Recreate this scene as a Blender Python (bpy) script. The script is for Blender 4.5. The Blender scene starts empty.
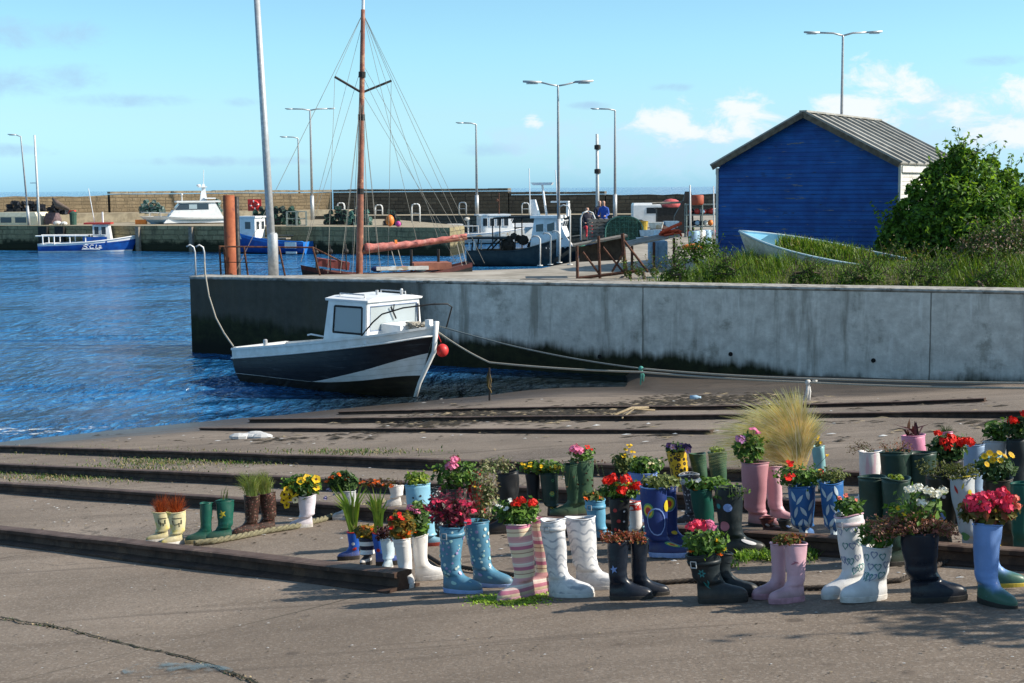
import bpy, math, random
from mathutils import Vector, Matrix, Quaternion, noise
random.seed(7)
S = bpy.context.scene
C = S.collection
PI = math.pi
R = math.radians

# ------------------------------------------------------------------ camera
F = 1422.0
CAM = Vector((0.0, 0.0, 4.4))
pit = math.atan((341.5 - 188.0) / F)
rol = R(0.45)
fw = Vector((0, math.cos(pit), -math.sin(pit)))
r0 = Vector((1, 0, 0)); u0 = r0.cross(fw)
rt = r0 * math.cos(rol) - u0 * math.sin(rol)
up = u0 * math.cos(rol) + r0 * math.sin(rol)
cd = bpy.data.cameras.new('camera')
cd.sensor_width = 36.0
cd.lens = F / 1024 * 36
cd.clip_start = 0.1; cd.clip_end = 60000
cam = bpy.data.objects.new('camera', cd); C.objects.link(cam)
m3 = Matrix((rt, up, -fw)).transposed()
cam.matrix_world = Matrix.Translation(CAM) @ m3.to_4x4()
S.camera = cam

# ------------------------------------------------------------------ view + light
S.view_settings.view_transform = 'Standard'
S.view_settings.look = 'None'
S.view_settings.gamma = 1.0
S.view_settings.use_curve_mapping = False
S.view_settings.exposure = 0.54
SUN_DIR = Vector((0.98, -0.09, math.tan(R(34)))).normalized()    # towards the sun
sun_el = math.asin(SUN_DIR.z); sun_az = math.atan2(SUN_DIR.x, SUN_DIR.y)
sl = bpy.data.lights.new('sun', 'SUN'); sl.energy = 5.0; sl.angle = R(0.5); sl.color = (1.0, 0.91, 0.78)
so = bpy.data.objects.new('sun', sl); C.objects.link(so)
so.rotation_euler = SUN_DIR.to_track_quat('Z', 'Y').to_euler()
so.location = (20, 0, 20)

W = bpy.data.worlds.new('World'); S.world = W; W.use_nodes = True
def world():
    nt = W.node_tree; N = nt.nodes; L = nt.links
    N.clear()
    out = N.new('ShaderNodeOutputWorld'); bg = N.new('ShaderNodeBackground'); L.new(bg.outputs[0], out.inputs[0])
    bg.inputs[1].default_value = 0.1
    sky = N.new('ShaderNodeTexSky'); sky.sky_type = 'NISHITA'; sky.sun_disc = False
    sky.sun_elevation = sun_el; sky.sun_rotation = sun_az
    sky.air_density = 1.0; sky.dust_density = 0.6; sky.ozone_density = 1.6
    tc = N.new('ShaderNodeTexCoord')
    def M(op, a, b=None, c=None):
        n = N.new('ShaderNodeMath'); n.operation = op
        for i, v in enumerate((a, b, c)):
            if v is None: continue
            if isinstance(v, (int, float)): n.inputs[i].default_value = v
            else: L.new(v, n.inputs[i])
        return n.outputs[0]
    sx = N.new('ShaderNodeSeparateXYZ'); L.new(tc.outputs['Generated'], sx.inputs[0])
    X, Y, Z = sx.outputs
    az = M('ARCTAN2', X, Y); el = M('ARCSINE', Z)
    # noise field for the cloud edges
    cv = N.new('ShaderNodeCombineXYZ'); L.new(M('MULTIPLY', az, 30.0), cv.inputs[0]); L.new(M('MULTIPLY', el, 52.0), cv.inputs[1])
    nz = N.new('ShaderNodeTexNoise'); nz.inputs['Scale'].default_value = 1.0; nz.inputs['Detail'].default_value = 9; nz.inputs['Roughness'].default_value = 0.66; nz.inputs['Distortion'].default_value = 0.35
    L.new(cv.outputs[0], nz.inputs['Vector'])
    fb = M('SUBTRACT', nz.outputs[0], 0.5)
    def blob(px, py, rx, ry):
        a0 = (px - 512) / F; e0 = (188 - py) / F
        da = M('DIVIDE', M('SUBTRACT', az, a0), rx / F); de = M('DIVIDE', M('SUBTRACT', el, e0), ry / F)
        d2 = M('ADD', M('MULTIPLY', da, da), M('MULTIPLY', de, de))
        return M('SUBTRACT', 1.0, d2)
    def union(bs):
        o = bs[0]
        for b in bs[1:]: o = M('MAXIMUM', o, b)
        return o
    def mask(field, k, lo, hi):
        f = M('ADD', field, M('MULTIPLY', fb, k))
        mr = N.new('ShaderNodeMapRange'); mr.interpolation_type = 'SMOOTHSTEP'
        L.new(f, mr.inputs[0]); mr.inputs[1].default_value = lo; mr.inputs[2].default_value = hi
        return mr.outputs[0]
    puffs = union([blob(868, 102, 42, 32), blob(840, 114, 34, 17), blob(735, 126, 40, 24), blob(668, 126, 38, 20), blob(752, 112, 22, 17), blob(700, 134, 50, 10),
                   blob(955, 120, 36, 15), blob(1005, 110, 46, 20), blob(1005, 138, 55, 16), blob(535, 124, 12, 8), blob(1180, 120, 120, 26), blob(-160, 120, 90, 22)])
    m1 = mask(puffs, 7.0, -0.35, 1.3)
    wide = union([blob(700, 150, 190, 34), blob(960, 140, 150, 42), blob(540, 140, 60, 20), blob(1300, 130, 300, 50), blob(-250, 130, 200, 40)])
    m2 = mask(wide, 4.0, -0.3, 1.6)
    grey = union([blob(40, 42, 80, 15), blob(45, 84, 78, 15), blob(140, 102, 62, 7), blob(250, 103, 22, 5), blob(490, 150, 40, 7), blob(670, 91, 24, 4), blob(975, 73, 36, 5), blob(590, 108, 20, 4),
                  blob(20, 150, 60, 6), blob(230, 160, 90, 5)])
    m3_ = mask(grey, 4.6, -0.5, 1.9)
    def mix(fac, a, b, k=1.0):
        n = N.new('ShaderNodeMix'); n.data_type = 'RGBA'
        f = M('MULTIPLY', fac, k); L.new(f, n.inputs[0])
        for s, v in ((6, a), (7, b)):
            if isinstance(v, tuple): n.inputs[s].default_value = v
            else: L.new(v, n.inputs[s])
        return n.outputs[2]
    tint = N.new('ShaderNodeMix'); tint.data_type = 'RGBA'; tint.blend_type = 'MULTIPLY'; tint.inputs[0].default_value = 1.0
    tr = N.new('ShaderNodeValToRGB'); e_ = tr.color_ramp.elements
    L.new(M('MULTIPLY', el, 1.0), tr.inputs[0])
    while len(e_) < len(SKY_TINT): e_.new(0.5)
    for i_, (p_, c_) in enumerate(SKY_TINT): e_[i_].position = p_; e_[i_].color = (*c_, 1)
    L.new(sky.outputs[0], tint.inputs[6]); L.new(tr.outputs[0], tint.inputs[7])
    # tint by height: bluer at the horizon, overhead raised as added fill light
    c = tint.outputs[2]
    c = mix(m3_, c, GREY_CLOUD, 0.8)
    c = mix(m2, c, PALE_CLOUD, 0.75)
    c = mix(m1, c, WHITE_CLOUD, 0.92)
    L.new(c, bg.inputs[0])
SKY_TINT = [(0.0, (0.66, 1.30, 2.25)), (0.02, (0.72, 1.22, 1.85)), (0.05, (0.78, 1.14, 1.48)), (0.095, (0.80, 1.18, 1.32)), (0.14, (0.80, 1.14, 1.28)), (0.30, (1.08, 1.22, 1.16)), (0.8, (1.05, 1.15, 1.12))]
GREY_CLOUD = (2.9, 4.5, 6.2, 1)
PALE_CLOUD = (4.0, 5.6, 7.0, 1)
WHITE_CLOUD = (6.6, 6.9, 7.2, 1)
world()

# ------------------------------------------------------------------ picking points
def ray(px, py):
    return (fw * F + rt * (px - 512) - up * (py - 341.5)).normalized()
def sstep(a, b, x):
    t = min(1.0, max(0.0, (x - a) / (b - a))); return t * t * (3 - 2 * t)
def G(x, y):                                             # height of the slipway
    z = 2.3 + 0.0603 * (x - 0.3) - 0.0983 * (y - 7.3)
    z -= 0.42 * sstep(17, 28, y) * sstep(0, 8, x)
    z = max(z, -3.0 + (3.08 + 0.02 * x) * sstep(0.2, 3.0, x))
    if y < 4: z = z - 0.02 * (4 - y)
    return max(z, -3.0)
def at(px, py):                                          # point of the slipway seen at a pixel
    d = ray(px, py); t = 2.0
    while t < 80:
        p = CAM + d * t
        if p.z <= G(p.x, p.y): break
        t += 0.02
    return p
def at_z(px, py, z):
    d = ray(px, py); t = (z - CAM.z) / d.z
    return CAM + d * t
def at_y(px, py, y):
    d = ray(px, py); return CAM + d * (y / d.y)
GN = Vector((-0.0603, 0.0983, 1)).normalized()

# ------------------------------------------------------------------ object helpers
def tag(o, label=None, cat=None, group=None, kind=None):
    if label: o['label'] = label
    if cat: o['category'] = cat
    if group: o['group'] = group
    if kind: o['kind'] = kind
    return o
def empty(name, loc, rz=0.0):
    o = bpy.data.objects.new(name, None); C.objects.link(o)
    o.location = loc; o.rotation_euler = (0, 0, rz); o.empty_display_size = 0.1
    return o
def copy_tree(o, parent=None):
    c = o.copy(); C.objects.link(c)
    if parent: c.parent = parent
    for ch in list(o.children): copy_tree(ch, c)
    return c

class Geo:
    def __init__(s): s.v = []; s.f = []; s.m = []; s.uv = None
    def add(s, vs, fs, m=0):
        o = len(s.v); s.v += [tuple(v) for v in vs]
        for f in fs: s.f.append(tuple(i + o for i in f)); s.m.append(m)
    def box(s, c, d, m=0, rz=0.0, ry=0.0, rx=0.0):
        mt = Matrix.Translation(c) @ Matrix.Rotation(rz, 4, 'Z') @ Matrix.Rotation(ry, 4, 'Y') @ Matrix.Rotation(rx, 4, 'X')
        x, y, z = d[0] / 2, d[1] / 2, d[2] / 2
        vs = [mt @ Vector(p) for p in ((-x, -y, -z), (x, -y, -z), (x, y, -z), (-x, y, -z), (-x, -y, z), (x, -y, z), (x, y, z), (-x, y, z))]
        s.add(vs, [(0, 3, 2, 1), (4, 5, 6, 7), (0, 1, 5, 4), (1, 2, 6, 5), (2, 3, 7, 6), (3, 0, 4, 7)], m)
        return s
    def loft(s, rings, m=0, cap0=True, cap1=True, closed=True):
        n = len(rings[0]); o = len(s.v)
        for r in rings: s.v += [tuple(p) for p in r]
        for i in range(len(rings) - 1):
            for j in range(n if closed else n - 1):
                k = (j + 1) % n
                s.f.append((o + i * n + j, o + i * n + k, o + (i + 1) * n + k, o + (i + 1) * n + j)); s.m.append(m)
        if cap0: s.f.append(tuple(o + j for j in reversed(range(n)))); s.m.append(m)
        if cap1: s.f.append(tuple(o + (len(rings) - 1) * n + j for j in range(n))); s.m.append(m)
        return s
    def tube(s, pts, r, n=8, m=0, caps=True):
        pts = [Vector(p) for p in pts]
        if not hasattr(r, '__len__'): r = [r] * len(pts)
        rings = []; up_ = None
        for i, p in enumerate(pts):
            d = (pts[min(i + 1, len(pts) - 1)] - pts[max(i - 1, 0)])
            if d.length < 1e-9: d = Vector((0, 0, 1))
            d.normalize()
            if up_ is None:
                up_ = d.orthogonal().normalized()
            else:
                up_ = (up_ - d * up_.dot(d))
                up_ = up_.normalized() if up_.length > 1e-6 else d.orthogonal().normalized()
            b = d.cross(up_)
            rings.append([p + (up_ * math.cos(2 * PI * j / n) + b * math.sin(2 * PI * j / n)) * r[i] for j in range(n)])
        return s.loft(rings, m, caps, caps)
    def lathe(s, prof, c=(0, 0, 0), n=16, m=0, caps=True):
        rings = [[(c[0] + r * math.cos(2 * PI * j / n), c[1] + r * math.sin(2 * PI * j / n), c[2] + z) for j in range(n)] for r, z in prof]
        return s.loft(rings, m, caps, caps)
    def ball(s, c, r, m=0, n=10, k=6, sc=(1, 1, 1)):
        rings = []
        for i in range(k + 1):
            a = -PI / 2 + PI * i / k; cr = max(math.cos(a), 0.02)
            rings.append([(c[0] + r * sc[0] * cr * math.cos(2 * PI * j / n), c[1] + r * sc[1] * cr * math.sin(2 * PI * j / n), c[2] + r * sc[2] * math.sin(a)) for j in range(n)])
        return s.loft(rings, m)
    def prism(s, outline, z0, z1, m=0):                 # outline in xy
        n = len(outline)
        return s.loft([[(x, y, z0) for x, y in outline], [(x, y, z1) for x, y in outline]], m)
    def xf(s, mt):
        s.v = [tuple(mt @ Vector(v)) for v in s.v]; return s
    def build(s, name, mats, parent=None, smooth=False, loc=None, rot=None):
        me = bpy.data.meshes.new(name)
        me.from_pydata(s.v, [], s.f)
        if not isinstance(mats, (list, tuple)): mats = [mats]
        for mm in mats: me.materials.append(mm)
        if len(mats) > 1: me.polygons.foreach_set('material_index', s.m)
        if smooth: me.polygons.foreach_set('use_smooth', [True] * len(s.f))
        if s.uv:
            ul = me.uv_layers.new(name='UVMap')
            for p in me.polygons:
                for li in p.loop_indices: ul.data[li].uv = s.uv[me.loops[li].vertex_index]
        me.update()
        o = bpy.data.objects.new(name, me); C.objects.link(o)
        if parent: o.parent = parent
        if loc is not None: o.location = loc
        if rot is not None: o.rotation_euler = rot
        return o

# ------------------------------------------------------------------ materials
MC = {}
class NT:
    def __init__(s, name):
        s.mat = bpy.data.materials.new(name); s.mat.use_nodes = True
        s.nt = s.mat.node_tree; s.N = s.nt.nodes; s.L = s.nt.links
        s.b = s.N['Principled BSDF']; s.out = s.N['Material Output']
        s.tc = s.N.new('ShaderNodeTexCoord')
    def put(s, sock, v):
        if v is None: return
        if isinstance(v, bpy.types.NodeSocket): s.L.new(v, sock)
        elif isinstance(v, (int, float)): sock.default_value = v
        else: sock.default_value = tuple(v) if len(v) == 4 or sock.type == 'VECTOR' else (v[0], v[1], v[2], 1)
    def P(s, **k):
        nm = dict(col='Base Color', rough='Roughness', metal='Metallic', normal='Normal', spec='Specular IOR Level', alpha='Alpha', coat='Coat Weight', ior='IOR', trans='Transmission Weight', emit='Emission Color', es='Emission Strength')
        for a, v in k.items(): s.put(s.b.inputs[nm[a]], v)
        return s
    def math(s, op, a, b=None, c=None):
        n = s.N.new('ShaderNodeMath'); n.operation = op
        for i, v in enumerate((a, b, c)): s.put(n.inputs[i], v)
        return n.outputs[0]
    def noise(s, scale=5, detail=4, rough=0.5, vec=None, dist=0.0):
        n = s.N.new('ShaderNodeTexNoise'); n.inputs['Scale'].default_value = scale; n.inputs['Detail'].default_value = detail
        n.inputs['Roughness'].default_value = rough; n.inputs['Distortion'].default_value = dist
        s.L.new(vec if vec is not None else s.tc.outputs['Object'], n.inputs['Vector']); return n.outputs[0]
    def voro(s, scale=5, feature='F1', vec=None, out='Distance', rnd=1.0):
        n = s.N.new('ShaderNodeTexVoronoi'); n.feature = feature; n.inputs['Scale'].default_value = scale; n.inputs['Randomness'].default_value = rnd
        s.L.new(vec if vec is not None else s.tc.outputs['Object'], n.inputs['Vector']); return n.outputs[out]
    def map(s, sc=(1, 1, 1), rot=(0, 0, 0), loc=(0, 0, 0), vec=None):
        n = s.N.new('ShaderNodeMapping'); n.inputs['Scale'].default_value = sc; n.inputs['Rotation'].default_value = rot; n.inputs['Location'].default_value = loc
        s.L.new(vec if vec is not None else s.tc.outputs['Object'], n.inputs['Vector']); return n.outputs[0]
    def ss(s, v, a, b, lo=0.0, hi=1.0):
        n = s.N.new('ShaderNodeMapRange'); n.interpolation_type = 'SMOOTHSTEP'
        s.put(n.inputs[0], v); n.inputs[1].default_value = a; n.inputs[2].default_value = b; n.inputs[3].default_value = lo; n.inputs[4].default_value = hi
        return n.outputs[0]
    def mix(s, f, a, b, mode='MIX'):
        n = s.N.new('ShaderNodeMix'); n.data_type = 'RGBA'; n.blend_type = mode
        s.put(n.inputs[0], f); s.put(n.inputs[6], a); s.put(n.inputs[7], b); return n.outputs[2]
    def ramp(s, v, stops, interp='LINEAR'):
        n = s.N.new('ShaderNodeValToRGB'); n.color_ramp.interpolation = interp
        e = n.color_ramp.elements
        while len(e) < len(stops): e.new(0.5)
        for i, (p, c) in enumerate(stops):
            e[i].position = p; e[i].color = (c[0], c[1], c[2], 1)
        s.L.new(v, n.inputs[0]); return n.outputs[0]
    def bump(s, h, st=0.3, d=0.02, nrm=None):
        n = s.N.new('ShaderNodeBump'); n.inputs['Strength'].default_value = st; n.inputs['Distance'].default_value = d
        s.L.new(h, n.inputs['Height'])
        if nrm is not None: s.L.new(nrm, n.inputs['Normal'])
        return n.outputs[0]
    def xyz(s, vec=None):
        n = s.N.new('ShaderNodeSeparateXYZ'); s.L.new(vec if vec is not None else s.tc.outputs['Object'], n.inputs[0]); return n.outputs

def sc3(c, k): return (c[0] * k, c[1] * k, c[2] * k)
def mat(name, c1, c2=None, scale=10, rough=0.55, metal=0.0, bump=0.15, bd=0.01, spec=0.4, c3=None, coat=0.0):
    if name in MC: return MC[name]
    t = NT(name)
    if c2 is None: c2 = sc3(c1, 0.72)
    n = t.noise(scale, 5, 0.6)
    col = t.mix(t.ss(n, 0.35, 0.65), c2, c1)
    if c3 is not None:
        n3 = t.noise(scale * 0.37, 6, 0.7)
        col = t.mix(t.ss(n3, 0.56, 0.62), col, c3)
    t.P(col=col, rough=t.ss(n, 0.2, 0.8, min(1, rough + 0.12), max(0.05, rough - 0.1)), metal=metal, spec=spec, coat=coat)
    if bump: t.P(normal=t.bump(t.noise(scale * 3, 4, 0.6), bump, bd))
    MC[name] = t.mat
    return t.mat
def leafmat(name, c, trans=0.35, rough=0.5):
    if name in MC: return MC[name]
    t = NT(name)
    n = t.noise(9, 2)
    col = t.mix(t.ss(n, 0.3, 0.7), sc3(c, 0.7), sc3(c, 1.2))
    t.P(col=col, rough=rough, spec=0.3)
    tr = t.N.new('ShaderNodeBsdfTranslucent'); t.L.new(t.mix(1.0, col, (1.25, 1.15, 0.6), 'MULTIPLY'), tr.inputs[0])
    mx = t.N.new('ShaderNodeMixShader'); mx.inputs[0].default_value = trans
    t.L.new(t.b.outputs[0], mx.inputs[1]); t.L.new(tr.outputs[0], mx.inputs[2]); t.L.new(mx.outputs[0], t.out.inputs[0])
    MC[name] = t.mat
    return t.mat
def glass(name='window_glass', c=(0.03, 0.04, 0.05), rough=0.06):
    if name in MC: return MC[name]
    t = NT(name); t.P(col=c, rough=rough, spec=0.8); MC[name] = t.mat; return t.mat

def text_mesh(s, size, name, m, parent, mw):
    cu = bpy.data.curves.new('lettering', 'FONT'); cu.body = s; cu.size = size; cu.extrude = 0.004; cu.resolution_u = 2
    o = bpy.data.objects.new('lettering', cu); C.objects.link(o)
    dg = bpy.context.evaluated_depsgraph_get()
    me = bpy.data.meshes.new_from_object(o.evaluated_get(dg))
    bpy.data.objects.remove(o)
    me.materials.clear(); me.materials.append(m)
    q = bpy.data.objects.new(name, me); C.objects.link(q); q.parent = parent; q.matrix_local = mw
    return q
# ================================================================== SETTING
# ---- sea and harbour water (one sheet to the horizon)
def m_water():
    t = NT('sea_water')
    o = t.tc.outputs['Object']
    v1 = t.map((1.0, 0.42, 1), (0, 0, R(-6)))
    w1 = t.noise(1.25, 3, 0.55, v1, 0.4)
    w2 = t.noise(4.6, 4, 0.6, v1, 0.5)
    w3 = t.noise(0.16, 2, 0.5, v1)
    h = t.math('ADD', t.math('MULTIPLY', w1, 0.8), t.math('ADD', t.math('MULTIPLY', w2, 0.40), t.math('MULTIPLY', w3, 0.9)))
    big = t.noise(0.05, 4, 0.6, t.map((0.5, 1.6, 1)))
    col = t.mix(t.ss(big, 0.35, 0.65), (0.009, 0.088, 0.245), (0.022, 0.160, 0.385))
    col = t.mix(t.ss(w2, 0.5, 0.68, 0, 0.45), col, (0.10, 0.36, 0.62))  # pale glints on the ripples, painted into the colour
    col = t.mix(t.ss(t.math('ADD', t.math('MULTIPLY', w1, 0.55), t.math('MULTIPLY', w2, 0.45)), 0.50, 0.40, 0, 0.55), col, (0.004, 0.042, 0.13))  # dark wave troughs, their shade painted into the colour
    calm = t.ss(t.noise(0.09, 3, 0.5, t.map((0.7, 1.5, 1), loc=(7, 3, 0))), 0.40, 0.62)
    # weedy shallows by the quay wall; dark wall and boat reflections painted in
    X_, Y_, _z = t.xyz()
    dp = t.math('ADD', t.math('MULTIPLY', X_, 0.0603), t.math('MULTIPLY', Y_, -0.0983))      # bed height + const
    weed_refl = t.math('MULTIPLY', t.ss(dp, -3.62, -3.15), t.ss(X_, -6.5, -2.6))
    col = t.mix(t.math('MULTIPLY', weed_refl, 0.95), col, (0.012, 0.016, 0.014))
    # white horses out at sea
    y = t.xyz()[1]
    far = t.ss(y, 190, 330)
    wh = t.ss(t.noise(0.11, 3, 0.6, t.map((0.5, 0.22, 1))), 0.66, 0.72)
    col = t.mix(t.math('MULTIPLY', far, wh), col, (0.55, 0.6, 0.62))
    t.P(col=col, rough=0.10, ior=1.33, spec=0.5, normal=t.bump(t.math('MULTIPLY', h, t.math('MULTIPLY_ADD', calm, 0.6, 0.45)), 1.0, 1.0))
    return t.mat
g = Geo()
ys = [-60, 10, 30, 60, 120, 250, 600, 1500, 5000, 15000, 42000]; xs = [-40000, -4000, -400, -80, 0, 80, 400, 4000, 40000]
for y in ys:
    for x in xs: g.v.append((x, y, 0.0))
n = len(xs)
for j in range(len(ys) - 1):
    for i in range(n - 1):
        g.f.append((j * n + i, j * n + i + 1, (j + 1) * n + i + 1, (j + 1) * n + i)); g.m.append(0)
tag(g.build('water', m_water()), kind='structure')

# ---- slipway: one sheet of worn aggregate concrete
def m_slip():
    t = NT('slipway_concrete')
    ra = t.map((0.42, 2.4, 1), (0, 0, R(42)))            # stains drag along the rails
    a = t.noise(0.5, 6, 0.62); b = t.noise(5, 6, 0.7); c = t.noise(70, 3, 0.6); s_ = t.noise(1.1, 6, 0.65, ra)
    col = t.ramp(a, [(0.32, (0.106, 0.082, 0.063)), (0.5, (0.168, 0.133, 0.104)), (0.68, (0.250, 0.202, 0.162))])
    col = t.mix(t.ss(s_, 0.5, 0.66, 0, 0.6), col, (0.088, 0.066, 0.050))
    col = t.mix(t.ss(b, 0.58, 0.7, 0, 0.4), col, (0.11, 0.092, 0.077))
    grit = t.voro(85, out='Color'); gs = t.N.new('ShaderNodeSeparateColor'); t.L.new(grit, gs.inputs[0])
    col = t.mix(t.ss(gs.outputs[0], 0.80, 0.86, 0, 0.45), col, (0.33, 0.29, 0.25))
    col = t.mix(t.ss(gs.outputs[1], 0.82, 0.88, 0, 0.5), col, (0.07, 0.058, 0.05))
    # old patches poured at another time
    pt = t.ss(t.voro(0.33, vec=t.map((1, 1, 1), (0, 0, 0.4)), out='Distance'), 0.2, 0.24)
    col = t.mix(t.math('MULTIPLY', pt, 0.22), col, (0.30, 0.24, 0.18))
    big2 = t.noise(0.23, 4, 0.55, t.map(loc=(4, 2, 0)))
    col = t.mix(t.ss(big2, 0.5, 0.62, 0, 0.35), col, (0.10, 0.078, 0.06))
    ty = t.noise(1.0, 4, 0.6, t.map((0.12, 5.0, 1), (0, 0, R(8))))
    col = t.mix(t.ss(ty, 0.60, 0.68, 0, 0.45), col, (0.075, 0.058, 0.046))
    sp = t.voro(3.2, out='Distance'); spc = t.noise(1.3, 3)
    col = t.mix(t.math('MULTIPLY', t.ss(sp, 0.10, 0.16, 1, 0), t.ss(spc, 0.5, 0.6, 0, 0.6)), col, (0.06, 0.045, 0.036))
    # slab joints
    jv = t.xyz(t.map((1, 1, 1), (0, 0, R(41))))
    for ax, per in ((0, 3.7), (1, 5.2)):
        fr = t.math('FRACT', t.math('DIVIDE', t.math('ADD', jv[ax], t.math('MULTIPLY', t.noise(1.2, 4), 0.06)), per))
        col = t.mix(t.math('MULTIPLY', t.ss(t.math('ABSOLUTE', t.math('SUBTRACT', fr, 0.5)), 0.0012, 0.0032, 1, 0), t.ss(a, .40, .55, .25, .8)), col, (0.05, 0.042, 0.03))
    # fine wandering cracks
    dv = t.N.new('ShaderNodeVectorMath'); dv.operation = 'ADD'
    nn = t.N.new('ShaderNodeTexNoise'); nn.inputs['Scale'].default_value = 1.4; nn.inputs['Detail'].default_value = 5
    t.L.new(t.tc.outputs['Object'], nn.inputs['Vector'])
    t.L.new(t.tc.outputs['Object'], dv.inputs[0]); t.L.new(nn.outputs['Color'], dv.inputs[1])
    cr = t.voro(0.42, 'DISTANCE_TO_EDGE', dv.outputs[0])
    crm = t.ss(cr, 0.002, 0.010, 1, 0)
    col = t.mix(t.math('MULTIPLY', crm, t.ss(a, 0.50, 0.62, 0, 0.5)), col, (0.035, 0.03, 0.022))
    # wet foreshore near the water
    z = t.xyz()[2]
    zw = t.math('ADD', z, t.math('MULTIPLY', t.math('SUBTRACT', s_, 0.5), 0.5))
    wet = t.ss(zw, 0.12, 0.50, 1, 0)
    col = t.mix(t.math('MULTIPLY', wet, 0.72), col, (0.030, 0.024, 0.020))
    rg = t.math('SUBTRACT', 0.9, t.math('MULTIPLY', wet, 0.55))
    h = t.math('ADD', t.math('MULTIPLY', c, 0.4), t.math('ADD', b, t.math('MULTIPLY', gs.outputs[0], 0.3)))
    t.P(col=col, rough=rg, spec=0.3, normal=t.bump(h, 0.55, 0.012))
    return t.mat
g = Geo()
xs = [-42 + 1.0 * i for i in range(28)] + [-14 + 0.25 * i for i in range(112)] + [14 + 1.0 * i for i in range(9)]
ys = [-6, -3, 0, 2] + [3 + 0.2 * i for i in range(75)] + [18 + 0.4 * i for i in range(58)]
for y in ys:
    for x in xs:
        nz = noise.noise(Vector((x * 0.8, y * 0.8, 0))) * 0.012 + noise.noise(Vector((x * 0.25, y * 0.25, 3))) * 0.03 * sstep(10, 20, y)
        g.v.append((x, y, G(x, y) + nz - 0.004))
n = len(xs)
for j in range(len(ys) - 1):
    for i in range(n - 1):
        a = j * n + i; x0, y0 = xs[i], ys[j]
        # stop a little behind the quay wall line
        wl = 38.6 - (xs[i] + 8.74) * 0.482
        if ys[j] > wl + 1.2 and xs[i] > -9.5: continue
        g.f.append((a, a + 1, a + n + 1, a + n)); g.m.append(0)
tag(g.build('slipway', m_slip(), smooth=True), kind='structure')

# ---- the near quay wall
PL = Vector((-8.74, 38.6, 0)); PR = Vector((10.55, 29.3, 0))
wd = (PR - PL); WLEN = wd.length; wd.normalize(); wn = Vector((wd.y, -wd.x, 0))      # wn looks at the camera
if wn.y > 0: wn = -wn
WANG = math.atan2(wd.y, wd.x)
def wall_pt(s, z, off=0.0):
    p = PL + wd * s + wn * off; return Vector((p.x, p.y, z))
def m_wall():
    t = NT('rendered_concrete_wall')
    X, Y, Z = t.xyz()
    st = t.noise(1.0, 6, 0.65, t.map((2.2, 2.2, 0.22)))
    st2 = t.noise(1.0, 5, 0.6, t.map((6, 6, 0.8)))
    b = t.noise(3, 6, 0.7); f = t.noise(28, 4, 0.65)
    col = t.ramp(b, [(0.3, (0.39, 0.38, 0.35)), (0.55, (0.59, 0.575, 0.53)), (0.75, (0.76, 0.745, 0.69))])
    col = t.mix(t.ss(st, 0.50, 0.68, 0, 0.75), col, (0.19, 0.185, 0.155))
    col = t.mix(t.ss(st2, 0.55, 0.72, 0, 0.6), col, (0.72, 0.715, 0.68))
    for jx in (13.1, 19.6):
        jm = t.ss(t.math('ABSOLUTE', t.math('SUBTRACT', t.math('ADD', X, t.math('MULTIPLY', t.noise(2.5, 2), 0.03)), jx)), 0.008, 0.022, 1, 0)
        col = t.mix(t.math('MULTIPLY', jm, 0.8), col, (0.09, 0.085, 0.07))
    col = t.mix(t.ss(t.noise(0.9, 6, 0.7), 0.56, 0.66, 0, 0.55), col, (0.17, 0.17, 0.14))
    col = t.mix(t.ss(f, 0.62, 0.7, 0, 0.5), col, (0.16, 0.16, 0.14))
    # the older unrendered, weed-stained end of the pier
    e = t.math('ADD', X, t.math('MULTIPLY', t.math('SUBTRACT', st, 0.5), 3.2))
    old = t.ss(e, 6.3, 8.6, 1, 0)
    oc = t.ramp(st, [(0.3, (0.020, 0.017, 0.011)), (0.5, (0.034, 0.029, 0.019)), (0.7, (0.058, 0.049, 0.032))])
    col = t.mix(t.math('MULTIPLY', old, 0.93), col, oc)
    # green-black weed below the tide line, running out to the right
    line = t.math('MULTIPLY_ADD', X, -0.042, 1.05)
    line = t.math('MAXIMUM', line, 0.22)
    zz = t.math('ADD', Z, t.math('ADD', t.math('MULTIPLY', t.math('SUBTRACT', st2, 0.5), 0.35), t.math('MULTIPLY', t.math('SUBTRACT', t.noise(0.5, 4, 0.6), 0.5), 0.9)))
    wd_ = t.ss(t.math('SUBTRACT', zz, line), -0.16, 0.14, 1, 0)
    ac = t.ramp(b, [(0.35, (0.010, 0.012, 0.006)), (0.6, (0.026, 0.030, 0.012)), (0.75, (0.05, 0.045, 0.02))])
    col = t.mix(wd_, col, ac)
    lo = t.ss(zz, 0.15, 0.5, 1, 0)
    col = t.mix(t.math('MULTIPLY', lo, old), col, (0.008, 0.009, 0.006))
    t.P(col=col, rough=0.85, spec=0.25, normal=t.bump(t.math('ADD', b, t.math('MULTIPLY', f, 0.5)), 0.5, 0.03))
    return t.mat
M_WALL = m_wall()
M_COPE = mat('coping_concrete', (0.40, 0.39, 0.36), (0.22, 0.21, 0.185), 5, 0.85, bump=0.4, bd=0.02, c3=(0.13, 0.12, 0.1))
EXT = 9.0
wroot = empty('quay_wall', PL, WANG)
tag(wroot, 'grey concrete quay wall with dark weed-stained left end along the slipway', 'quay wall')
g = Geo()
NX = 60
L_ = WLEN + EXT
def ztop(s): return 2.09 + 0.13 * min(1.0, s / WLEN)
segs = [i * L_ / NX for i in range(NX + 1)]
front = []; 
g.loft([[(s, 0.0, -1.6), (s, 0.0, ztop(s) - 0.09), (s, 1.0, ztop(s) - 0.09), (s, 1.0, -1.6)] for s in segs])
g.build('wall', M_WALL, wroot)
g = Geo()
cr = []
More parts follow.
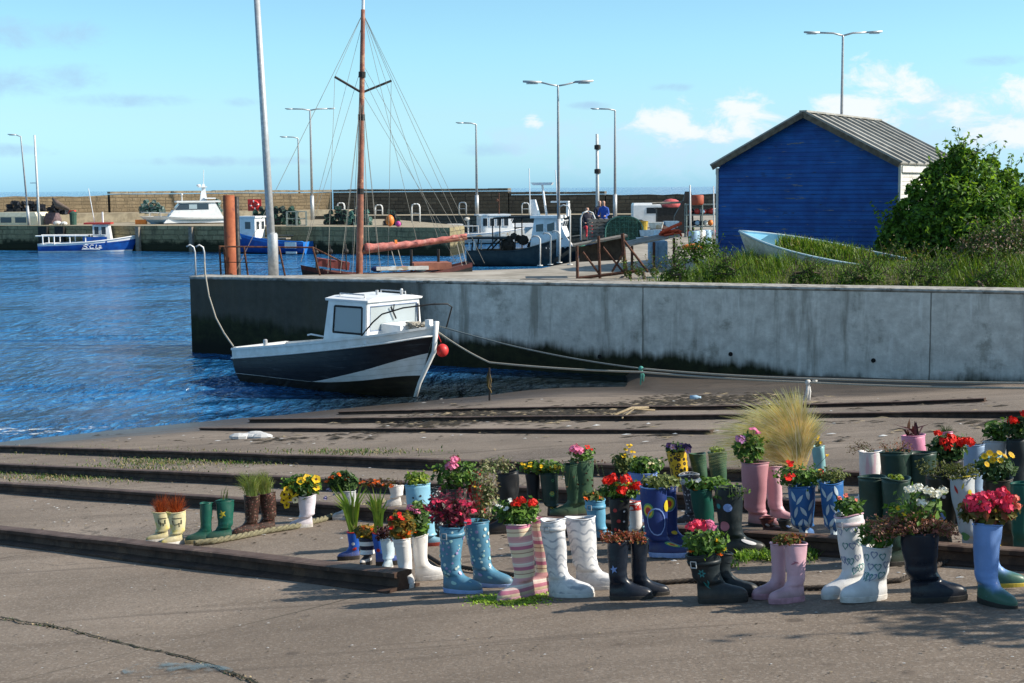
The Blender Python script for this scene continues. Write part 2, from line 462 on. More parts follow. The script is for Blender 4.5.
for s in segs:
    w = 0.02 * noise.noise(Vector((s * 1.7, 0, 0)))
    z = ztop(s) + 0.006 * noise.noise(Vector((s * 3, 5, 0)))
    cr.append([(s, 0.015 + w * 0.3, z - 0.088), (s, -0.03 + w, z - 0.05), (s, -0.012 + w, z - 0.012), (s, 0.05, z), (s, 0.75, z), (s, 0.75, z - 0.088)])
g.loft(cr)
g.build('coping', M_COPE, wroot, smooth=False)
g = Geo()                                                # drain holes near the foot
for px, py in ((706, 381), (797, 393), (423, 386), (832, 375)): pass
for sx, z in ((15.2, 0.62), (18.4, 0.62), (12.0, 0.42)):
    g.lathe([(0.05, 0), (0.05, 0.014)], n=14)
    for i in range(len(g.v) - 28, len(g.v)):
        v = g.v[i]; g.v[i] = (sx + v[0], -0.012 + v[2] - 0.003, z + v[1])
g.build('drain_hole', mat('hole_dark', (0.008, 0.008, 0.008), rough=0.9, bump=0), wroot)

# ---- quay deck behind the wall and round to the breakwater
M_DECK = mat('quay_deck_concrete', (0.33, 0.30, 0.25), (0.22, 0.20, 0.165), 1.2, 0.9, bump=0.35, bd=0.02, c3=(0.38, 0.35, 0.3))
M_STONE_D = None
def m_block(name, c1, c2, mortar, sc=0.9):
    t = NT(name)
    v = t.map((1, 1, 1), (R(90), 0, 0))
    dn = t.N.new('ShaderNodeTexNoise'); dn.inputs['Scale'].default_value = 0.8; dn.inputs['Detail'].default_value = 3; t.L.new(v, dn.inputs['Vector'])
    dm = t.N.new('ShaderNodeVectorMath'); dm.operation = 'MULTIPLY_ADD'; t.L.new(dn.outputs['Color'], dm.inputs[0]); dm.inputs[1].default_value = (0.5, 0.16, 0); t.L.new(v, dm.inputs[2]); v = dm.outputs[0]
    bt = t.N.new('ShaderNodeTexBrick'); t.L.new(v, bt.inputs['Vector'])
    bt.inputs['Scale'].default_value = sc; bt.inputs['Color1'].default_value = (*c1, 1); bt.inputs['Color2'].default_value = (*c2, 1); bt.inputs['Mortar'].default_value = (*mortar, 1)
    bt.inputs['Mortar Size'].default_value = 0.035; bt.inputs['Brick Width'].default_value = 0.62; bt.inputs['Row Height'].default_value = 0.26; bt.offset = 0.37; bt.squash = 1.5; bt.squash_frequency = 3; bt.inputs['Mortar Smooth'].default_value = 0.5; bt.inputs['Bias'].default_value = 0.1
    n = t.noise(1.1, 6, 0.7); f = t.noise(7, 5, 0.7)
    col = t.mix(t.ss(n, 0.4, 0.7, 0, 0.7), bt.outputs[0], sc3(c2, 0.62))
    col = t.mix(t.ss(t.noise(0.45, 5, 0.7), 0.42, 0.62, 0, 0.75), col, sc3(c1, 0.62))
    col = t.mix(t.ss(t.noise(1.0, 5, 0.7, t.map((1.2, 1.2, 0.25))), 0.5, 0.68, 0, 0.6), col, (0.07, 0.06, 0.045))
    col = t.mix(t.ss(f, 0.56, 0.72, 0, 0.7), col, sc3(c1, 1.4))
    col = t.mix(t.ss(t.noise(4, 5, 0.7), 0.55, 0.7, 0, 0.6), col, mortar)
    Z = t.xyz()[2]
    wd_ = t.ss(t.math('ADD', Z, t.math('MULTIPLY', t.math('SUBTRACT', n, 0.5), 1.4)), 0.55, 0.95, 1, 0)
    col = t.mix(wd_, col, (0.030, 0.032, 0.018))
    t.P(col=col, rough=0.9, spec=0.2, normal=t.bump(t.math('SUBTRACT', f, t.math('MULTIPLY', bt.outputs[1], 0.8)), 0.7, 0.06))
    return t.mat
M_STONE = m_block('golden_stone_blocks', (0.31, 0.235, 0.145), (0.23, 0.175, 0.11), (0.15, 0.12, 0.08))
M_STONE_DARK = m_block('shade_darkened_stone', (0.155, 0.128, 0.095), (0.085, 0.073, 0.058), (0.045, 0.04, 0.033), 0.8)  # stone of the shaded walls, shade put into a darker colour
M_QUAYFACE = m_block('quay_face_stone', (0.40, 0.33, 0.19), (0.26, 0.225, 0.125), (0.17, 0.145, 0.085), 0.7)
wall_back = lambda s: (PL + wd * s - wn * 0.75)
p1 = wall_back(0.0); p2 = wall_back(L_)
deck = [(p1.x, p1.y), (p2.x, p2.y), (75, 16), (75, 112), (8.6, 121.5), (7.2, 100), (4.1, 66), (2.1, 46.5), (0.9, 42.6), (-3.9, 40.6), (-8.3, 39.65)]
g = Geo(); n = len(deck)
g.v += [(x, y, 2.0) for x, y in deck]; g.f.append(tuple(range(n))); g.m.append(0)
tag(g.build('quay_deck', M_DECK), kind='structure')
g = Geo()
fe = deck[4:] 
g.loft([[(x, y, -1.5), (x, y, 1.99)] for x, y in fe], closed=False, cap0=False, cap1=False)
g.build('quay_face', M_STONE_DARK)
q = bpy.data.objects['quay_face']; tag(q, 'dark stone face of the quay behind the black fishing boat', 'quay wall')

# ---- outer breakwater: parapet wall, lit arm on the left and shaded arm on the right
def wall_run(name, a, b, z0, z1, th, m, label, jag=0.0, cap=None, closed_end=True):
    a = Vector((*a, 0)); b = Vector((*b, 0)); d = b - a; L = d.length; ang = math.atan2(d.y, d.x)
    root = empty(name, (a.x, a.y, 0), ang); tag(root, label, 'sea wall')
    g = Geo(); k = max(2, int(L / 1.2))
    rg = []
    for i in range(k + 1):
        s = L * i / k; zz = z1 + (noise.noise(Vector((s * 0.6, a.x, 1))) * jag if jag else 0)
        rg.append([(s, 0, z0), (s, 0, zz), (s, th, zz), (s, th, z0)])
    g.loft(rg); g.build('wall', m, root)
    if cap:
        g = Geo(); s = 0.0
        while s < L:
            w = random.uniform(1.2, 2.2); e = min(s + w, L)
            h = 0.2 + random.uniform(-0.03, 0.03)
            zz = z1 + 0.0
            g.box(((s + e) / 2, th / 2, zz + h / 2 + 0.06), (e - s - 0.03, th + 0.12, h))
            s = e
        g.build('coping', cap, root)
    return root
M_CAP = mat('coping_stone', (0.33, 0.28, 0.2), (0.2, 0.17, 0.125), 3, 0.9, bump=0.4, bd=0.03)
M_CAPD = mat('dark_coping_stone', (0.15, 0.13, 0.10), (0.08, 0.07, 0.055), 2, 0.9, bump=0.4, bd=0.03, c3=(0.3, 0.27, 0.2))  # coping of the shaded arm, its shade put into the colour
COR = Vector((-16.0, 128.0)); dl = Vector((-math.cos(R(25)), -math.sin(R(25)))); dr = Vector((math.cos(R(-10)), math.sin(R(-10))))
def lw(t): p = COR + dl * t; return (p.x, p.y)
def rw(t): p = COR + dr * t; return (p.x, p.y)
wall_run('breakwater_wall', lw(19.4), lw(0), 0.5, 4.12, 1.4, M_STONE, 'tall golden stone breakwater wall behind the white motor cruiser', jag=0.05, cap=M_CAP)
wall_run('breakwater_wall', lw(80), lw(19.6), 0.5, 4.0, 1.4, M_STONE, 'lower rougher golden wall at far left behind the black creel heap', jag=0.12)
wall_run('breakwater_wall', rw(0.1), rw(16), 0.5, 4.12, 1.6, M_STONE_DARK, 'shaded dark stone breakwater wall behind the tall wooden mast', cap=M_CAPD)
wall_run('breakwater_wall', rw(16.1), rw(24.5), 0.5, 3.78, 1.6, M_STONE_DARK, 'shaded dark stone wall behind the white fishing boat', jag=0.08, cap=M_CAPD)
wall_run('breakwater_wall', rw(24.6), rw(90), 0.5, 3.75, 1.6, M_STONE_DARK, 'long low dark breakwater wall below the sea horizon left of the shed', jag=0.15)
# raised walkway at the foot of the wall, and the lower landing quay in front of it
M_LEDGE = mat('ledge_stone', (0.36, 0.31, 0.22), (0.24, 0.205, 0.145), 2.2, 0.9, bump=0.4, bd=0.03)
def strip(name, pts_near, pts_far, z, zb, mtop, mface, label=None):
    g = Geo(); k = len(pts_near)
    rg = [[(pts_near[i][0], pts_near[i][1], zb), (pts_near[i][0], pts_near[i][1], z), (pts_far[i][0], pts_far[i][1], z), (pts_far[i][0], pts_far[i][1], zb)] for i in range(k)]
    g.loft(rg)
    g.m = [1] * len(g.f)
    for i in range(k - 1): g.m[i * 4 + 1] = 0
    o = g.build(name, [mtop, mface]); return o
def off(p, dx, dy): return (p[0] + dx, p[1] + dy)
o = strip('raised_walkway', [off(lw(80), 2, -3.4), off(lw(0), 1.0, -3.4), off(rw(2), 0, -4.2)], [lw(80), lw(0), rw(2)], 2.62, 0.4, M_LEDGE, M_LEDGE); tag(o, kind='structure')
o = strip('breakwater_promenade', [off(rw(2.05), -3, -5.2), off(rw(30), 0, -5.5)], [rw(2.05), rw(30)], 2.15, -1.4, M_LEDGE, M_STONE_DARK); tag(o, kind='structure')
QF = [(-62, 113.2), (-38.5, 108.5), (-24, 103.5), (-12, 97.8), (-4.0, 93.0)]
QB = [lw(80), off(lw(25), 1.0, -3.3), off(lw(6), 1.0, -3.3), (-11, 122.9), (-3.2, 97.8)]
o = strip('landing_quay', QF, QB, 1.86, -1.5, M_LEDGE, M_QUAYFACE); tag(o, kind='structure')
# masonry recesses (ladder slots) and damp timber fenders on the landing quay face
def qf(px, z=None):
    """front line of the landing quay seen at column px -> (x, y)"""
    k = (px - 512) / F
    for (x0, y0), (x1, y1) in zip(QF[:-1], QF[1:]):
        den = (x1 - x0) - k * (y1 - y0); t = (k * y0 - x0) / den
        if 0 <= t <= 1: return Vector((x0 + (x1 - x0) * t, y0 + (y1 - y0) * t, 0))
    return Vector((QF[0][0], QF[0][1], 0))
# ================================================================== BOATS
M_WHITE = mat('white_boat_paint', (0.78, 0.79, 0.80), (0.68, 0.69, 0.69), 3, 0.35, bump=0.04)
M_DIRTYW = mat('weathered_white_paint', (0.72, 0.71, 0.68), (0.55, 0.53, 0.48), 4, 0.5, bump=0.08, c3=(0.42, 0.33, 0.22))
M_BLUEH = mat('royal_blue_hull', (0.012, 0.085, 0.36), (0.008, 0.055, 0.26), 3, 0.35, bump=0.05)
M_BLUEL = mat('bright_blue_paint', (0.02, 0.20, 0.62), (0.015, 0.14, 0.48), 3, 0.4, bump=0.05)
M_BLACKH = mat('black_hull_paint', (0.010, 0.012, 0.018), (0.022, 0.025, 0.03), 4, 0.45, bump=0.08)
M_NAVYH = mat('dark_green_black_hull', (0.014, 0.022, 0.026), (0.03, 0.04, 0.042), 3, 0.5, bump=0.08)
M_GREYH = mat('pale_grey_hull', (0.52, 0.55, 0.55), (0.42, 0.44, 0.42), 3, 0.5, bump=0.05, c3=(0.36, 0.25, 0.12))
M_REDP = mat('faded_red_paint', (0.45, 0.05, 0.035), (0.32, 0.035, 0.03), 5, 0.55)
M_BOOTTOP = mat('weedy_bottom_paint', (0.028, 0.022, 0.014), (0.055, 0.042, 0.022), 8, 0.8, bump=0.5, bd=0.02)
M_GALV = mat('galvanised_steel', (0.50, 0.51, 0.52), (0.38, 0.39, 0.40), 9, 0.45, metal=0.35, bump=0.05)
M_PALEPOLE = mat('pale_painted_pole', (0.62, 0.63, 0.62), (0.5, 0.5, 0.49), 6, 0.5, bump=0.04)
M_RUST = mat('rusty_steel', (0.10, 0.038, 0.022), (0.045, 0.022, 0.016), 14, 0.85, bump=0.4, c3=(0.17, 0.075, 0.035))
M_DKSTEEL = mat('dark_steel', (0.03, 0.028, 0.027), (0.018, 0.017, 0.017), 12, 0.6, metal=0.3)
M_ROPE = mat('weathered_rope', (0.36, 0.34, 0.29), (0.25, 0.235, 0.2), 60, 0.9)
M_ROPEB = mat('blue_grey_rope', (0.16, 0.19, 0.20), (0.10, 0.12, 0.12), 60, 0.9)
M_TIMBER = mat('grey_timber', (0.27, 0.24, 0.20), (0.17, 0.15, 0.125), 6, 0.85, bump=0.4)
M_GLASS = glass()
M_BLUEWIN = glass('pale_reflecting_glass', (0.34, 0.42, 0.46), 0.08)
M_ORANGE = mat('orange_plastic', (0.75, 0.22, 0.03), (0.6, 0.16, 0.03), 8, 0.5)
M_REDPL = mat('red_plastic', (0.62, 0.035, 0.03), (0.5, 0.03, 0.03), 8, 0.45)
M_YEL = mat('yellow_plastic', (0.48, 0.32, 0.04), (0.36, 0.24, 0.03), 8, 0.5)
M_GREENPOT = mat('green_netting', (0.035, 0.10, 0.075), (0.02, 0.05, 0.04), 30, 0.85, bump=0.6)
M_TEALPOT = mat('teal_netting', (0.07, 0.20, 0.17), (0.03, 0.09, 0.08), 30, 0.85, bump=0.6)
M_BLACKPOT = mat('black_netting', (0.014, 0.016, 0.02), (0.03, 0.032, 0.04), 30, 0.85, bump=0.6)
M_LBLUE = mat('pale_blue_plastic', (0.30, 0.45, 0.58), (0.22, 0.34, 0.46), 8, 0.5)

def hull(L, B, sheer, keel, levels, mats, tw=0.75, mid=0.45, pw=2.2, rake=0.10, n=22, fl=3.0):
    """levels: functions of u giving the z where one band ends and the next begins (top down). Returns (Geo, half, sheer)."""
    def hb(u):
        s = tw + (1 - tw) * sstep(0, mid, u)
        return max(0.012, B / 2 * s * (1 - max(0, (u - mid) / (1 - mid)) ** pw))
    def pt(u, z, side):
        zs, zk = sheer(u), keel(u); f = min(1, max(0, (zs - z) / (zs - zk)))
        p = (1 - f ** fl) ** 0.75
        p *= 1 - 0.55 * f * sstep(0.55, 1, u)
        x = -L / 2 + L * u - rake * L * f * sstep(0.72, 1, u)
        return (x, side * max(0.01, hb(u) * p), z)
    g = Geo(); g.uv = []
    us = [i / n for i in range(n + 1)]
    lv = [sheer] + levels + [keel]
    for side in (-1, 1):
        for b in range(len(lv) - 1):
            sub = 5
            rings = []
            for u in us:
                za, zb = lv[b](u), lv[b + 1](u)
                rings.append([pt(u, za + (zb - za) * k / sub, side) for k in range(sub + 1)])
                for k in range(sub + 1):
                    zz = za + (zb - za) * k / sub
                    g.uv.append((u, (sheer(u) - zz) / (sheer(u) - keel(u))))
            g.loft(rings if side < 0 else [r[::-1] for r in rings], b, False, False, closed=False)
    # transom
    o = len(g.v); zz = [sheer(0) + (keel(0) - sheer(0)) * k / 8 for k in range(9)]
    ring = [pt(0, z, -1) for z in zz] + [pt(0, z, 1) for z in reversed(zz)]
    g.add(ring, [tuple(range(len(ring)))], 0); g.uv += [(0, 0)] * len(ring)
    return g, hb, pt
def deck_sheet(hb, L, zf, inset=0.04, m=0, n=22, u0=0.01, u1=0.985):
    g = Geo(); rg = []
    for i in range(n + 1):
        u = u0 + (u1 - u0) * i / n; h = max(0.005, hb(u) - inset); x = -L / 2 + L * u
        rg.append([(x, -h, zf(u)), (x, h, zf(u))])
    g.loft(rg, m, False, False, closed=False); return g
def gunwale(hb, L, sheer, r=0.05, n=22, out=0.0):
    g = Geo()
    for s in (-1, 1):
        g.tube([(-L / 2 + L * i / n, s * (hb(i / n) + out), sheer(i / n)) for i in range(n + 1)], r, 6)
    return g
def framed_window(root, c, w, h, rz, glassm, framem, th=0.03, fr=0.05, tilt=0.0):
    mt = Matrix.Translation(c) @ Matrix.Rotation(rz, 4, 'Z') @ Matrix.Rotation(tilt, 4, 'X')
    g = Geo()
    for sx in (-1, 1): g.box((sx * (w / 2), 0, 0), (fr, th, h + fr))
    for sz in (-1, 1): g.box((0, 0, sz * (h / 2)), (w - fr, th, fr))
    g.xf(mt); f = g.build('window', framem, root)
    g = Geo().box((0, 0.004, 0), (w - fr, th * 0.35, h - fr)); g.xf(mt); g.build('pane', glassm, f)
    return f
def at_boat(px, py, z=0.0): return at_z(px, py, z)

# ---- blue fishing boat moored at the landing quay (far left)
def blue_boat_a():
    p = qf(86); c = Vector((p.x, p.y, 0)); d = Vector((24, -5.0)).normalized()
    ang = math.atan2(-4.9, 14.5)
    loc = c + Vector((0.95, -1.9, 0)); ang = R(7)
    L, B = 7.0, 2.4
    r = empty('fishing_boat', loc, ang); tag(r, 'royal blue open fishing boat with white rails moored at far left', 'fishing boat')
    sh = lambda u: 0.62 + 0.55 * u ** 2.2; ke = lambda u: -0.5
    g, hb, pt = hull(L, B, sh, ke, [lambda u: sh(u) - 0.14 - 0.1 * sstep(0.5, 1, u), lambda u: 0.12], None, 0.8)
    h = g.build('hull', [M_WHITE, M_BLUEH, M_WHITE], r, True)
    deck_sheet(hb, L, lambda u: sh(u) - 0.3).build('deck', M_TIMBER, r)
    gunwale(hb, L, sh, 0.05).build('gunwale', M_WHITE, r, True)
    g = Geo()
    for s in (-1, 1):
        g.tube([(-3.6, s * 1.05, 1.22), (0.1, s * 1.15, 1.2)], 0.05, 6)
        for x in (-3.1, -2.3, -1.2, -0.1): g.tube([(x, s * 1.1, 0.6), (x, s * 1.1, 1.22)], 0.05, 6)
    g.build('railing', M_WHITE, r)
    g = Geo().box((0.55, -0.98, 0.86), (1.7, 0.06, 0.5)); g.build('side_board', M_BLUEH, r)
    w = Geo(); w.loft([[(0.35, -0.62, 0.5), (1.65, -0.55, 0.5), (1.65, 0.55, 0.5), (0.35, 0.62, 0.5)], [(0.35, -0.62, 2.0), (1.45, -0.5, 2.0), (1.45, 0.5, 2.0), (0.35, 0.62, 2.0)]])
    wh = w.build('wheelhouse', M_WHITE, r)
    Geo().box((0.7, 0, 2.07), (1.9, 1.5, 0.13)).build('roof', M_REDP, wh)
    for x in (0.62, 1.12): framed_window(wh, (x, -0.60, 1.55), 0.36, 0.62, 0.04, M_GLASS, M_WHITE)
    g = Geo().tube([(0.4, 0.1, 2.1), (0.05, 0.1, 4.6)], 0.03, 6); g.tube([(1.0, 0.0, 2.1), (1.0, 0, 2.9)], 0.07, 6); g.build('aerial', M_WHITE, r)
    g = Geo()                                             # white painted flourish on the side
    def sq(pts): g.tube([(x, -hb((x + L / 2) / L) - 0.012 - 0.0, z) for x, z in pts], 0.035, 6)
    sq([(0.10, 0.52), (-0.12, 0.56), (-0.26, 0.48), (-0.05, 0.42), (0.02, 0.33), (-0.15, 0.27), (-0.32, 0.32)]); sq([(0.48, 0.50), (0.30, 0.54), (0.18, 0.40), (0.26, 0.28), (0.46, 0.32)]); sq([(0.66, 0.55), (0.60, 0.30), (0.80, 0.27)])
    sq([(0.84, 0.46), (0.98, 0.44), (0.94, 0.34), (0.82, 0.36), (0.88, 0.28), (1.05, 0.30)]); sq([(-0.36, 0.22), (0.2, 0.245), (0.9, 0.21)])
    g.build('hull_flourish', M_WHITE, h)
    g = Geo()
    random.seed(4)
    for i in range(5): g.ball((-2.6 + i * 0.5, random.uniform(-0.4, 0.4), 0.55), 0.2, sc=(1, 1, 0.8))
    g.build('fish_basket', M_DIRTYW, r)
blue_boat_a()

# ---- white motor cruiser behind the quay edge
def cruiser():
    p = at_y(188, 221, 109.5); r = empty('motor_cruiser', (p.x, 110.0, 1.86), R(199)); tag(r, 'white motor cruiser with dark windows laid up on the far quay', 'motor boat'); r.scale = (0.92, 0.92, 0.76)
    L, B = 8.2, 2.6
    sh = lambda u: 0.62 + 0.20 * u; ke = lambda u: 0.02
    g, hb, pt = hull(L, B, sh, ke, [lambda u: 0.45], None, 0.9, rake=0.12)
    g.build('hull', [M_WHITE, M_LBLUE], r, True)
    deck_sheet(hb, L, lambda u: sh(u) - 0.03).build('deck', M_WHITE, r)
    g = Geo()
    g.loft([[(-2.9, -1.1, 0.1), (2.2, -1.0, 0.1), (2.2, 1.0, 0.1), (-2.9, 1.1, 0.1)], [(-2.4, -1.0, 1.35), (1.35, -0.9, 1.35), (1.35, 0.9, 1.35), (-2.4, 1.0, 1.35)],
            [(-2.05, -0.9, 2.15), (0.75, -0.85, 2.15), (0.75, 0.85, 2.15), (-2.05, 0.9, 2.15)]])
    cb = g.build('cabin', M_WHITE, r)
    Geo().box((-0.7, 0, 2.23), (3.6, 2.0, 0.16)).build('roof', M_WHITE, cb)
    for sgn in (1, -1):
        g = Geo()
        y0 = sgn * 1.02
        g.loft([[(-1.5, sgn * 0.975, 1.42), (1.25, sgn * 0.925, 1.42)], [(-1.5, sgn * 0.93, 2.05), (0.8, sgn * 0.875, 2.05)]], closed=False, cap0=False, cap1=False)
        g.build('window', M_GLASS, cb)
        g = Geo().loft([[(-0.55, sgn * 0.96, 1.5), (0.1, sgn * 0.945, 1.5)], [(-0.55, sgn * 0.94, 1.95), (0.1, sgn * 0.925, 1.95)]], closed=False, cap0=False, cap1=False)
        g.build('window', M_BLUEWIN, cb)
    Geo().loft([[(1.36, -0.8, 1.4), (1.36, 0.8, 1.4)], [(0.82, -0.76, 2.08), (0.82, 0.76, 2.08)]], closed=False, cap0=False, cap1=False).build('windscreen', M_GLASS, cb)
    g = Geo().loft([[(-1.5, -.12, 2.3), (-0.9, -.12, 2.3), (-0.9, .12, 2.3), (-1.5, .12, 2.3)], [(-1.35, -.06, 4.0), (-1.15, -.06, 4.0), (-1.15, .06, 4.0), (-1.35, .06, 4.0)]])
    g.box((-1.15, 0, 3.7), (0.7, 0.5, 0.1)); g.box((-1.7, 0, 2.55), (0.9, 1.4, 0.12)); g.ball((-0.85, 0, 3.85), 0.2, sc=(1, 1, 0.6)); g.tube([(-1.25, 0, 3.9), (-1.3, 0, 5.4)], 0.03, 5)
    g.build('radar_mast', M_WHITE, r)
    g = Geo(); g.tube([(0.6, 0.3, 2.2), (0.6, 0.3, 2.9)], 0.05, 6); g.ball((0.6, 0.3, 2.95), 0.12); g.build('light_mast', M_PALEPOLE, r)
    g = Geo()
    for s in (-1, 1):
        g.tube([(1.5, s * 1.1, 1.1), (3.0, s * 0.75, 1.15), (3.9, s * 0.1, 1.2)], 0.03, 5)
        for x, y in ((1.6, 1.1), (2.4, 0.93), (3.2, 0.65)): g.tube([(x, s * y, 0.7), (x, s * y, 1.13)], 0.025, 5)
    g.build('pulpit_rail', M_PALEPOLE, r)
cruiser()

# ---- second blue boat, bow to the left, behind the rusty pile
def blue_boat_b():
    c = at_z(272, 254, 0.0); r = empty('fishing_boat', (c.x - 0.3, c.y + 1.2, 0), R(180 - 22)); tag(r, 'bright blue fishing boat with small white wheelhouse seen past the leaning pole', 'fishing boat')
    L, B = 6.4, 2.3
    sh = lambda u: 0.85 + 0.75 * u ** 2; ke = lambda u: -0.4
    g, hb, pt = hull(L, B, sh, ke, [lambda u: sh(u) - 0.18, lambda u: 0.08], None, 0.85)
    h = g.build('hull', [M_BLUEL, M_BLUEH, M_BLACKH], r, True)
    deck_sheet(hb, L, lambda u: sh(u) - 0.25).build('deck', M_TIMBER, r)
    gunwale(hb, L, sh, 0.05).build('gunwale', M_BLUEL, r, True)
    wh = Geo().box((1.55, 0, 1.75), (1.5, 1.35, 1.5)).build('wheelhouse', M_WHITE, r)
    Geo().box((1.55, 0, 2.54), (1.75, 1.6, 0.1)).build('roof', M_WHITE, wh)
    for s in (1, -1):
        framed_window(wh, (1.35, s * 0.69, 1.95), 0.5, 0.55, 0, M_GLASS, M_WHITE)
        framed_window(wh, (0.785, s * 0.33, 1.95), 0.42, 0.6, R(90), M_GLASS, M_WHITE)
        framed_window(wh, (2.315, s * 0.33, 1.95), 0.45, 0.6, R(90), M_GLASS, M_WHITE)
    g = Geo().box((-2.3, 1.165, 0.62), (0.9, 0.02, 0.42)); g.box((-2.35, 1.15, 0.12), (0.85, 0.03, 0.14)); g.build('painted_name_patch', M_WHITE, h)
    g = Geo().box((-0.6, 0.2, 1.05), (2.0, 0.7, 0.1)); g.box((-0.9, -0.3, 1.25), (1.6, 0.1, 0.08)); g.tube([(-0.2, 0, 1), (-0.2, 0, 1.9)], 0.04, 6); g.build('hatch_boards', M_TIMBER, r)
blue_boat_b()

# ---- pale grey and white fishing boat in the middle distance
def grey_boat():
    c = at_z(488, 240.5, 0.0); r = empty('fishing_boat', (c.x + 0.2, 114, 0), R(13)); tag(r, 'pale grey fishing boat with white wheelhouse behind the black boat', 'fishing boat'); r.scale = (0.92, 0.92, 0.82)
    L, B = 8.4, 2.8
    sh = lambda u: 0.95 + 0.75 * u ** 2.2; ke = lambda u: -0.5
    g, hb, pt = hull(L, B, sh, ke, [lambda u: sh(u) - 0.12, lambda u: 0.1], None, 0.85)
    g.build('hull', [M_WHITE, M_GREYH, M_BLACKH], r, True)
    deck_sheet(hb, L, lambda u: sh(u) - 0.2).build('deck', M_DIRTYW, r)
    gunwale(hb, L, sh, 0.05).build('gunwale', M_WHITE, r, True)
    wh = Geo().loft([[(-0.9, -1, 0.8), (2.3, -0.9, 0.8), (2.3, 0.9, 0.8), (-0.9, 1, 0.8)], [(-0.9, -0.95, 2.7), (1.55, -0.85, 2.7), (1.55, 0.85, 2.7), (-0.9, 0.95, 2.7)]]).build('wheelhouse', M_WHITE, r)
    Geo().box((0.3, 0, 2.78), (2.8, 2.1, 0.14)).build('roof', M_WHITE, wh)
    for i in range(4): framed_window(wh, (-0.55 + i * 0.62, -0.985 + 0.012 * i, 2.1), 0.44, 0.8, 0.03, M_GLASS, M_WHITE)
    for s in (-1, 1): framed_window(wh, (1.88, s * 0.42, 2.1), 0.6, 0.75, R(90), M_GLASS, M_WHITE, tilt=R(21) if s else 0)
    Geo().box((2.9, 0, 1.75), (2.1, 1.5, 0.35)).build('foredeck_hatch', M_WHITE, r)
    g = Geo()
    for s in (-1, 1):
        g.tube([(-3.9, s * 1.15, 1.75), (-1.2, s * 1.3, 1.75)], 0.04, 6)
        for x in (-3.9, -3.0, -2.1, -1.2): g.tube([(x, s * 1.2, 0.9), (x, s * 1.2, 1.78)], 0.04, 6)
    g.build('railing', M_DIRTYW, r)
    g = Geo().box((-3.0, 0.1, 1.5), (1.2, 1.4, 0.9)); g.build('deck_box', M_DIRTYW, r)
    g = Geo().tube([(0.9, 0, 2.8), (0.9, 0, 4.9)], 0.05, 6); g.ball((0.75, 0, 4.2), 0.14); g.tube([(0.9, 0, 3.4), (0.9, 0, 3.4)], 0.1, 6)
    g.build('aerial_mast', M_RUST, r)
    g = Geo().tube([(-1.8, 0.2, 1), (-1.8, 0.2, 2.6)], 0.1, 6); g.ball((-1.9, 0.2, 2.4), 0.25, sc=(1, 0.6, 0.8)); g.build('winch_post', M_DIRTYW, r)
grey_boat()

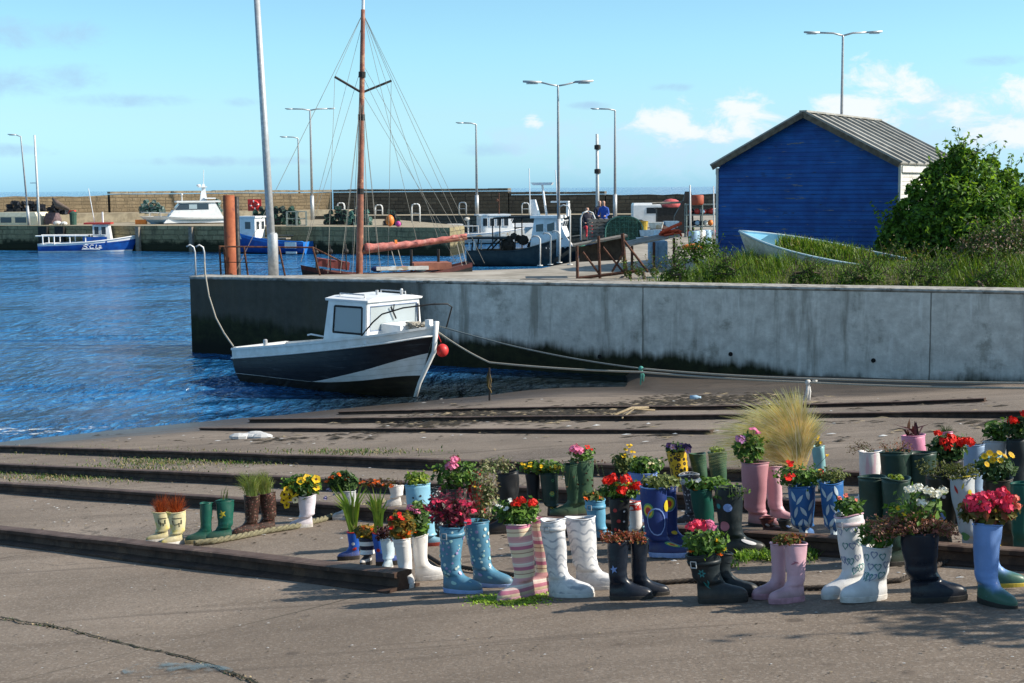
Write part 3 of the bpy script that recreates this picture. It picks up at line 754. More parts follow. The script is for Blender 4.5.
# ---- black boat with white wheelhouse moored alongside the quay
def black_boat():
    c = at_z(525, 267, 0.0); L, B = 6.6, 2.5
    r = empty('fishing_boat', (c.x + 0.15, c.y + 1.6, 0), R(-12)); tag(r, 'black hulled fishing boat with white wheelhouse moored beside the quay', 'fishing boat'); r.scale = (1, 1, 0.9)
    sh = lambda u: 0.95 + 0.95 * sstep(0.35, 1.0, u); ke = lambda u: -0.6
    g, hb, pt = hull(L, B, sh, ke, [lambda u: sh(u) - 0.1, lambda u: 0.06], None, 0.9, mid=0.5)
    h = g.build('hull', [M_NAVYH, M_NAVYH, M_BLACKH], r, True)
    deck_sheet(hb, L, lambda u: sh(u) - 0.3).build('deck', M_TIMBER, r)
    gunwale(hb, L, sh, 0.055).build('gunwale', M_NAVYH, r, True)
    wh = Geo().loft([[(0.35, -1.0, 1.1), (2.75, -0.72, 1.25), (2.75, 0.72, 1.25), (0.35, 1.0, 1.1)], [(0.45, -0.95, 2.0), (2.3, -0.78, 2.0), (2.3, 0.78, 2.0), (0.45, 0.95, 2.0)],
                          [(0.6, -0.9, 3.0), (1.95, -0.8, 3.0), (1.95, 0.8, 3.0), (0.6, 0.9, 3.0)]]).build('wheelhouse', M_WHITE, r)
    Geo().box((1.25, 0, 3.08), (1.75, 2.05, 0.16)).build('roof', M_WHITE, wh)
    for i in range(2): framed_window(wh, (0.9 + i * 0.62, -0.90 + 0.045 * i, 2.5), 0.46, 0.72, 0.07, M_GLASS, M_WHITE, tilt=R(-4))
    for s in (-1, 1): framed_window(wh, (2.14, s * 0.37, 2.5), 0.62, 0.72, R(90), M_GLASS, M_WHITE, tilt=R(18))
    g = Geo().loft([[(-1.9, -1.0, 2.95), (0.6, -0.95, 3.02), (0.6, 0.95, 3.02), (-1.9, 1.0, 2.95)], [(-1.7, -1.0, 3.06), (0.6, -0.95, 3.16), (0.6, 0.95, 3.16), (-1.7, 1.0, 3.06)]]); g.build('canopy', M_DKSTEEL, r)
    g = Geo()
    for s in (-1, 1):
        g.tube([(-1.8, s * 0.95, 0.8), (-1.8, s * 0.95, 3.0)], 0.04, 6)
        g.tube([(-0.5, s * 0.97, 0.8), (-0.5, s * 0.97, 3.0)], 0.04, 6)
    g.build('canopy_post', M_DKSTEEL, r)
    g = Geo(); random.seed(12)
    for i in range(9): g.ball((-0.3 + random.uniform(-0.9, 0.5), random.uniform(-0.7, 0.5), 1.1 + random.uniform(0, 0.9)), random.uniform(0.22, 0.4), n=7, k=4)
    g.build('net_heap', mat('brown_net', (0.07, 0.052, 0.04), (0.035, 0.028, 0.022), 30, 0.9, bump=0.8), r)
    g = Geo()
    g.box((-2.2, 0, 1.75), (2.4, 1.6, 0.12))
    for s in (-1, 1):
        for x in (-3.1, -1.4): g.tube([(x, s * 0.7, 0.8), (x + 0.1, s * 0.7, 1.75)], 0.05, 6)
        g.tube([(-2.4, s * 0.7, 0.8), (-1.6, s * 0.7, 1.7)], 0.05, 6)
    g.build('sorting_table', M_DKSTEEL, r)
    g = Geo()
    for s in (-1, 1): g.tube([(-3.2, s * 0.8, 0.9), (-3.2, s * 0.8, 1.5), (-2.9, s * 0.85, 1.55), (-2.9, s * 0.85, 0.95)], 0.05, 6)
    g.build('stern_bollard', M_WHITE, r)
    # white masts, radar bracket and funnel
    g = Geo().loft([[(0.3, -0.25, 3.1), (0.75, -0.25, 3.1), (0.75, 0.25, 3.1), (0.3, 0.25, 3.1)], [(0.2, -0.18, 4.15), (0.5, -0.18, 4.15), (0.5, 0.18, 4.15), (0.2, 0.18, 4.15)]]); g.build('funnel', M_WHITE, r)
    g = Geo().tube([(1.1, 0.2, 3.1), (0.85, 0.2, 5.1)], 0.07, 6); g.loft([[(0.35, 0, 5.05), (1.4, 0, 5.05), (1.4, 0.4, 5.05), (0.35, 0.4, 5.05)], [(0.2, 0, 5.22), (1.5, 0, 5.22), (1.5, 0.4, 5.22), (0.2, 0.4, 5.22)]]); g.build('radar_bracket', M_WHITE, r)
    g = Geo().tube([(1.75, 0.3, 3.1), (1.6, 0.3, 6.0)], 0.035, 6); g.tube([(0.25, -0.3, 3.1), (0.2, -0.3, 6.1)], 0.03, 6); g.build('aerial', M_WHITE, r)
    g = Geo().box((2.35, 0.1, 3.5), (0.12, 0.6, 0.8)); g.box((1.9, 0.1, 4.0), (1.0, 0.6, 0.1)); g.build('gantry', M_WHITE, r)
    # registration K 110
    x0 = 1.45; u = (x0 + L / 2) / L; y = -hb(u)
    sl_ = (hb(u - 0.02) - hb(u + 0.10)) / (0.12 * L)
    text_mesh('K  110', 0.46, 'registration_number', M_WHITE, h, Matrix.Translation((x0 - 0.2, y - 0.035, 1.12)) @ Matrix.Rotation(math.atan(sl_), 4, 'Z') @ Matrix.Rotation(R(88), 4, 'X'))
    g = Geo().ball((3.25, -0.3, 1.0), 0.28, sc=(1, 1, 1.2)); f = g.build('fender', mat('green_fender', (0.05, 0.2, 0.13), rough=0.5), r, True)
black_boat()

# ---- old wooden ketch behind the pier: mast, boom with red sail cover, rigging
def ketch():
    M_VARN = mat('varnished_spar', (0.30, 0.115, 0.07), (0.19, 0.075, 0.05), 7, 0.45, bump=0.15, c3=(0.42, 0.22, 0.13))
    base = at_z(359, 276.5, 2.0); y = base.y + 1.9
    hx = at_y(386, 276, y).x
    r = empty('sailing_boat', (hx, y, 0), R(12)); tag(r, 'wooden sailing boat with tall brown mast and red furled sail behind the pier', 'sailing boat')
    L, B = 4.9, 1.8
    sh = lambda u: 1.94 + 0.32 * abs(2 * u - 1) ** 2; ke = lambda u: -0.7
    # bow to the left
    g, hb, pt = hull(L, B, sh, ke, [lambda u: sh(u) - 0.12, lambda u: 0.1], None, 0.6)
    g.xf(Matrix.Rotation(PI, 4, 'Z')); g.build('hull', [mat('dark_maroon_paint', (0.11, 0.03, 0.028), (0.06, 0.022, 0.02), 6, 0.7), M_DKSTEEL, M_DKSTEEL], r, True)
    dk = deck_sheet(hb, L, lambda u: sh(u) - 0.06); dk.xf(Matrix.Rotation(PI, 4, 'Z')); dk.build('deck', mat('red_deck', (0.15, 0.05, 0.04), (0.09, 0.035, 0.03), 4, 0.8), r)
    mp = at_y(358.5, 262, y); lx = (mp.x - hx)
    top = at_y(363, 10, y)
    H = top.z
    tilt = (top.x - mp.x)
    g = Geo(); k = 24
    def mpt(z): return (lx + tilt * (z - 1.5) / (H - 1.5), 0, z)
    g.tube([mpt(1.6 + (H - 1.6) * i / k) for i in range(k + 1)], [0.102 * (1 - 0.42 * (i / k) ** 1.5) for i in range(k + 1)], 12)
    ms = g.build('mast', M_VARN, r, True)
    g = Geo().tube([mpt(H), mpt(H + 0.55)], 0.045, 6); g.build('mast_cap', M_WHITE, ms)
    g = Geo(); 
    for z in (H - 3.1, H - 5.2, H - 1.9): Geo().tube([mpt(z), mpt(z + 0.16)], 0.105, 10).build('mast_band', M_DKSTEEL, ms)
    zs = at_y(360, 93, y).z
    g = Geo()
    g.tube([mpt(zs), (mpt(zs)[0] - 0.78, -0.25, zs + 0.42)], 0.035, 6); g.tube([mpt(zs), (mpt(zs)[0] + 0.88, 0.25, zs + 0.36)], 0.035, 6); g.build('spreader', M_DKSTEEL, ms)
    # boom and furled red cover
    bz0 = at_y(366, 252, y).z; be = at_y(470, 246, y)
    blen = be.x - hx - lx
    g = Geo().tube([(lx + 0.1, 0, bz0), (lx + blen, 0.3, bz0 + 0.35)], 0.06, 8); g.build('boom', M_VARN, r)
    g = Geo(); k = 40; pts = []; rr = []
    random.seed(3)
    for i in range(k + 1):
        t = i / k; pts.append((lx + 0.2 + (blen - 0.2) * t, 0.3 * t, bz0 + 0.13 + 0.32 * t - 0.06 * math.sin(PI * t)))
        rr.append((0.088 * (1 - t) ** 0.55 + 0.03) * (1 + 0.26 * math.sin(i * 1.3) * random.uniform(0.0, 1)))
    g.tube(pts, rr, 10); g.build('sail_cover', mat('faded_red_canvas', (0.55, 0.21, 0.18), (0.42, 0.13, 0.11), 9, 0.85, bump=0.5, c3=(0.62, 0.32, 0.27)), r, True)
    g = Geo()
    for t in (0.33,): g.tube([(lx + blen * t, 0.3 * t - 0.0, bz0 + 0.13 + 0.32 * t), (lx + blen * t + 0.07, 0.3 * t, bz0 + 0.13 + 0.32 * t)], 0.13 - 0.08 * t, 8)
    g.build('sail_tie', M_ORANGE, r)
    g = Geo()
    for x in (lx + 1.55, lx + 2.35): g.tube([(x, 0.1, 2.0), (x, 0.1, bz0 + 0.05)], 0.04, 6)
    g.build('boom_crutch', M_DKSTEEL, r)
    # rigging
    g = Geo(); w = 0.0075
    def line(a, b, r_=w): g.tube([a, b], r_, 4, caps=False)
    hd = mpt(H - 0.1); sp = mpt(zs)
    SL = (sp[0] - 0.78, -0.25, zs + 0.42); SR = (sp[0] + 0.88, 0.25, zs + 0.36)
    line(hd, SL); line(SL, (lx - 0.95, -0.8, 2.05)); line(hd, SR); line(SR, (lx + 0.95, 0.8, 2.05))
    for dx, yy in ((-0.6, -1.0), (-0.25, -1.0), (0.25, -1.0), (0.55, -1.0), (-0.4, 1.0), (0.1, 1.0), (0.7, 1.0)): line(mpt(zs + 0.1), (lx + dx, yy * .8, 2.05))
    bow = (-L / 2 + 0.02, 0, 2.35)
    fs = at_y(236, 271, 40.4); fs = Matrix.Rotation(-R(12), 3, 'Z') @ (fs - Vector((hx, y, 0))); line(hd, tuple(fs), 0.010); line(mpt(zs + 0.8), bow); line(mpt(zs + 2.0), bow)
    for t in (0.55, 0.75, 0.98): line(hd, (lx + blen * t, 0.3, bz0 + 0.3 * t))
    line(mpt(zs), (lx + blen * 0.85, 0.3, bz0 + 0.3)); line(hd, (L / 2 + 0.5, 0.2, 2.2)); line(mpt(H - 1.5), (L / 2 + 0.1, -0.3, 2.2)); line(mpt(zs + 0.5), (L / 2 - 0.3, 0.5, 2.2))
    for dx in (0.16, -0.2, 0.24): line(mpt(H - 0.4), (lx + dx, 0.1, 2.05))
    for t in (0.3, 0.36, 0.9, 0.94): line((lx + blen * t, 0.1, bz0 + 0.2 * t), (lx + blen * t + 0.1, -0.3, 2.05), 0.012)
    g.build('rigging', M_ROPE, r)
    random.seed(9); bm_ = [mat('navy_canvas', (0.02, 0.035, 0.13), rough=0.8), M_LBLUE, M_REDPL, M_ORANGE]
    for x, c in ((lx + 0.5, 0), (lx + 0.95, 1), (lx + 1.25, 2), (lx + 1.75, 1), (lx + 2.35, 3)):
        Geo().ball((x, -0.35, 2.12), random.uniform(0.10, 0.16), sc=(1.5, 1, 0.7)).build('deck_bundle', bm_[c], r, True)
    g = Geo(); g.box((lx + 2.1, 0.0, 2.17), (1.1, 0.9, 0.2)); g.build('coach_roof', mat('faded_terracotta', (0.34, 0.13, 0.08), (0.24, 0.09, 0.06), 5, 0.7), r)
    g = Geo(); g.box((lx + 1.2, -0.55, 2.14), (1.5, 0.12, 0.10)); g.build('deck_plank', M_DIRTYW, r)
    g = Geo(); g.box((lx - 0.75, -0.1, 2.28), (0.9, 0.7, 0.22), ry=0.15); g.build('foredeck_hatch', mat('dull_red_hatch', (0.24, 0.05, 0.045), (0.14, 0.035, 0.03), 5, 0.7), r)
    g = Geo()
    for x in (-1.25, -0.85, -0.4): g.tube([(lx + x, -0.5, 2.1), (lx + x, -0.5, 2.85)], 0.02, 5); g.ball((lx + x, -0.5, 2.65), 0.08)
    g.build('stanchion', M_DKSTEEL, r)
ketch()
# ================================================================== QUAY FURNITURE
def lamp(px, ptop, depth, base_z, heads, label, sp=1.0, lean=0.0, r=0.075, arm_l=None, arm_r=None):
    t = at_y(px, ptop, depth); b = Vector((t.x - lean, depth, base_z)); Ht = t.z - base_z
    root = empty('street_lamp', b); tag(root, label, 'street lamp', 'lamp posts round the harbour')
    g = Geo().tube([(0, 0, 0), (lean * 0.22, 0, Ht * 0.22)], r * 1.5, 10); g.tube([(lean * 0.22, 0, Ht * 0.22), (lean * 0.95, 0, Ht - 0.1), (lean, 0, Ht)], [r, r * 0.65, r * 0.6], 10)
    g.build('pole', M_GALV, root, True)
    for s in heads:
        g = Geo().tube([(lean, 0, Ht - 0.03), (lean + s * sp * 0.4, 0, Ht + 0.01 + 0.07 * (sp > .8)), (lean + s * sp, 0, Ht + 0.10)], r * 0.5, 8); g.build('arm', M_GALV, root, True)
        x = lean + s * (sp + 0.28)
        g = Geo().loft([[(x - s * 0.32, -0.07, Ht + 0.07), (x - s * 0.32, 0.07, Ht + 0.07), (x - s * 0.32, 0.07, Ht + 0.13), (x - s * 0.32, -0.07, Ht + 0.13)],
                        [(x, -0.12, Ht + 0.07), (x, 0.12, Ht + 0.07), (x, 0.08, Ht + 0.155), (x, -0.08, Ht + 0.155)],
                        [(x + s * 0.32, -0.06, Ht + 0.10), (x + s * 0.32, 0.06, Ht + 0.10), (x + s * 0.32, 0.05, Ht + 0.16), (x + s * 0.32, -0.05, Ht + 0.16)]])
        h = g.build('lamp_head', M_GALV, root, True)
        Geo().box((x, 0, Ht + 0.055), (0.4, 0.18, 0.03)).build('lens', M_BLUEWIN, h)
    return root
lamp(843, 35, 60, 2.0, (-1, 1), 'double-headed street lamp rising above the blue shed roof', 1.02)
lamp(558, 85, 50, 2.0, (-1, 1), 'double-headed street lamp in front of the black fishing boat', 0.62, r=0.055)
lamp(310, 110, 121, 1.86, (-1, 1), 'double-headed street lamp left of the tall wooden mast', 1.5, r=0.11)
lamp(476, 124, 121, 2.15, (-1,), 'single-headed street lamp behind the grey fishing boat', 1.1, r=0.11)
lamp(615, 110, 112, 2.0, (-1,), 'single-headed street lamp right of the navigation mast', 1.3, r=0.11)
lamp(298, 138, 127, 2.62, (-1,), 'thin single-headed street lamp just left of a double-headed one', 1.0, r=0.09)
lamp(20.5, 136, 108.5, 1.86, (-1,), 'single-headed street lamp at the far left edge of the quay', 0.35, r=0.075, lean=-0.35)
# bare masts
def pole(name, px0, py0, px1, py1, depth, r, m, label, cat, z0=None):
    a = at_y(px0, py0, depth); b = at_y(px1, py1, depth)
    if z0 is not None: 
        t = (z0 - b.z) / (a.z - b.z); a = b + (a - b) * t
    root = Geo().tube([(0, 0, 0), ((b - a) * 0.5), (b - a)], [r, r * 0.85, r * 0.7], 10).build(name, m, None, True, loc=a); tag(root, label, cat); return root
p = pole('flag_mast', 38.5, 211, 34.5, 135, 108.2, 0.10, M_PALEPOLE, 'bare white mast beside the far left street lamp', 'mast', 1.86)
Geo().box((-0.32, 0, 3.2), (0.45, 0.04, 0.06)).build('cross_arm', M_PALEPOLE, p)
p = pole('navigation_mast', 597.5, 208, 597, 134, 108, 0.15, M_PALEPOLE, 'navigation mast with small lights right of the double-headed lamp', 'mast', 2.0)
for z in (3.4, 5.2): Geo().lathe([(0.10, 0), (0.24, 0.05), (0.24, 0.35), (0.10, 0.4)], (0, 0, z), 10).build('signal_light', M_DKSTEEL, p)
lp = pole('leaning_pole', 273.5, 276, 256, -14, 39.3, 0.115, M_GALV, 'tall grey metal pole leaning left on the pier end', 'pole', 2.02)
a = at_y(273.5, 276, 39.3)
Geo().lathe([(0.145, 0), (0.145, 1.15), (0.115, 1.2)], (0, 0, 0), 14).build('pole_sleeve', M_GALV, lp, True)
# rusty steel pile and the dark one behind it
def pile(px, ptop, depth, w, z0, m, label):
    t = at_y(px, ptop, depth); r = w / F * depth / 2
    g = Geo().lathe([(r, z0), (r, t.z - 0.01), (r * 0.86, t.z), (r * 0.84, t.z - 0.25)], (0, 0, 0), 20, caps=False)
    o = g.build('mooring_pile', m, None, True, loc=(t.x, depth, 0)); tag(o, label, 'mooring pile'); return o
M_PILE = mat('orange_rust', (0.33, 0.095, 0.035), (0.24, 0.065, 0.03), 3, 0.8, bump=0.3, c3=(0.17, 0.05, 0.03))
pile(228.6, 195, 40.2, 11.5, -1, M_PILE, 'orange rusted steel pile rising at the pier end')
pile(235.8, 196.5, 43.0, 6.0, -1, M_DKSTEEL, 'dark thin steel pile directly behind the orange rusted one')

# rusty railing along the pier end
def railing():
    top = [at_y(px, py, d) for px, py, d in ((219, 246.5, 39.6), (262, 247, 39.9), (313, 247.5, 40.1), (342, 262, 40.25))]
    r = empty('pier_railing', (0, 0, 0)); tag(r, 'rusty thin steel railing with slanting posts along the pier end', 'railing')
    g = Geo().tube(top[:3] + [top[3]], 0.025, 6); g.build('top_rail', M_RUST, r)
    for px, py, qx in ((219.5, 247, 221), (224, 247, 226), (244, 247, 248), (279, 247, 285), (313, 248, 320)):
        a = at_y(px, py, 39.7); b = at_z(qx, 276, 2.0); b = Vector((at_y(qx, 276, 39.9).x, 39.9, 2.0))
        Geo().tube([a, b], 0.03, 6).build('post', M_RUST, r)
    mid = [at_y(px, py, 39.8) for px, py in ((220, 262), (282, 263))]
    Geo().tube(mid, 0.012, 5).build('mid_rail', M_DKSTEEL, r)
railing()
# galvanised ladder hoop at the pier corner and the rope hanging from it
a = Vector((at_y(195.7, 276, 38.9).x, 38.9, 2.0)); b = Vector((at_y(205, 276, 38.75).x, 38.75, 2.0))
r = empty('ladder_handrail', a); tag(r, 'curved galvanised ladder handrail at the left pier corner', 'handrail')
for q, nm in ((a, 'rail'), (b, 'rail')):
    o = q - a
    Geo().tube([o, o + Vector((0.0, 0, 0.72)), o + Vector((-0.03, 0, 0.86)), o + Vector((-0.12, -0.05, 0.93)), o + Vector((-0.2, -0.1, 0.88))], 0.024, 8).build('rail', M_GALV, r, True)
g = Geo(); pts = [at_y(198, 228, 38.9)]
pts = [at_y(px, py, d) for px, py, d in ((196, 226, 60), (200, 243, 50), (204, 262, 39.2), (206, 279, 38.5), (211, 300, 38.3), (219, 320, 37.6), (232, 345, 35.2))]
o = Geo().tube([at_y(204.5, 262, 38.6), at_y(205.5, 275, 38.5), at_y(206.3, 280, 38.15), at_y(209, 296, 38.0), at_y(216, 318, 37.4), at_y(224, 333, 36.2), at_y(233, 346, 34.5)], 0.022, 6).build('hanging_rope', M_ROPE, None, True); tag(o, 'pale rope hanging from the pier corner down to the boat stern', 'rope')

# four white curved handrails beside the black boat
for i, (px, pb, pt_) in enumerate(((540, 266, 236), (550.5, 265, 233), (559.5, 263, 231), (570, 265, 205))):
    b = at_z(px, pb, 2.0); t = at_y(px, pt_, b.y); h = t.z - 2.0
    g = Geo().tube([(0, 0, 0), (0.01, 0, h * 0.9), (-0.05, 0.02, h * 0.98), (-0.2, 0.05, h), (-0.32 if i == 3 else -0.22, 0.1, h * 0.97)], 0.025, 8)
    g.lathe([(0.09, 0), (0.09, 0.03)], n=10)
    o = g.build('handrail', M_PALEPOLE, None, True, loc=b)
    tag(o, ['leftmost low white curved handrail beside the black boat', 'second white curved handrail from the left beside the black boat', 'white curved handrail against the black boat bow, third from left', 'tallest white curved handrail right of the black boat'][i], 'handrail', 'white handrails at the quay edge')
# hooped ladders on the promenade edge
for px, py, d, lb in ((340.5, 203, 122.9, 'hooped ladder rails directly left of the tall brown mast'), (378.5, 205, 122.4, 'hooped ladder rails just right of the tall brown mast'), (415.5, 204, 108, 'tall hooped ladder rails above the landing quay end'), (462.5, 202.5, 121.2, 'white hooped ladder rails left of the lamp behind the grey boat'), (525.5, 203, 120.2, 'white hooped ladder rails above the grey boat wheelhouse')):
    t = at_y(px, py, d); z0 = 1.86 if d < 110 else 2.15; h = t.z - z0; w = 0.3
    r = Geo()
    for s in (-1, 1):
        for yy in (0, 0.5): r.tube([(s * w, yy, 0), (s * w, yy, h - 0.25), (s * w * 0.8, yy, h - 0.06), (s * w * 0.4, yy, h), (0.0, yy, h)], 0.045, 6)
    r.tube([(-w, 0, h * 0.5), (w, 0, h * 0.5)], 0.03, 5)
    tag(r.build('ladder_hoops', M_PALEPOLE, None, True, loc=(t.x, d, z0)), lb, 'ladder', 'hooped ladders round the harbour')

# ---- lobster creels
def creel_mesh(name, m):
    g = Geo(); w, d, h = 0.72, 0.48, 0.4
    arcs = []
    for k in range(3):
        x = -w / 2 + w * k / 2
        g.tube([(x, d / 2 * math.cos(PI * i / 8), h * math.sin(PI * i / 8) ** 0.7) for i in range(9)], 0.022, 5)
    for i in (0, 2, 4, 6, 8): g.tube([(-w / 2, d / 2 * math.cos(PI * i / 8), h * math.sin(PI * i / 8) ** 0.7), (w / 2, d / 2 * math.cos(PI * i / 8), h * math.sin(PI * i / 8) ** 0.7)], 0.018, 5)
    g.box((0, 0, 0.02), (w, d, 0.03))
    for k in range(5):                                   # netting strands
        x = -w / 2 + w * (k + 0.5) / 5
        g.tube([(x, 0.98 * d / 2 * math.cos(PI * i / 8), 0.98 * h * math.sin(PI * i / 8) ** 0.7) for i in range(9)], 0.011, 3, 1)
    for i in range(1, 8): g.tube([(-w / 2, 0.97 * d / 2 * math.cos(PI * (i + 0.5) / 8), 0.97 * h * math.sin(PI * (i + 0.5) / 8) ** 0.7), (w / 2, 0.97 * d / 2 * math.cos(PI * (i + .5) / 8), 0.97 * h * math.sin(PI * (i + .5) / 8) ** 0.7)], 0.010, 3, 1)
    rg = [[(x, 0.86 * d / 2 * math.cos(PI * i / 8), 0.03 + 0.82 * h * math.sin(PI * i / 8) ** 0.7) for i in range(9)] for x in (-w * 0.44, w * 0.44)]
    g.loft(rg, 1, True, True)
    return g
def creel_heap(px0, px1, d, z0, layers, kinds, label, group, seed, sc=0.68):
    layers = layers + 1
    random.seed(seed)
    a = at_y(px0, 215, d).x; b = at_y(px1, 215, d).x
    protos = {}
    for L_ in range(layers):
        n = max(1, int((b - a) / (0.66 * sc)) - L_ // 2 - (L_ == layers - 1))
        for row in (0, 1):
            if row == 1 and L_ > 1: continue
            for i in range(n):
                x = a + (b - a) * (i + 0.5 + 0.2 * L_) / (n + 0.4 * L_) + random.uniform(-0.12, 0.12)
                k = random.choice(kinds)
                if k not in protos:
                    f, m = k
                    o = creel_mesh('lobster_creel', None).build('lobster_creel', [f, m]); protos[k] = o
                else:
                    o = protos[k].copy(); C.objects.link(o)
                o.location = (x, d + row * 0.45 + random.uniform(-0.1, 0.1), z0 + L_ * 0.38 * sc + random.uniform(0, 0.05))
                o.rotation_euler = (random.uniform(-0.25, 0.25), random.uniform(-0.3, 0.3), random.uniform(-0.5, 0.5) + PI * random.choice((0, 0.5)))
                o.scale = (sc, sc, sc)
                tag(o, label, 'lobster creel', group)
M_POTBLUE = mat('blue_black_net', (0.025, 0.032, 0.05), (0.012, 0.014, 0.02), 30, 0.8)
M_POTGREY = mat('pale_creel_frame', (0.22, 0.27, 0.26), (0.12, 0.15, 0.14), 20, 0.8)
creel_heap(5, 46, 112.2, 2.62, 3, [(M_BLACKPOT, M_POTBLUE), (M_POTBLUE, M_BLACKPOT)], 'black lobster creel in the heap behind the cream-roofed boat', 'black creels heaped at far left', 21)
creel_heap(47, 66, 112.0, 2.62, 3, [(M_BLACKPOT, M_POTBLUE), (M_POTBLUE, M_BLACKPOT)], 'blue-black lobster creel in the heap right of the bare mast', 'dark creels right of the bare mast', 22)
creel_heap(138, 164, 115.2, 2.62, 3, [(M_POTGREY, M_TEALPOT), (M_TEALPOT, M_POTGREY)], 'grey-green lobster creel heaped left of the white cruiser cabin', 'grey-green creels by the cruiser', 23)
creel_heap(212, 222, 116, 2.62, 3, [(M_POTGREY, M_TEALPOT)], 'teal lobster creel stacked just left of the rusted pile', 'teal creels by the rusted pile', 24)
creel_heap(250, 300, 104, 1.86, 4, [(M_GREENPOT, M_BLACKPOT), (M_GREENPOT, M_GREENPOT)], 'dark green lobster creel stacked above the bright blue boat', 'dark creels above the blue boat', 25)
creel_heap(322, 352, 103, 1.86, 4, [(M_GREENPOT, M_BLACKPOT), (M_BLACKPOT, M_GREENPOT)], 'dark green lobster creel stacked left of the tall mast', 'dark creels left of the mast', 26)
creel_heap(346, 372, 101, 1.86, 4, [(M_TEALPOT, M_TEALPOT), (M_POTGREY, M_TEALPOT)], 'pale teal lobster creel stacked behind the tall mast', 'teal creels behind the mast', 27)
creel_heap(383, 402, 99.6, 1.86, 3, [(M_BLACKPOT, M_POTBLUE), (M_GREENPOT, M_BLACKPOT)], 'dark lobster creel stacked right of the tall mast', 'dark creels right of the mast', 28)
# open creel frames (pale) on the landing quay
for px, lb in ((291, 'pale empty creel rack left of the double-headed lamp'), (301, 'pale empty creel rack right beside another rack'), ):
    t = at_y(px, 214, 100.5); g = Geo()
    for s in (-1, 1):
        for yy in (0, 0.5): g.tube([(s * 0.33, yy, 0), (s * 0.33, yy, 1.0)], 0.035, 5)
    for z in (0.05, 0.5, 1.0): g.tube([(-0.33, 0, z), (0.33, 0, z)], 0.03, 5); g.tube([(-0.33, 0.5, z), (0.33, 0.5, z)], 0.03, 5)
    tag(g.build('creel_rack', M_POTGREY, None, loc=(t.x, 100.5, 1.86)), lb, 'rack')
t = at_y(389, 223, 95.6); o = Geo().ball((0, 0, 0.42), 0.33, sc=(0.9, 0.9, 1.2)).build('mooring_buoy', M_ORANGE, None, True, loc=(t.x, 96.3, 1.86)); tag(o, 'round orange mooring buoy on the landing quay right of the mast', 'buoy')
t = at_y(398, 225, 95.6); o = Geo().ball((0, 0, 0.2), 0.2).build('mooring_buoy', mat('magenta_plastic', (0.5, 0.06, 0.3), rough=0.5), None, True, loc=(t.x, 95.8, 1.86)); tag(o, 'small magenta buoy beside the orange one on the quay', 'buoy')
# lifebuoy board
def lifering():
    d = 104.6; t = at_y(254.5, 205, d); root = empty('lifebuoy_station', (t.x, d, 1.86)); tag(root, 'red lifebuoy board on a slim post above the blue boat wheelhouse', 'lifebuoy station')
    z = t.z - 1.86
    Geo().tube([(-0.2, 0.1, 0.0), (-0.12, 0.05, z - 0.3)], 0.035, 6).build('post', M_PALEPOLE, root)
    Geo().box((0, 0.05, z), (0.98, 0.06, 0.86)).build('board', M_REDPL, root)
    g = Geo(); rg = []
    for i in range(20):
        a = 2 * PI * i / 20; cx, cz = 0.26 * math.cos(a), 0.26 * math.sin(a)
        rg.append([(cx + 0.09 * math.cos(a) * math.cos(b), -0.05 + 0.06 * math.sin(b), z + cz + 0.09 * math.sin(a) * math.cos(b)) for b in (0, 1.05, 2.1, 3.14, 4.2, 5.24)])
    rg.append(rg[0]); g.loft(rg, 0, False, False); 
    g.m = [1 if (i // 6) % 5 in (0,) else 0 for i in range(len(g.f))]
    g.build('lifebuoy', [M_REDPL, M_WHITE], root, True)
lifering()
# cream cuddy boat laid up at far left
t = at_y(19, 222, 109.8)
r = empty('cabin_boat', (t.x, 111.0, 1.86), R(-18)); tag(r, 'cream cabin boat with dark window openings on the far left quay', 'boat')
g = Geo().loft([[(-2.2, -0.9, 0), (1.9, -0.9, 0), (1.9, 0.9, 0), (-2.2, 0.9, 0)], [(-2.15, -0.9, 0.65), (1.85, -0.9, 0.65), (1.85, 0.9, 0.65), (-2.15, 0.9, 0.65)], [(-1.8, -0.75, 0.98), (1.55, -0.75, 0.98), (1.55, 0.75, 0.98), (-1.8, 0.75, 0.98)]])
g.build('cabin', mat('cream_paint', (0.80, 0.74, 0.54), (0.7, 0.64, 0.46), 4, 0.6), r)
for x in (-1.0, 0.35): Geo().box((x, -0.905, 0.38), (1.0, 0.02, 0.42)).build('window', M_GLASS, r)
g = Geo().lathe([(0.62, 0), (0.66, 0.35), (0.5, 0.85)], (2.6, 0, 0.05), 12); g.build('canopy', mat('purple_brown_canvas', (0.14, 0.09, 0.10), (0.08, 0.055, 0.06), 6, 0.8), r)
g = Geo(); g.tube([(2.7, 0, 2.0), (3.3, -0.2, 1.5), (4.4, -0.4, 1.2)], [0.1, 0.28, 0.1], 8); g.build('furled_sail', mat('brown_canvas', (0.16, 0.115, 0.09), (0.1, 0.075, 0.06), 6, 0.85), r, True)
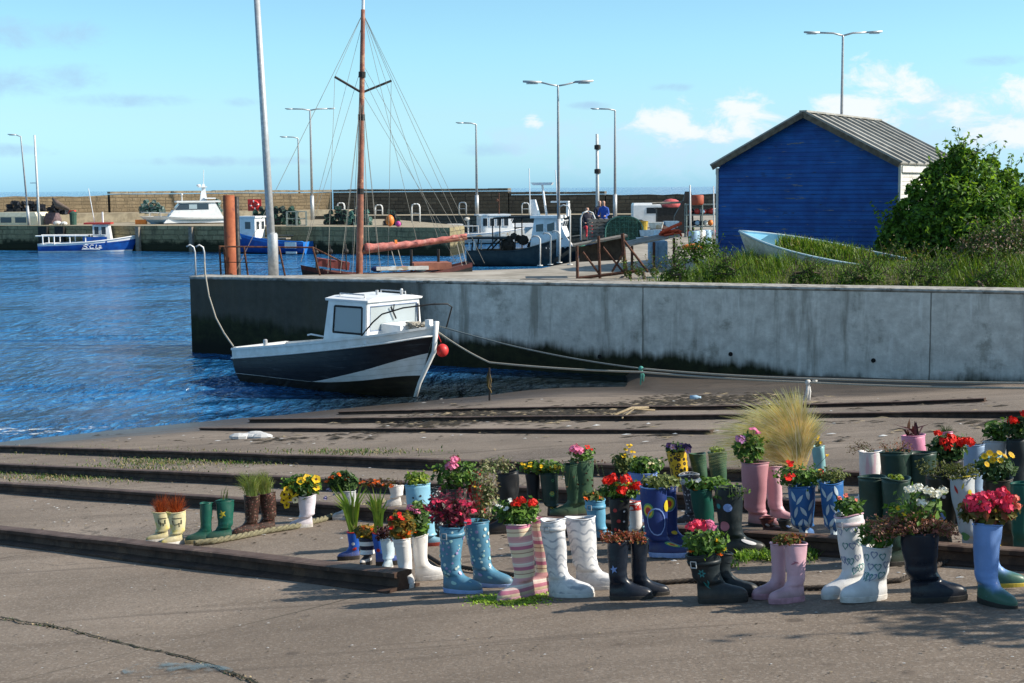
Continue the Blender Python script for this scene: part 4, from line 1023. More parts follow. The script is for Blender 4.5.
# bits on the left quay: red tub, green bin, orange box, white sacks
def small(name, geo, m, px, d, z, label, cat):
    t = at_y(px, 215, d); o = geo.build(name, m, None, loc=(t.x, d, z)); tag(o, label, cat); return o
small('fish_tub', Geo().loft([[(-.32, -.25, 0), (.32, -.25, 0), (.32, .25, 0), (-.32, .25, 0)], [(-.38, -.3, .3), (.38, -.3, .3), (.38, .3, .3), (-.38, .3, .3)]]), M_REDPL, 70.5, 113.0, 2.62, 'small red plastic tub on the raised walkway at far left', 'tub')
small('waste_bin', Geo().lathe([(0.25, 0), (0.27, 0.75), (0.29, 0.78), (0.29, 0.95), (0.05, 1.05)], n=12), M_GREENPOT, 73, 109, 1.86, 'dark green bin on the far left landing quay', 'bin')
small('sack', Geo().ball((0, 0, .16), .27, sc=(1.2, 1, .7)).ball((.5, 0, .14), .22, sc=(1.2, 1, .7)), M_DIRTYW, 57, 108, 1.86, 'white sacks lying on the quay edge behind the blue boat rails', 'sack')
o = small('fish_box', Geo().box((0, 0, .18), (.8, .5, .36)), M_ORANGE, 141, 109, 1.86, 'orange fish box at the left end of the white cruiser', 'box')
# timber fender piles on the quay face
for px in (47, 63.5, 141, 194):
    p = qf(px); o = Geo().box((0, -0.16, 0.35), (0.75 if px < 100 else 0.28, 0.3, 2.9)).build('fender_timber', M_DKSTEEL if px < 100 else M_TIMBER, None, loc=(p.x, p.y, 0), rot=(0, 0, -0.3))
    tag(o, {47: 'dark fender timber at the stern of the far left blue boat', 63.5: 'dark fender timber behind the rails of the far left blue boat', 141: 'slim fender timber off the bow of the far left blue boat', 194: 'slim fender timber below the cruiser cabin'}[px], 'fender')

# ---- people by the crates
M_SKIN = mat('skin', (0.52, 0.30, 0.22), (0.46, 0.26, 0.19), 20, 0.55, bump=0)
M_HAIR = mat('dark_hair', (0.03, 0.02, 0.015), rough=0.7)
def person(loc, rz, shirt, legs, label, seated, sh_name):
    ms = [M_SKIN, shirt, legs, M_HAIR]
    V = {}; vs = []; es = []; rad = []
    def add(n, p, r, par=None):
        V[n] = len(vs); vs.append(p); rad.append(r)
        if par: es.append((V[par], V[n]))
    hz = 0.5 if seated else 0.92
    add('pel', (0, 0, hz), 0.15); add('wai', (0, 0.0, hz + 0.2), 0.135, 'pel'); add('che', (0, -0.02, hz + 0.42), 0.165, 'wai'); add('nec', (0, -0.03, hz + 0.6), 0.06, 'che'); add('hd0', (0, -0.05, hz + 0.68), 0.075, 'nec'); add('hd1', (0, -0.06, hz + 0.8), 0.095, 'hd0'); add('hd2', (0, -0.05, hz + 0.86), 0.07, 'hd1')
    for s in (-1, 1):
        k = 'l' if s < 0 else 'r'
        add('sh' + k, (s * 0.19, -0.02, hz + 0.5), 0.07, 'che'); add('el' + k, (s * 0.25, -0.06, hz + 0.22), 0.05, 'sh' + k); add('wr' + k, (s * 0.17, -0.28, hz + 0.16), 0.035, 'el' + k); add('ha' + k, (s * 0.13, -0.36, hz + 0.15), 0.04, 'wr' + k)
        add('hi' + k, (s * 0.1, -0.02, hz - 0.05), 0.10, 'pel')
        if seated: add('kn' + k, (s * 0.12, -0.42, hz + 0.0), 0.068, 'hi' + k); add('an' + k, (s * 0.12, -0.40, 0.09), 0.045, 'kn' + k)
        else: add('kn' + k, (s * 0.1, -0.03, hz * 0.52), 0.068, 'hi' + k); add('an' + k, (s * 0.1, 0.0, 0.09), 0.045, 'kn' + k)
        a = vs[V['an' + k]]; add('to' + k, (a[0] + s * 0.03, a[1] - 0.17, 0.04), 0.035, 'an' + k)
    me = bpy.data.meshes.new('person'); me.from_pydata(vs, es, []); o = bpy.data.objects.new('person', me); C.objects.link(o)
    m = o.modifiers.new('Skin', 'SKIN'); me.skin_vertices
    if not me.skin_vertices:
        bpy.context.view_layer.objects.active = o
    for i, sv in enumerate(me.skin_vertices[0].data): sv.radius = (rad[i], rad[i]); sv.use_root = (i == 0)
    ss_ = o.modifiers.new('Sub', 'SUBSURF'); ss_.levels = 1; ss_.render_levels = 1
    dg = bpy.context.evaluated_depsgraph_get(); nm = bpy.data.meshes.new_from_object(o.evaluated_get(dg)); bpy.data.objects.remove(o)
    nm.materials.clear()
    for q in ms: nm.materials.append(q)
    for p in nm.polygons:
        c = p.center; zz = c.z - hz
        if zz > 0.62: p.material_index = 3 if (c.y > -0.05 and zz > 0.72) or zz > 0.86 else 0
        elif c.y < -0.3 and zz > 0.08 and abs(c.x) < 0.2: p.material_index = 0
        elif zz > 0.02 and not (seated and c.y < -0.25 and zz < 0.09): p.material_index = 1
        else: p.material_index = 2
        p.use_smooth = True
    o = bpy.data.objects.new('person', nm); C.objects.link(o); o.location = loc; o.rotation_euler = (0, 0, rz)
    tag(o, label, 'person'); return o
M_SHIRTB = mat('blue_jacket', (0.03, 0.10, 0.42), (0.02, 0.06, 0.3), 20, 0.8)
M_SHIRTD = mat('dark_jacket', (0.03, 0.03, 0.05), (0.02, 0.02, 0.03), 20, 0.8)
M_LEGR = mat('red_trousers', (0.5, 0.035, 0.05), (0.4, 0.03, 0.04), 20, 0.8)
M_LEGD = mat('dark_trousers', (0.03, 0.03, 0.04), (0.02, 0.02, 0.025), 20, 0.8)
dP = 66.0
t = at_y(604, 215, dP); person((t.x, dP, 2.0), R(-25), M_SHIRTB, M_LEGD, 'person in bright blue jacket standing behind the stacked pallets', False, '')
t = at_y(600, 215, dP); person((t.x, dP + 0.7, 2.0), R(20), M_SHIRTD, M_LEGD, 'person in dark top standing left of the one in blue', False, '')
t = at_y(586.5, 215, dP); person((t.x, dP - 0.4, 2.12), R(10), M_SHIRTD, M_LEGR, 'person in red trousers sitting between white hoops on the quay', True, '')
o = Geo().box((0, 0.1, 0.2), (0.6, 0.5, 0.55)).build('crate_seat', M_TIMBER, None, loc=(t.x, dP - 0.25, 2.08)); tag(o, 'low timber crate under the person in red trousers', 'crate')
g = Geo()
for s in (-1, 1): g.tube([(s * 0.32, 0, 0), (s * 0.32, 0, 1.0), (s * 0.22, 0.0, 1.25), (0, 0, 1.33)], 0.035, 6)
tag(g.build('ladder_hoops', M_PALEPOLE, None, True, loc=(t.x, dP - 1.1, 2.0)), 'white ladder hoops around the seated person in red trousers', 'ladder', 'hooped ladders round the harbour')
# pallet stack
t = at_y(601, 230, 62); g = Geo()
for k in range(7):
    z = k * 0.15
    for i in range(5): g.box((-0.5 + 0.25 * i, 0, z + 0.125), (0.16, 0.9, 0.025))
    for y in (-0.4, 0, 0.4): g.box((0, y, z + 0.06), (1.1, 0.1, 0.09))
tag(g.build('pallet_stack', M_TIMBER, None, loc=(t.x, 62, 2.0)), 'stack of grey pallets in front of the person in blue', 'pallets')
# big bale of green creels
t = at_y(623, 230, 61.5); r = empty('creel_bale', (t.x, 61.5, 2.0)); tag(r, 'large rounded bale of dark green netted creels beside the pallets', 'creel bale')
g = Geo(); rg = []
for i in range(9):
    a = PI * i / 8; 
    rg.append([(0.82 * math.cos(a) * (1 + 0.04 * math.sin(3 * k)), -0.62 + 1.24 * k / 6, 0.05 + 1.12 * math.sin(a) ** 0.45) for k in range(7)])
g.loft(rg, 0, False, False, closed=False); 
for k in (0, 6): g.add([q[k] for q in rg], [tuple(range(9))])
g.build('netting', mat('dark_green_mesh', (0.03, 0.085, 0.06), (0.012, 0.03, 0.025), 24, 0.85, bump=0.8, c3=(0.06, 0.20, 0.15)), r)
g = Geo()
for y in (-0.66,):
    for i in range(9): 
        x = -0.75 + 1.5 * i / 8; hh = 1.15 * math.sqrt(max(0, 1 - (x / 0.84) ** 2)) ** 0.9
        g.tube([(x, y, 0.03), (x, y, hh)], 0.012, 4)
    for z in (0.2, 0.45, 0.7, 0.95): 
        w = 0.82 * math.sqrt(max(0, 1 - (z / 1.2) ** 2)); g.tube([(-w, y, z), (w, y, z)], 0.012, 4)
g.tube([(0.82 * math.cos(PI * i / 12), -0.66, 0.05 + 1.12 * math.sin(PI * i / 12) ** 0.45) for i in range(13)], 0.03, 5)
g.build('creel_frame', M_TEALPOT, r)
# white van beyond
t = at_y(646, 215, 84); r = empty('van', (t.x, 84, 2.0)); tag(r, 'boxy white van roof showing behind the bale of creels', 'van'); r.scale = (.95, .95, .86)
Geo().loft([[(-0.85, -0.9, 0.3), (1.0, -0.9, 0.3), (1.0, 0.9, 0.3), (-0.85, 0.9, 0.3)], [(-0.85, -0.9, 1.55), (0.85, -0.9, 1.55), (0.85, 0.9, 1.55), (-0.85, 0.9, 1.55)], [(-0.8, -0.82, 1.7), (0.7, -0.82, 1.7), (0.7, 0.82, 1.7), (-0.8, 0.82, 1.7)]]).build('body', M_WHITE, r)
Geo().box((1.25, 0, 0.65), (0.6, 1.6, 0.7)).build('bonnet', M_WHITE, r)
for x in (-0.45, 1.15):
    for s in (-1, 1):
        g = Geo().lathe([(0.3, -0.1), (0.32, 0), (0.3, 0.1)], n=14); g.xf(Matrix.Translation((x, s * 0.85, 0.3)) @ Matrix.Rotation(PI / 2, 4, 'X')); g.build('wheel', M_BLACKH, r)
Geo().box((0.3, -0.905, 1.2), (0.7, 0.02, 0.4)).build('window', M_GLASS, r)
# fish boxes, yellow tub, net heap, junk racks
random.seed(31)
bx = [(644, 61, 0, M_LBLUE), (651, 61, 0, M_LBLUE), (658, 61.5, 0, M_LBLUE), (646, 61, 0.3, M_LBLUE), (654, 61.2, 0.3, M_LBLUE), (656, 62, 0.6, M_DIRTYW), (668, 63, 0.35, M_LBLUE), (671, 63, 0.62, M_LBLUE)]
bl = ['pale blue fish box at the left of the bottom row by the creel bale', 'pale blue fish box in the middle of the bottom row by the bale', 'pale blue fish box at the right of the bottom row by the bale',
      'pale blue fish box on top of the left stack by the bale', 'pale blue fish box on top of the right stack by the bale', 'off-white fish box topmost of the stack by the bale',
      'lower pale blue fish box behind the orange-red net heap', 'upper pale blue fish box behind the orange-red net heap']
for (px, d, z, m), lb in zip(bx, bl):
    t = at_y(px, 225, d); g = Geo().loft([[(-.26, -.2, 0), (.26, -.2, 0), (.26, .2, 0), (-.26, .2, 0)], [(-.32, -.25, .27), (.32, -.25, .27), (.32, .25, .27), (-.32, .25, .27)]])
    tag(g.build('fish_box', m, None, loc=(t.x, d, 2.0 + z), rot=(0, 0, random.uniform(-.2, .2))), lb, 'fish box', 'fish boxes on the quay')
t = at_y(643.5, 225, 61); tag(Geo().lathe([(.16, 0), (.2, .36), (.22, .38)], n=12).build('tub', M_YEL, None, loc=(t.x, 61, 2.575)), 'yellow round tub beside the pale blue fish boxes', 'tub')
t = at_y(662, 225, 62.5); tag(Geo().ball((0, 0, .4), .5, sc=(1.1, 1, .75), n=9, k=5).build('tarpaulin_heap', mat('brown_tarpaulin', (.08, .04, .03), (.05, .03, .025), 8, .9, bump=.5), None, loc=(t.x, 63, 2.0)), 'dark brown tarpaulin heap between fish boxes', 'heap')
t = at_y(671, 234.5, 41.3); g = Geo(); random.seed(5)
for i in range(16): 
    a = random.uniform(0, 6.3); g.tube([(random.uniform(-.3, .3), random.uniform(-.18, .3), .05 + .18 * random.random()) for _ in range(5)], .035, 5)
g.tube([(-.3, -.15, .15), (0, -.2, .3), (.3, -.15, .42)], .05, 6)
tag(g.build('rope_heap', mat('orange_red_rope', (.62, .10, .04), (.5, .07, .03), 20, .85), None, True, loc=(t.x, 41.4, 2.93)), 'heap of orange-red rope on the raised plank table', 'rope')
t = at_y(683, 230, 74); r = empty('winch_post', (t.x, 74, 2.0)); tag(r, 'tall dark derrick post with junk at its foot left of the shed', 'winch post')
Geo().loft([[(-.55, -.3, 0), (.55, -.3, 0), (.55, .3, 0), (-.55, .3, 0)], [(-.45, -.25, .9), (.5, -.25, .9), (.5, .25, .9), (-.45, .25, .9)], [(0, -.2, 1.7), (.45, -.2, 1.7), (.45, .2, 1.7), (0, .2, 1.7)], [(.1, -.15, 2.15), (.4, -.15, 2.15), (.4, .15, 2.15), (.1, .15, 2.15)]]).build('frame', M_DKSTEEL, r)
Geo().tube([(-1.6, 0, 1.55), (.2, 0, 1.6)], .06, 6).build('boom', M_TIMBER, r)
t = at_y(671, 205, 80); tag(Geo().ball((0, 0, 0), .42, sc=(1.3, 1, .75)).build('buoy', mat('pink_red_plastic', (.62, .12, .12), rough=.5), None, True, loc=(t.x, 80, 3.42)), 'large pinkish red buoy on top of a rack left of the shed', 'buoy')
tag(Geo().box((0, 0, .6), (1.6, .8, 1.2)).box((0, 0, 1.22), (1.8, .9, .06)).build('storage_rack', M_DKSTEEL, None, loc=(t.x, 80.1, 2.0)), 'dark storage rack under the pinkish red buoy', 'rack')
pole('flag_mast', 690.5, 236, 690, 185, 66, 0.05, M_PALEPOLE, 'slim white mast standing just left of the blue shed', 'mast', 2.0)
pole('flag_mast', 714, 230, 713.5, 186, 62, 0.035, M_PALEPOLE, 'thin white pole against the left edge of the blue shed', 'mast', 2.0)
t = at_y(696, 205, 68); tag(Geo().lathe([(.28, 0), (.32, .1), (.32, .42), (.28, .48)], n=14).build('barrel', mat('rust_red_barrel', (.33, .07, .03), (.25, .05, .03), 8, .6), None, True, loc=(t.x + .05, 68, at_y(696, 205, 68).z)), 'rust-red barrel on top of the rack left of the shed', 'barrel')
r = empty('storage_rack', (at_y(702, 220, 68).x, 68.2, 2.0)); tag(r, 'open metal rack of fishing gear beside the blue shed', 'rack')
g = Geo()
for x in (-.75, 0, .75):
    for y in (-.3, .3): g.tube([(x, y, 0), (x, y, 1.6)], .035, 5)
for z in (.5, 1.05, 1.55): g.box((0, 0, z), (1.55, .65, .05))
g.build('frame', M_POTGREY, r)
random.seed(77)
gm = [M_REDP, M_DIRTYW, M_LBLUE, M_BLACKH, mat('pink_plastic', (.5, .2, .28), rough=.5), M_ORANGE]
for i in range(34):
    z = random.choice((.53, 1.08, 0.05)); Geo().ball((random.uniform(-.65, .65), random.uniform(-.2, .1), z + .14), random.uniform(.08, .17), 0, n=7, k=4).build('float', random.choice(gm), r, True)
random.seed(78)
for i, (px, d, c, lb) in enumerate(((694, 56, M_LBLUE, 'pale blue drum among the gear left of the shed'), (700, 57, M_DIRTYW, 'off-white drum among the gear left of the shed'), (706, 57.5, M_LBLUE, 'second pale blue drum, nearest the shed edge'))):
    t = at_y(px, 236, d); tag(Geo().lathe([(.2, 0), (.22, .05), (.22, .62), (.2, .66)], n=12).build('drum', c, None, True, loc=(t.x, d, 2.0)), lb, 'drum')
t = at_y(692, 240, 55); tag(Geo().ball((0, 0, 0.1), .28, sc=(1.7, .7, .5)).build('net_heap', M_ORANGE, None, True, loc=(t.x, 54.5, 2.0)), 'low orange net heap in front of the drums by the shed', 'net')
# ================================================================== SHED, GRASS, BUSHES, DINGHY
def m_bluewood():
    t = NT('peeling_blue_paint')
    X, Y, Z = t.xyz()
    n = t.noise(2.0, 5, 0.6); pl = t.noise(1.0, 6, 0.7, t.map((1.3, 1.3, 9)))
    col = t.mix(t.ss(n, 0.35, 0.65), (0.005, 0.062, 0.26), (0.008, 0.10, 0.37))
    col = t.mix(t.ss(t.noise(1.0, 3, 0.5, t.map((0.15, 0.15, 8))), 0.45, 0.6, 0, 0.5), col, (0.004, 0.035, 0.20))
    col = t.mix(t.ss(pl, 0.625, 0.645), col, (0.16, 0.17, 0.18))
    col = t.mix(t.ss(pl, 0.38, 0.33), col, (0.012, 0.02, 0.05))
    col = t.mix(t.ss(t.noise(1.0, 6, 0.7, t.map((0.8, 0.8, 14), loc=(3, 1, 2))), 0.56, 0.66, 0, 0.55), col, (0.02, 0.10, 0.28))
    t.P(col=col, rough=0.55, spec=0.3, normal=t.bump(t.noise(1.0, 4, 0.6, t.map((2, 2, 40))), 0.25, 0.01))
    return t.mat
M_BWOOD = m_bluewood()
M_ROOF = mat('weathered_roof_felt', (0.33, 0.325, 0.30), (0.24, 0.235, 0.215), 1.6, 0.8, bump=0.3, c3=(0.38, 0.37, 0.34))
M_BARGE = mat('brown_barge_board', (0.14, 0.115, 0.085), (0.08, 0.065, 0.05), 6, 0.8, bump=0.3)
M_WOODW = mat('chalky_white_boards', (0.60, 0.60, 0.57), (0.48, 0.47, 0.44), 4, 0.7, bump=0.2, c3=(0.34, 0.32, 0.29))
def shed():
    gd = Vector((0.85, -0.527, 0)).normalized(); sd = Vector((0.527, 0.85, 0)).normalized()
    c = Vector((8.37, 40.6, 0)); hw = 2.68; D = 6.3
    z0, ze, zp = 1.9, 4.96, 6.36
    r = empty('shed', (c.x, c.y, 0), math.atan2(gd.y, gd.x)); tag(r, 'blue boarded shed with pitched grey roof on the grassy quay', 'shed')
    # local: x along gable, y back
    g = Geo(); bh = 0.118; z = z0; random.seed(2)
    def halfw(z): return hw if z <= ze else max(0.0, hw * (zp - z) / (zp - ze))
    while z < zp - 0.03:
        zt = min(z + bh, zp); wa, wb = halfw(z), halfw(zt)
        xs_ = [(-wa, -wb), (wa, wb)]
        o = random.uniform(-0.004, 0.004)
        f = [(-wa, -0.028 + o, z), (wa, -0.028 + o, z), (wb, -0.006 + o, zt), (-wb, -0.006 + o, zt)]
        bk = [(-wa, 0.06, z), (wa, 0.06, z), (wb, 0.06, zt), (-wb, 0.06, zt)]
        k = len(g.v); g.v += f + bk
        for q in ((0, 1, 2, 3), (4, 7, 6, 5), (0, 4, 5, 1), (1, 5, 6, 2), (2, 6, 7, 3), (3, 7, 4, 0)): g.f.append(tuple(k + i for i in q)); g.m.append(0)
        z = zt + 0.001
    g.build('gable_wall', M_BWOOD, r)
    g = Geo(); z = z0
    while z < ze - 0.02:
        for s in (1, -1):
            g.box((s * (hw - 0.02), D / 2 + 0.06, z + bh / 2), (0.05, D - 0.02, bh - 0.006), ry=-s * 0.12)
        z += bh
    g.build('side_wall', M_WOODW, r)
    g = Geo().loft([[(-hw, D, z0), (hw, D, z0), (hw, D, ze), (0, D, zp), (-hw, D, ze)], [(-hw, D + .05, z0), (hw, D + .05, z0), (hw, D + .05, ze), (0, D + .05, zp), (-hw, D + .05, ze)]]); g.build('rear_wall', M_BWOOD, r)
    for s in (-1, 1): Geo().box((s * (hw + 0.015), -0.005, (z0 + ze) / 2 - 0.03), (0.07, 0.09, ze - z0)).build('corner_trim', M_WOODW, r)
    # roof slabs with standing ribs running from ridge to eave
    sl_ = math.atan2(zp - ze, hw); ov = 0.10
    for s in (-1, 1):
        g = Geo()
        def rp(a, y, t): # a distance down the slope
            return (s * (math.cos(sl_) * a) + s * math.sin(sl_) * t, y, zp + 0.05 - math.sin(sl_) * a + math.cos(sl_) * t)
        Ls = hw / math.cos(sl_) + ov
        g.loft([[rp(0, -0.28, 0), rp(Ls, -0.28, 0), rp(Ls, D + 0.3, 0), rp(0, D + 0.3, 0)], [rp(0, -0.28, 0.04), rp(Ls, -0.28, 0.04), rp(Ls, D + 0.3, 0.04), rp(0, D + 0.3, 0.04)]])
        n = 9
        for i in range(n + 1):
            y = -0.25 + (D + 0.5) * i / n
            k = [rp(0.02, y - 0.035, 0.041), rp(0.02, y + 0.035, 0.041), rp(0.02, y + 0.025, 0.10), rp(0.02, y - 0.025, 0.10)]
            e = [rp(Ls + 0.02, y - 0.035, 0.041), rp(Ls + 0.02, y + 0.035, 0.041), rp(Ls + 0.02, y + 0.025, 0.10), rp(Ls + 0.02, y - 0.025, 0.10)]
            g.loft([k, e])
        g.build('roof_slope', M_ROOF, r)
        g = Geo()
        g.loft([[rp(-0.0, -0.31, -0.10), rp(-0.0, -0.285, -0.10), rp(0, -0.285, 0.05), rp(0, -0.31, 0.05)], [rp(Ls, -0.31, -0.10), rp(Ls, -0.285, -0.10), rp(Ls, -0.285, 0.05), rp(Ls, -0.31, 0.05)]])
        g.build('barge_board', M_BARGE, r)
        g = Geo().box((s * (hw + 0.06), D / 2, ze - 0.13), (0.05, D, 0.17)); g.build('fascia', M_WOODW, r)
    Geo().box((0, D / 2, zp + 0.12), (0.22, D + 0.6, 0.05)).build('ridge_cap', M_ROOF, r)
shed()

# ---- grass bank
G1 = leafmat('grass_bright', (0.18, 0.29, 0.03)); G2 = leafmat('grass_mid', (0.085, 0.172, 0.020)); G3 = leafmat('grass_straw', (0.24, 0.21, 0.07)); G4 = leafmat('grass_dark', (0.036, 0.085, 0.015))  # blade tones, scattered at random
def bank_z(s, b):                                        # b = metres behind the wall face
    edge = sstep(12.2, 15.0, s)
    return 2.02 + edge * (0.03 + 0.42 * sstep(0.9, 3.4, b)) + 0.05 * noise.noise(Vector((s * 0.7, b * 0.7, 2))) * edge
def bank_pt(s, b, dz=0.0):
    p = PL + wd * s - wn * b; return Vector((p.x, p.y, bank_z(s, b) + dz))
g = Geo(); SN, BN = 60, 16
for j in range(BN + 1):
    for i in range(SN + 1):
        p = bank_pt(12.0 + 22.0 * i / SN, 0.80 + 11.0 * (j / BN) ** 1.5); g.v.append((p.x, p.y, p.z if j and i else p.z - 0.06))
for j in range(BN):
    for i in range(SN):
        a = j * (SN + 1) + i; g.f.append((a, a + 1, a + SN + 2, a + SN + 1)); g.m.append(0)
tag(g.build('bank_soil', mat('bank_earth', (0.10, 0.085, 0.045), (0.05, 0.055, 0.02), 5, 0.95, bump=0.5), None, True), kind='structure')
def blade(g, p, h, w, lean, az, m, curl=0.5):
    d = Vector((math.cos(az), math.sin(az), 0)); sd = Vector((-d.y, d.x, 0)) * w / 2
    a = Vector(p); b = a + Vector((0, 0, h * 0.55)) + d * lean * h * 0.35; c = a + Vector((0, 0, h * (1 - 0.25 * lean))) + d * lean * h
    g.add([a - sd, a + sd, b + sd * 0.7, b - sd * 0.7, c], [(0, 1, 2, 3), (3, 2, 4)], m)
random.seed(11)
g = Geo()
for i in range(44000):
    s = random.uniform(12.4, 29); b = 0.85 + 7.0 * random.random() ** 1.4
    if random.random() > sstep(12.2, 14.6, s + 0.8 * noise.noise(Vector((s, b, 0)))) + 0.03: continue
    if b < 1.1 and random.random() < 0.5: continue
    cl = noise.noise(Vector((s * 0.9, b * 0.9, 7)))
    h = (0.15 + 0.20 * random.random() + 0.25 * max(0, cl)) * (0.75 + 0.45 * sstep(1.0, 2.6, b))
    if 15.8 < s < 19.6 and 0.9 < b < 5: h *= 0.45
    elif noise.noise(Vector((s * 1.9, b * 1.9, 3))) > 0.25: h *= 1.5
    m = random.choices((0, 1, 2, 3), (5, 5, 0.5 + 0.9 * (cl < -0.25), 3))[0]
    blade(g, bank_pt(s, b, -0.02), h, random.uniform(0.008, 0.022), random.uniform(0.2, 1.25), random.uniform(0, 6.28), m)
tag(g.build('grass', [G1, G2, G3, G4]), kind='stuff')

def leaf_quad(g, p, n, sz, m, asp=0.55):
    n = n.normalized(); a = n.orthogonal().normalized(); a = (Quaternion(n, random.uniform(0, 6.28)) @ a); b = n.cross(a)
    a = a * sz; b = b * sz * asp
    q = Vector(p); f = n * sz * 0.16
    g.add([q - a, q - b * 0.9 + f, q + a, q + b * 0.9 + f], [(0, 1, 2), (0, 2, 3)], m)
def rdir():
    while True:
        v = Vector((random.uniform(-1, 1), random.uniform(-1, 1), random.uniform(-1, 1)))
        if 0.05 < v.length < 1: return v.normalized()
def crown(g, clumps, n, sz, wts, asp=0.55, upb=0.35):
    tot = sum(c[3] ** 2 for c in clumps)
    for cx, cy, cz, cr in clumps:
        k = int(n * cr ** 2 / tot)
        for i in range(k):
            d = rdir(); rr = cr * (0.55 + 0.5 * random.random() ** 0.6)
            p = Vector((cx, cy, cz)) + Vector((d.x, d.y, d.z * 0.85)) * rr
            leaf_quad(g, p, d * 0.5 + rdir() * 0.8 + Vector((0, 0, upb)), sz * random.uniform(0.65, 1.25), random.choices(range(len(wts)), wts)[0], asp)
B1 = leafmat('bush_leaf_light', (0.18, 0.33, 0.04), 0.5); B2 = leafmat('bush_leaf', (0.105, 0.22, 0.028), 0.45); B3 = leafmat('bush_leaf_dark', (0.042, 0.10, 0.018), 0.38)
M_BARK = mat('bark', (0.10, 0.075, 0.05), (0.06, 0.045, 0.03), 12, 0.9, bump=0.5)
def bush(name, loc, clumps, n, sz, mats_, wts, label, cat, trunks=5, height=2.0, sprigs=0, seed=1, spr=0.55):
    random.seed(seed)
    r = empty(name, loc); tag(r, label, cat)
    g = Geo(); crown(g, clumps, n, sz, wts)
    tw = Geo()
    for i in range(sprigs):                              # shoots that break the outline
        c = random.choice(clumps); d = (rdir() + Vector((0, 0, 1.1))).normalized()
        a = Vector(c[:3]) + d * c[3] * 0.7; L = random.uniform(0.3, spr) * 1.3
        b = a + d * L; tw.tube([a, b], [0.010, 0.004], 4)
        for k in range(9):
            t = k / 8; q = a.lerp(b, t) + rdir() * 0.05
            leaf_quad(g, q, rdir() + Vector((0, 0, .5)), sz * random.uniform(.7, 1.1), random.choices(range(len(wts)), wts)[0])
    g.build('foliage', mats_, r)
    for i in range(trunks):
        c = random.choice(clumps); a = Vector((random.uniform(-.35, .35), random.uniform(-.3, .3), -0.15)); e = Vector(c[:3])
        mid = a.lerp(e, 0.5) + Vector((random.uniform(-.2, .2), random.uniform(-.2, .2), 0.15)); tw.tube([a, mid, e], [0.06, 0.04, 0.015], 6)
    tw.build('branches', M_BARK, r)
    return r
random.seed(5)
def px_clumps(items, depth, base):
    out = []
    for px, py, rpx, dd in items:
        p = at_y(px, py, depth + dd); out.append((p.x - base.x, p.y - base.y, p.z - base.z, rpx / F * depth))
    return out
bb = Vector((11.9, 36.8, 2.3))
it = [(963, 160, 14, 0), (945, 176, 20, 0.2), (975, 178, 20, -0.3), (1000, 188, 20, 0.4), (925, 192, 18, 0), (955, 200, 26, -0.6), (985, 208, 26, -0.6), (1015, 206, 22, 0), (910, 212, 16, 0.2), (930, 222, 24, -0.6), (960, 232, 26, -0.9),
      (990, 236, 26, -0.9), (1020, 232, 24, -0.4), (900, 236, 18, 0), (915, 248, 22, -0.5), (940, 250, 22, -0.9), (975, 255, 22, -1.0), (1040, 215, 24, 0.5), (1055, 235, 26, 0.2), (990, 166, 10, 0.4), (1010, 176, 9, 0.5), (932, 176, 10, 0.1), (958, 152, 8, 0), (950, 215, 30, 0.9), (990, 225, 30, 0.9), (895, 226, 10, 0.3), (888, 244, 12, 0.1),
      (1030, 196, 12, 0.4), (1046, 200, 14, 0.6)]
bush('bush', bb, px_clumps(it, 36.8, bb), 36000, 0.080, [B1, B2, B3], (3, 4.5, 3), 'large leafy green bush right of the blue shed', 'bush', 9, sprigs=150, seed=8, spr=0.5)
PK = leafmat('dead_seed_heads', (0.30, 0.20, 0.16), 0.2); PB = leafmat('bramble_leaf', (0.08, 0.13, 0.03), 0.3); PG = leafmat('bramble_dark', (0.045, 0.085, 0.02), 0.3)
bp = Vector((11.6, 33.2, 2.35))
it = [(968, 252, 14, 0), (985, 246, 17, 0.1), (1005, 240, 18, 0.2), (1022, 234, 18, 0.3), (990, 262, 20, -0.2), (1015, 258, 20, -0.2), (962, 262, 12, -0.1), (1040, 245, 24, 0.2)]
bush('bramble', bp, px_clumps(it, 33.2, bp), 3600, 0.045, [PK, PB, PG], (1.6, 3, 3), 'brownish pink weedy bramble in front of the big green bush', 'bramble', 5, sprigs=60, seed=9, spr=0.4)
bn = Vector((5.2, 37.5, 2.25))
p = at_y(703, 250, 37.8); bn = Vector((p.x, 37.8, 2.25))
it = [(700, 250, 11, 0), (708, 246, 10, 0.2), (690, 254, 10, -0.1), (715, 255, 9, 0), (680, 258, 8, -0.2), (704, 258, 12, -0.2)]
bush('nettle_clump', bn, px_clumps(it, 37.8, bn), 1500, 0.045, [G2, B2, B3], (2, 3, 4), 'dark green nettle clump at the left corner of the shed', 'weeds', 3, sprigs=24, seed=10, spr=0.4)
for j, (px, py, lb) in enumerate(((900, 262, 'low dark weeds between the dinghy stern and the bush'), (640, 272, 'low yellowing weeds around the rusty trestle foot'))):
    p = at_y(px, py - 6, 35.0 if j == 0 else 37.2); b0 = Vector((p.x, p.y, 2.3 if j == 0 else 2.03))
    it = [(px - 14, py, 9, 0), (px + 4, py - 4, 11, 0), (px + 20, py - 1, 10, 0.1)] if j == 0 else [(px - 12, py + 2, 4, 0), (px, py, 5, 0), (px + 14, py, 5, 0)]
    bush('weed_clump', b0, px_clumps(it, p.y, b0), 900 if j == 0 else 350, 0.035, [G2, B3, G3], (3, 3, 1.5), lb, 'weeds', 2, sprigs=20, seed=20 + j, spr=0.35)

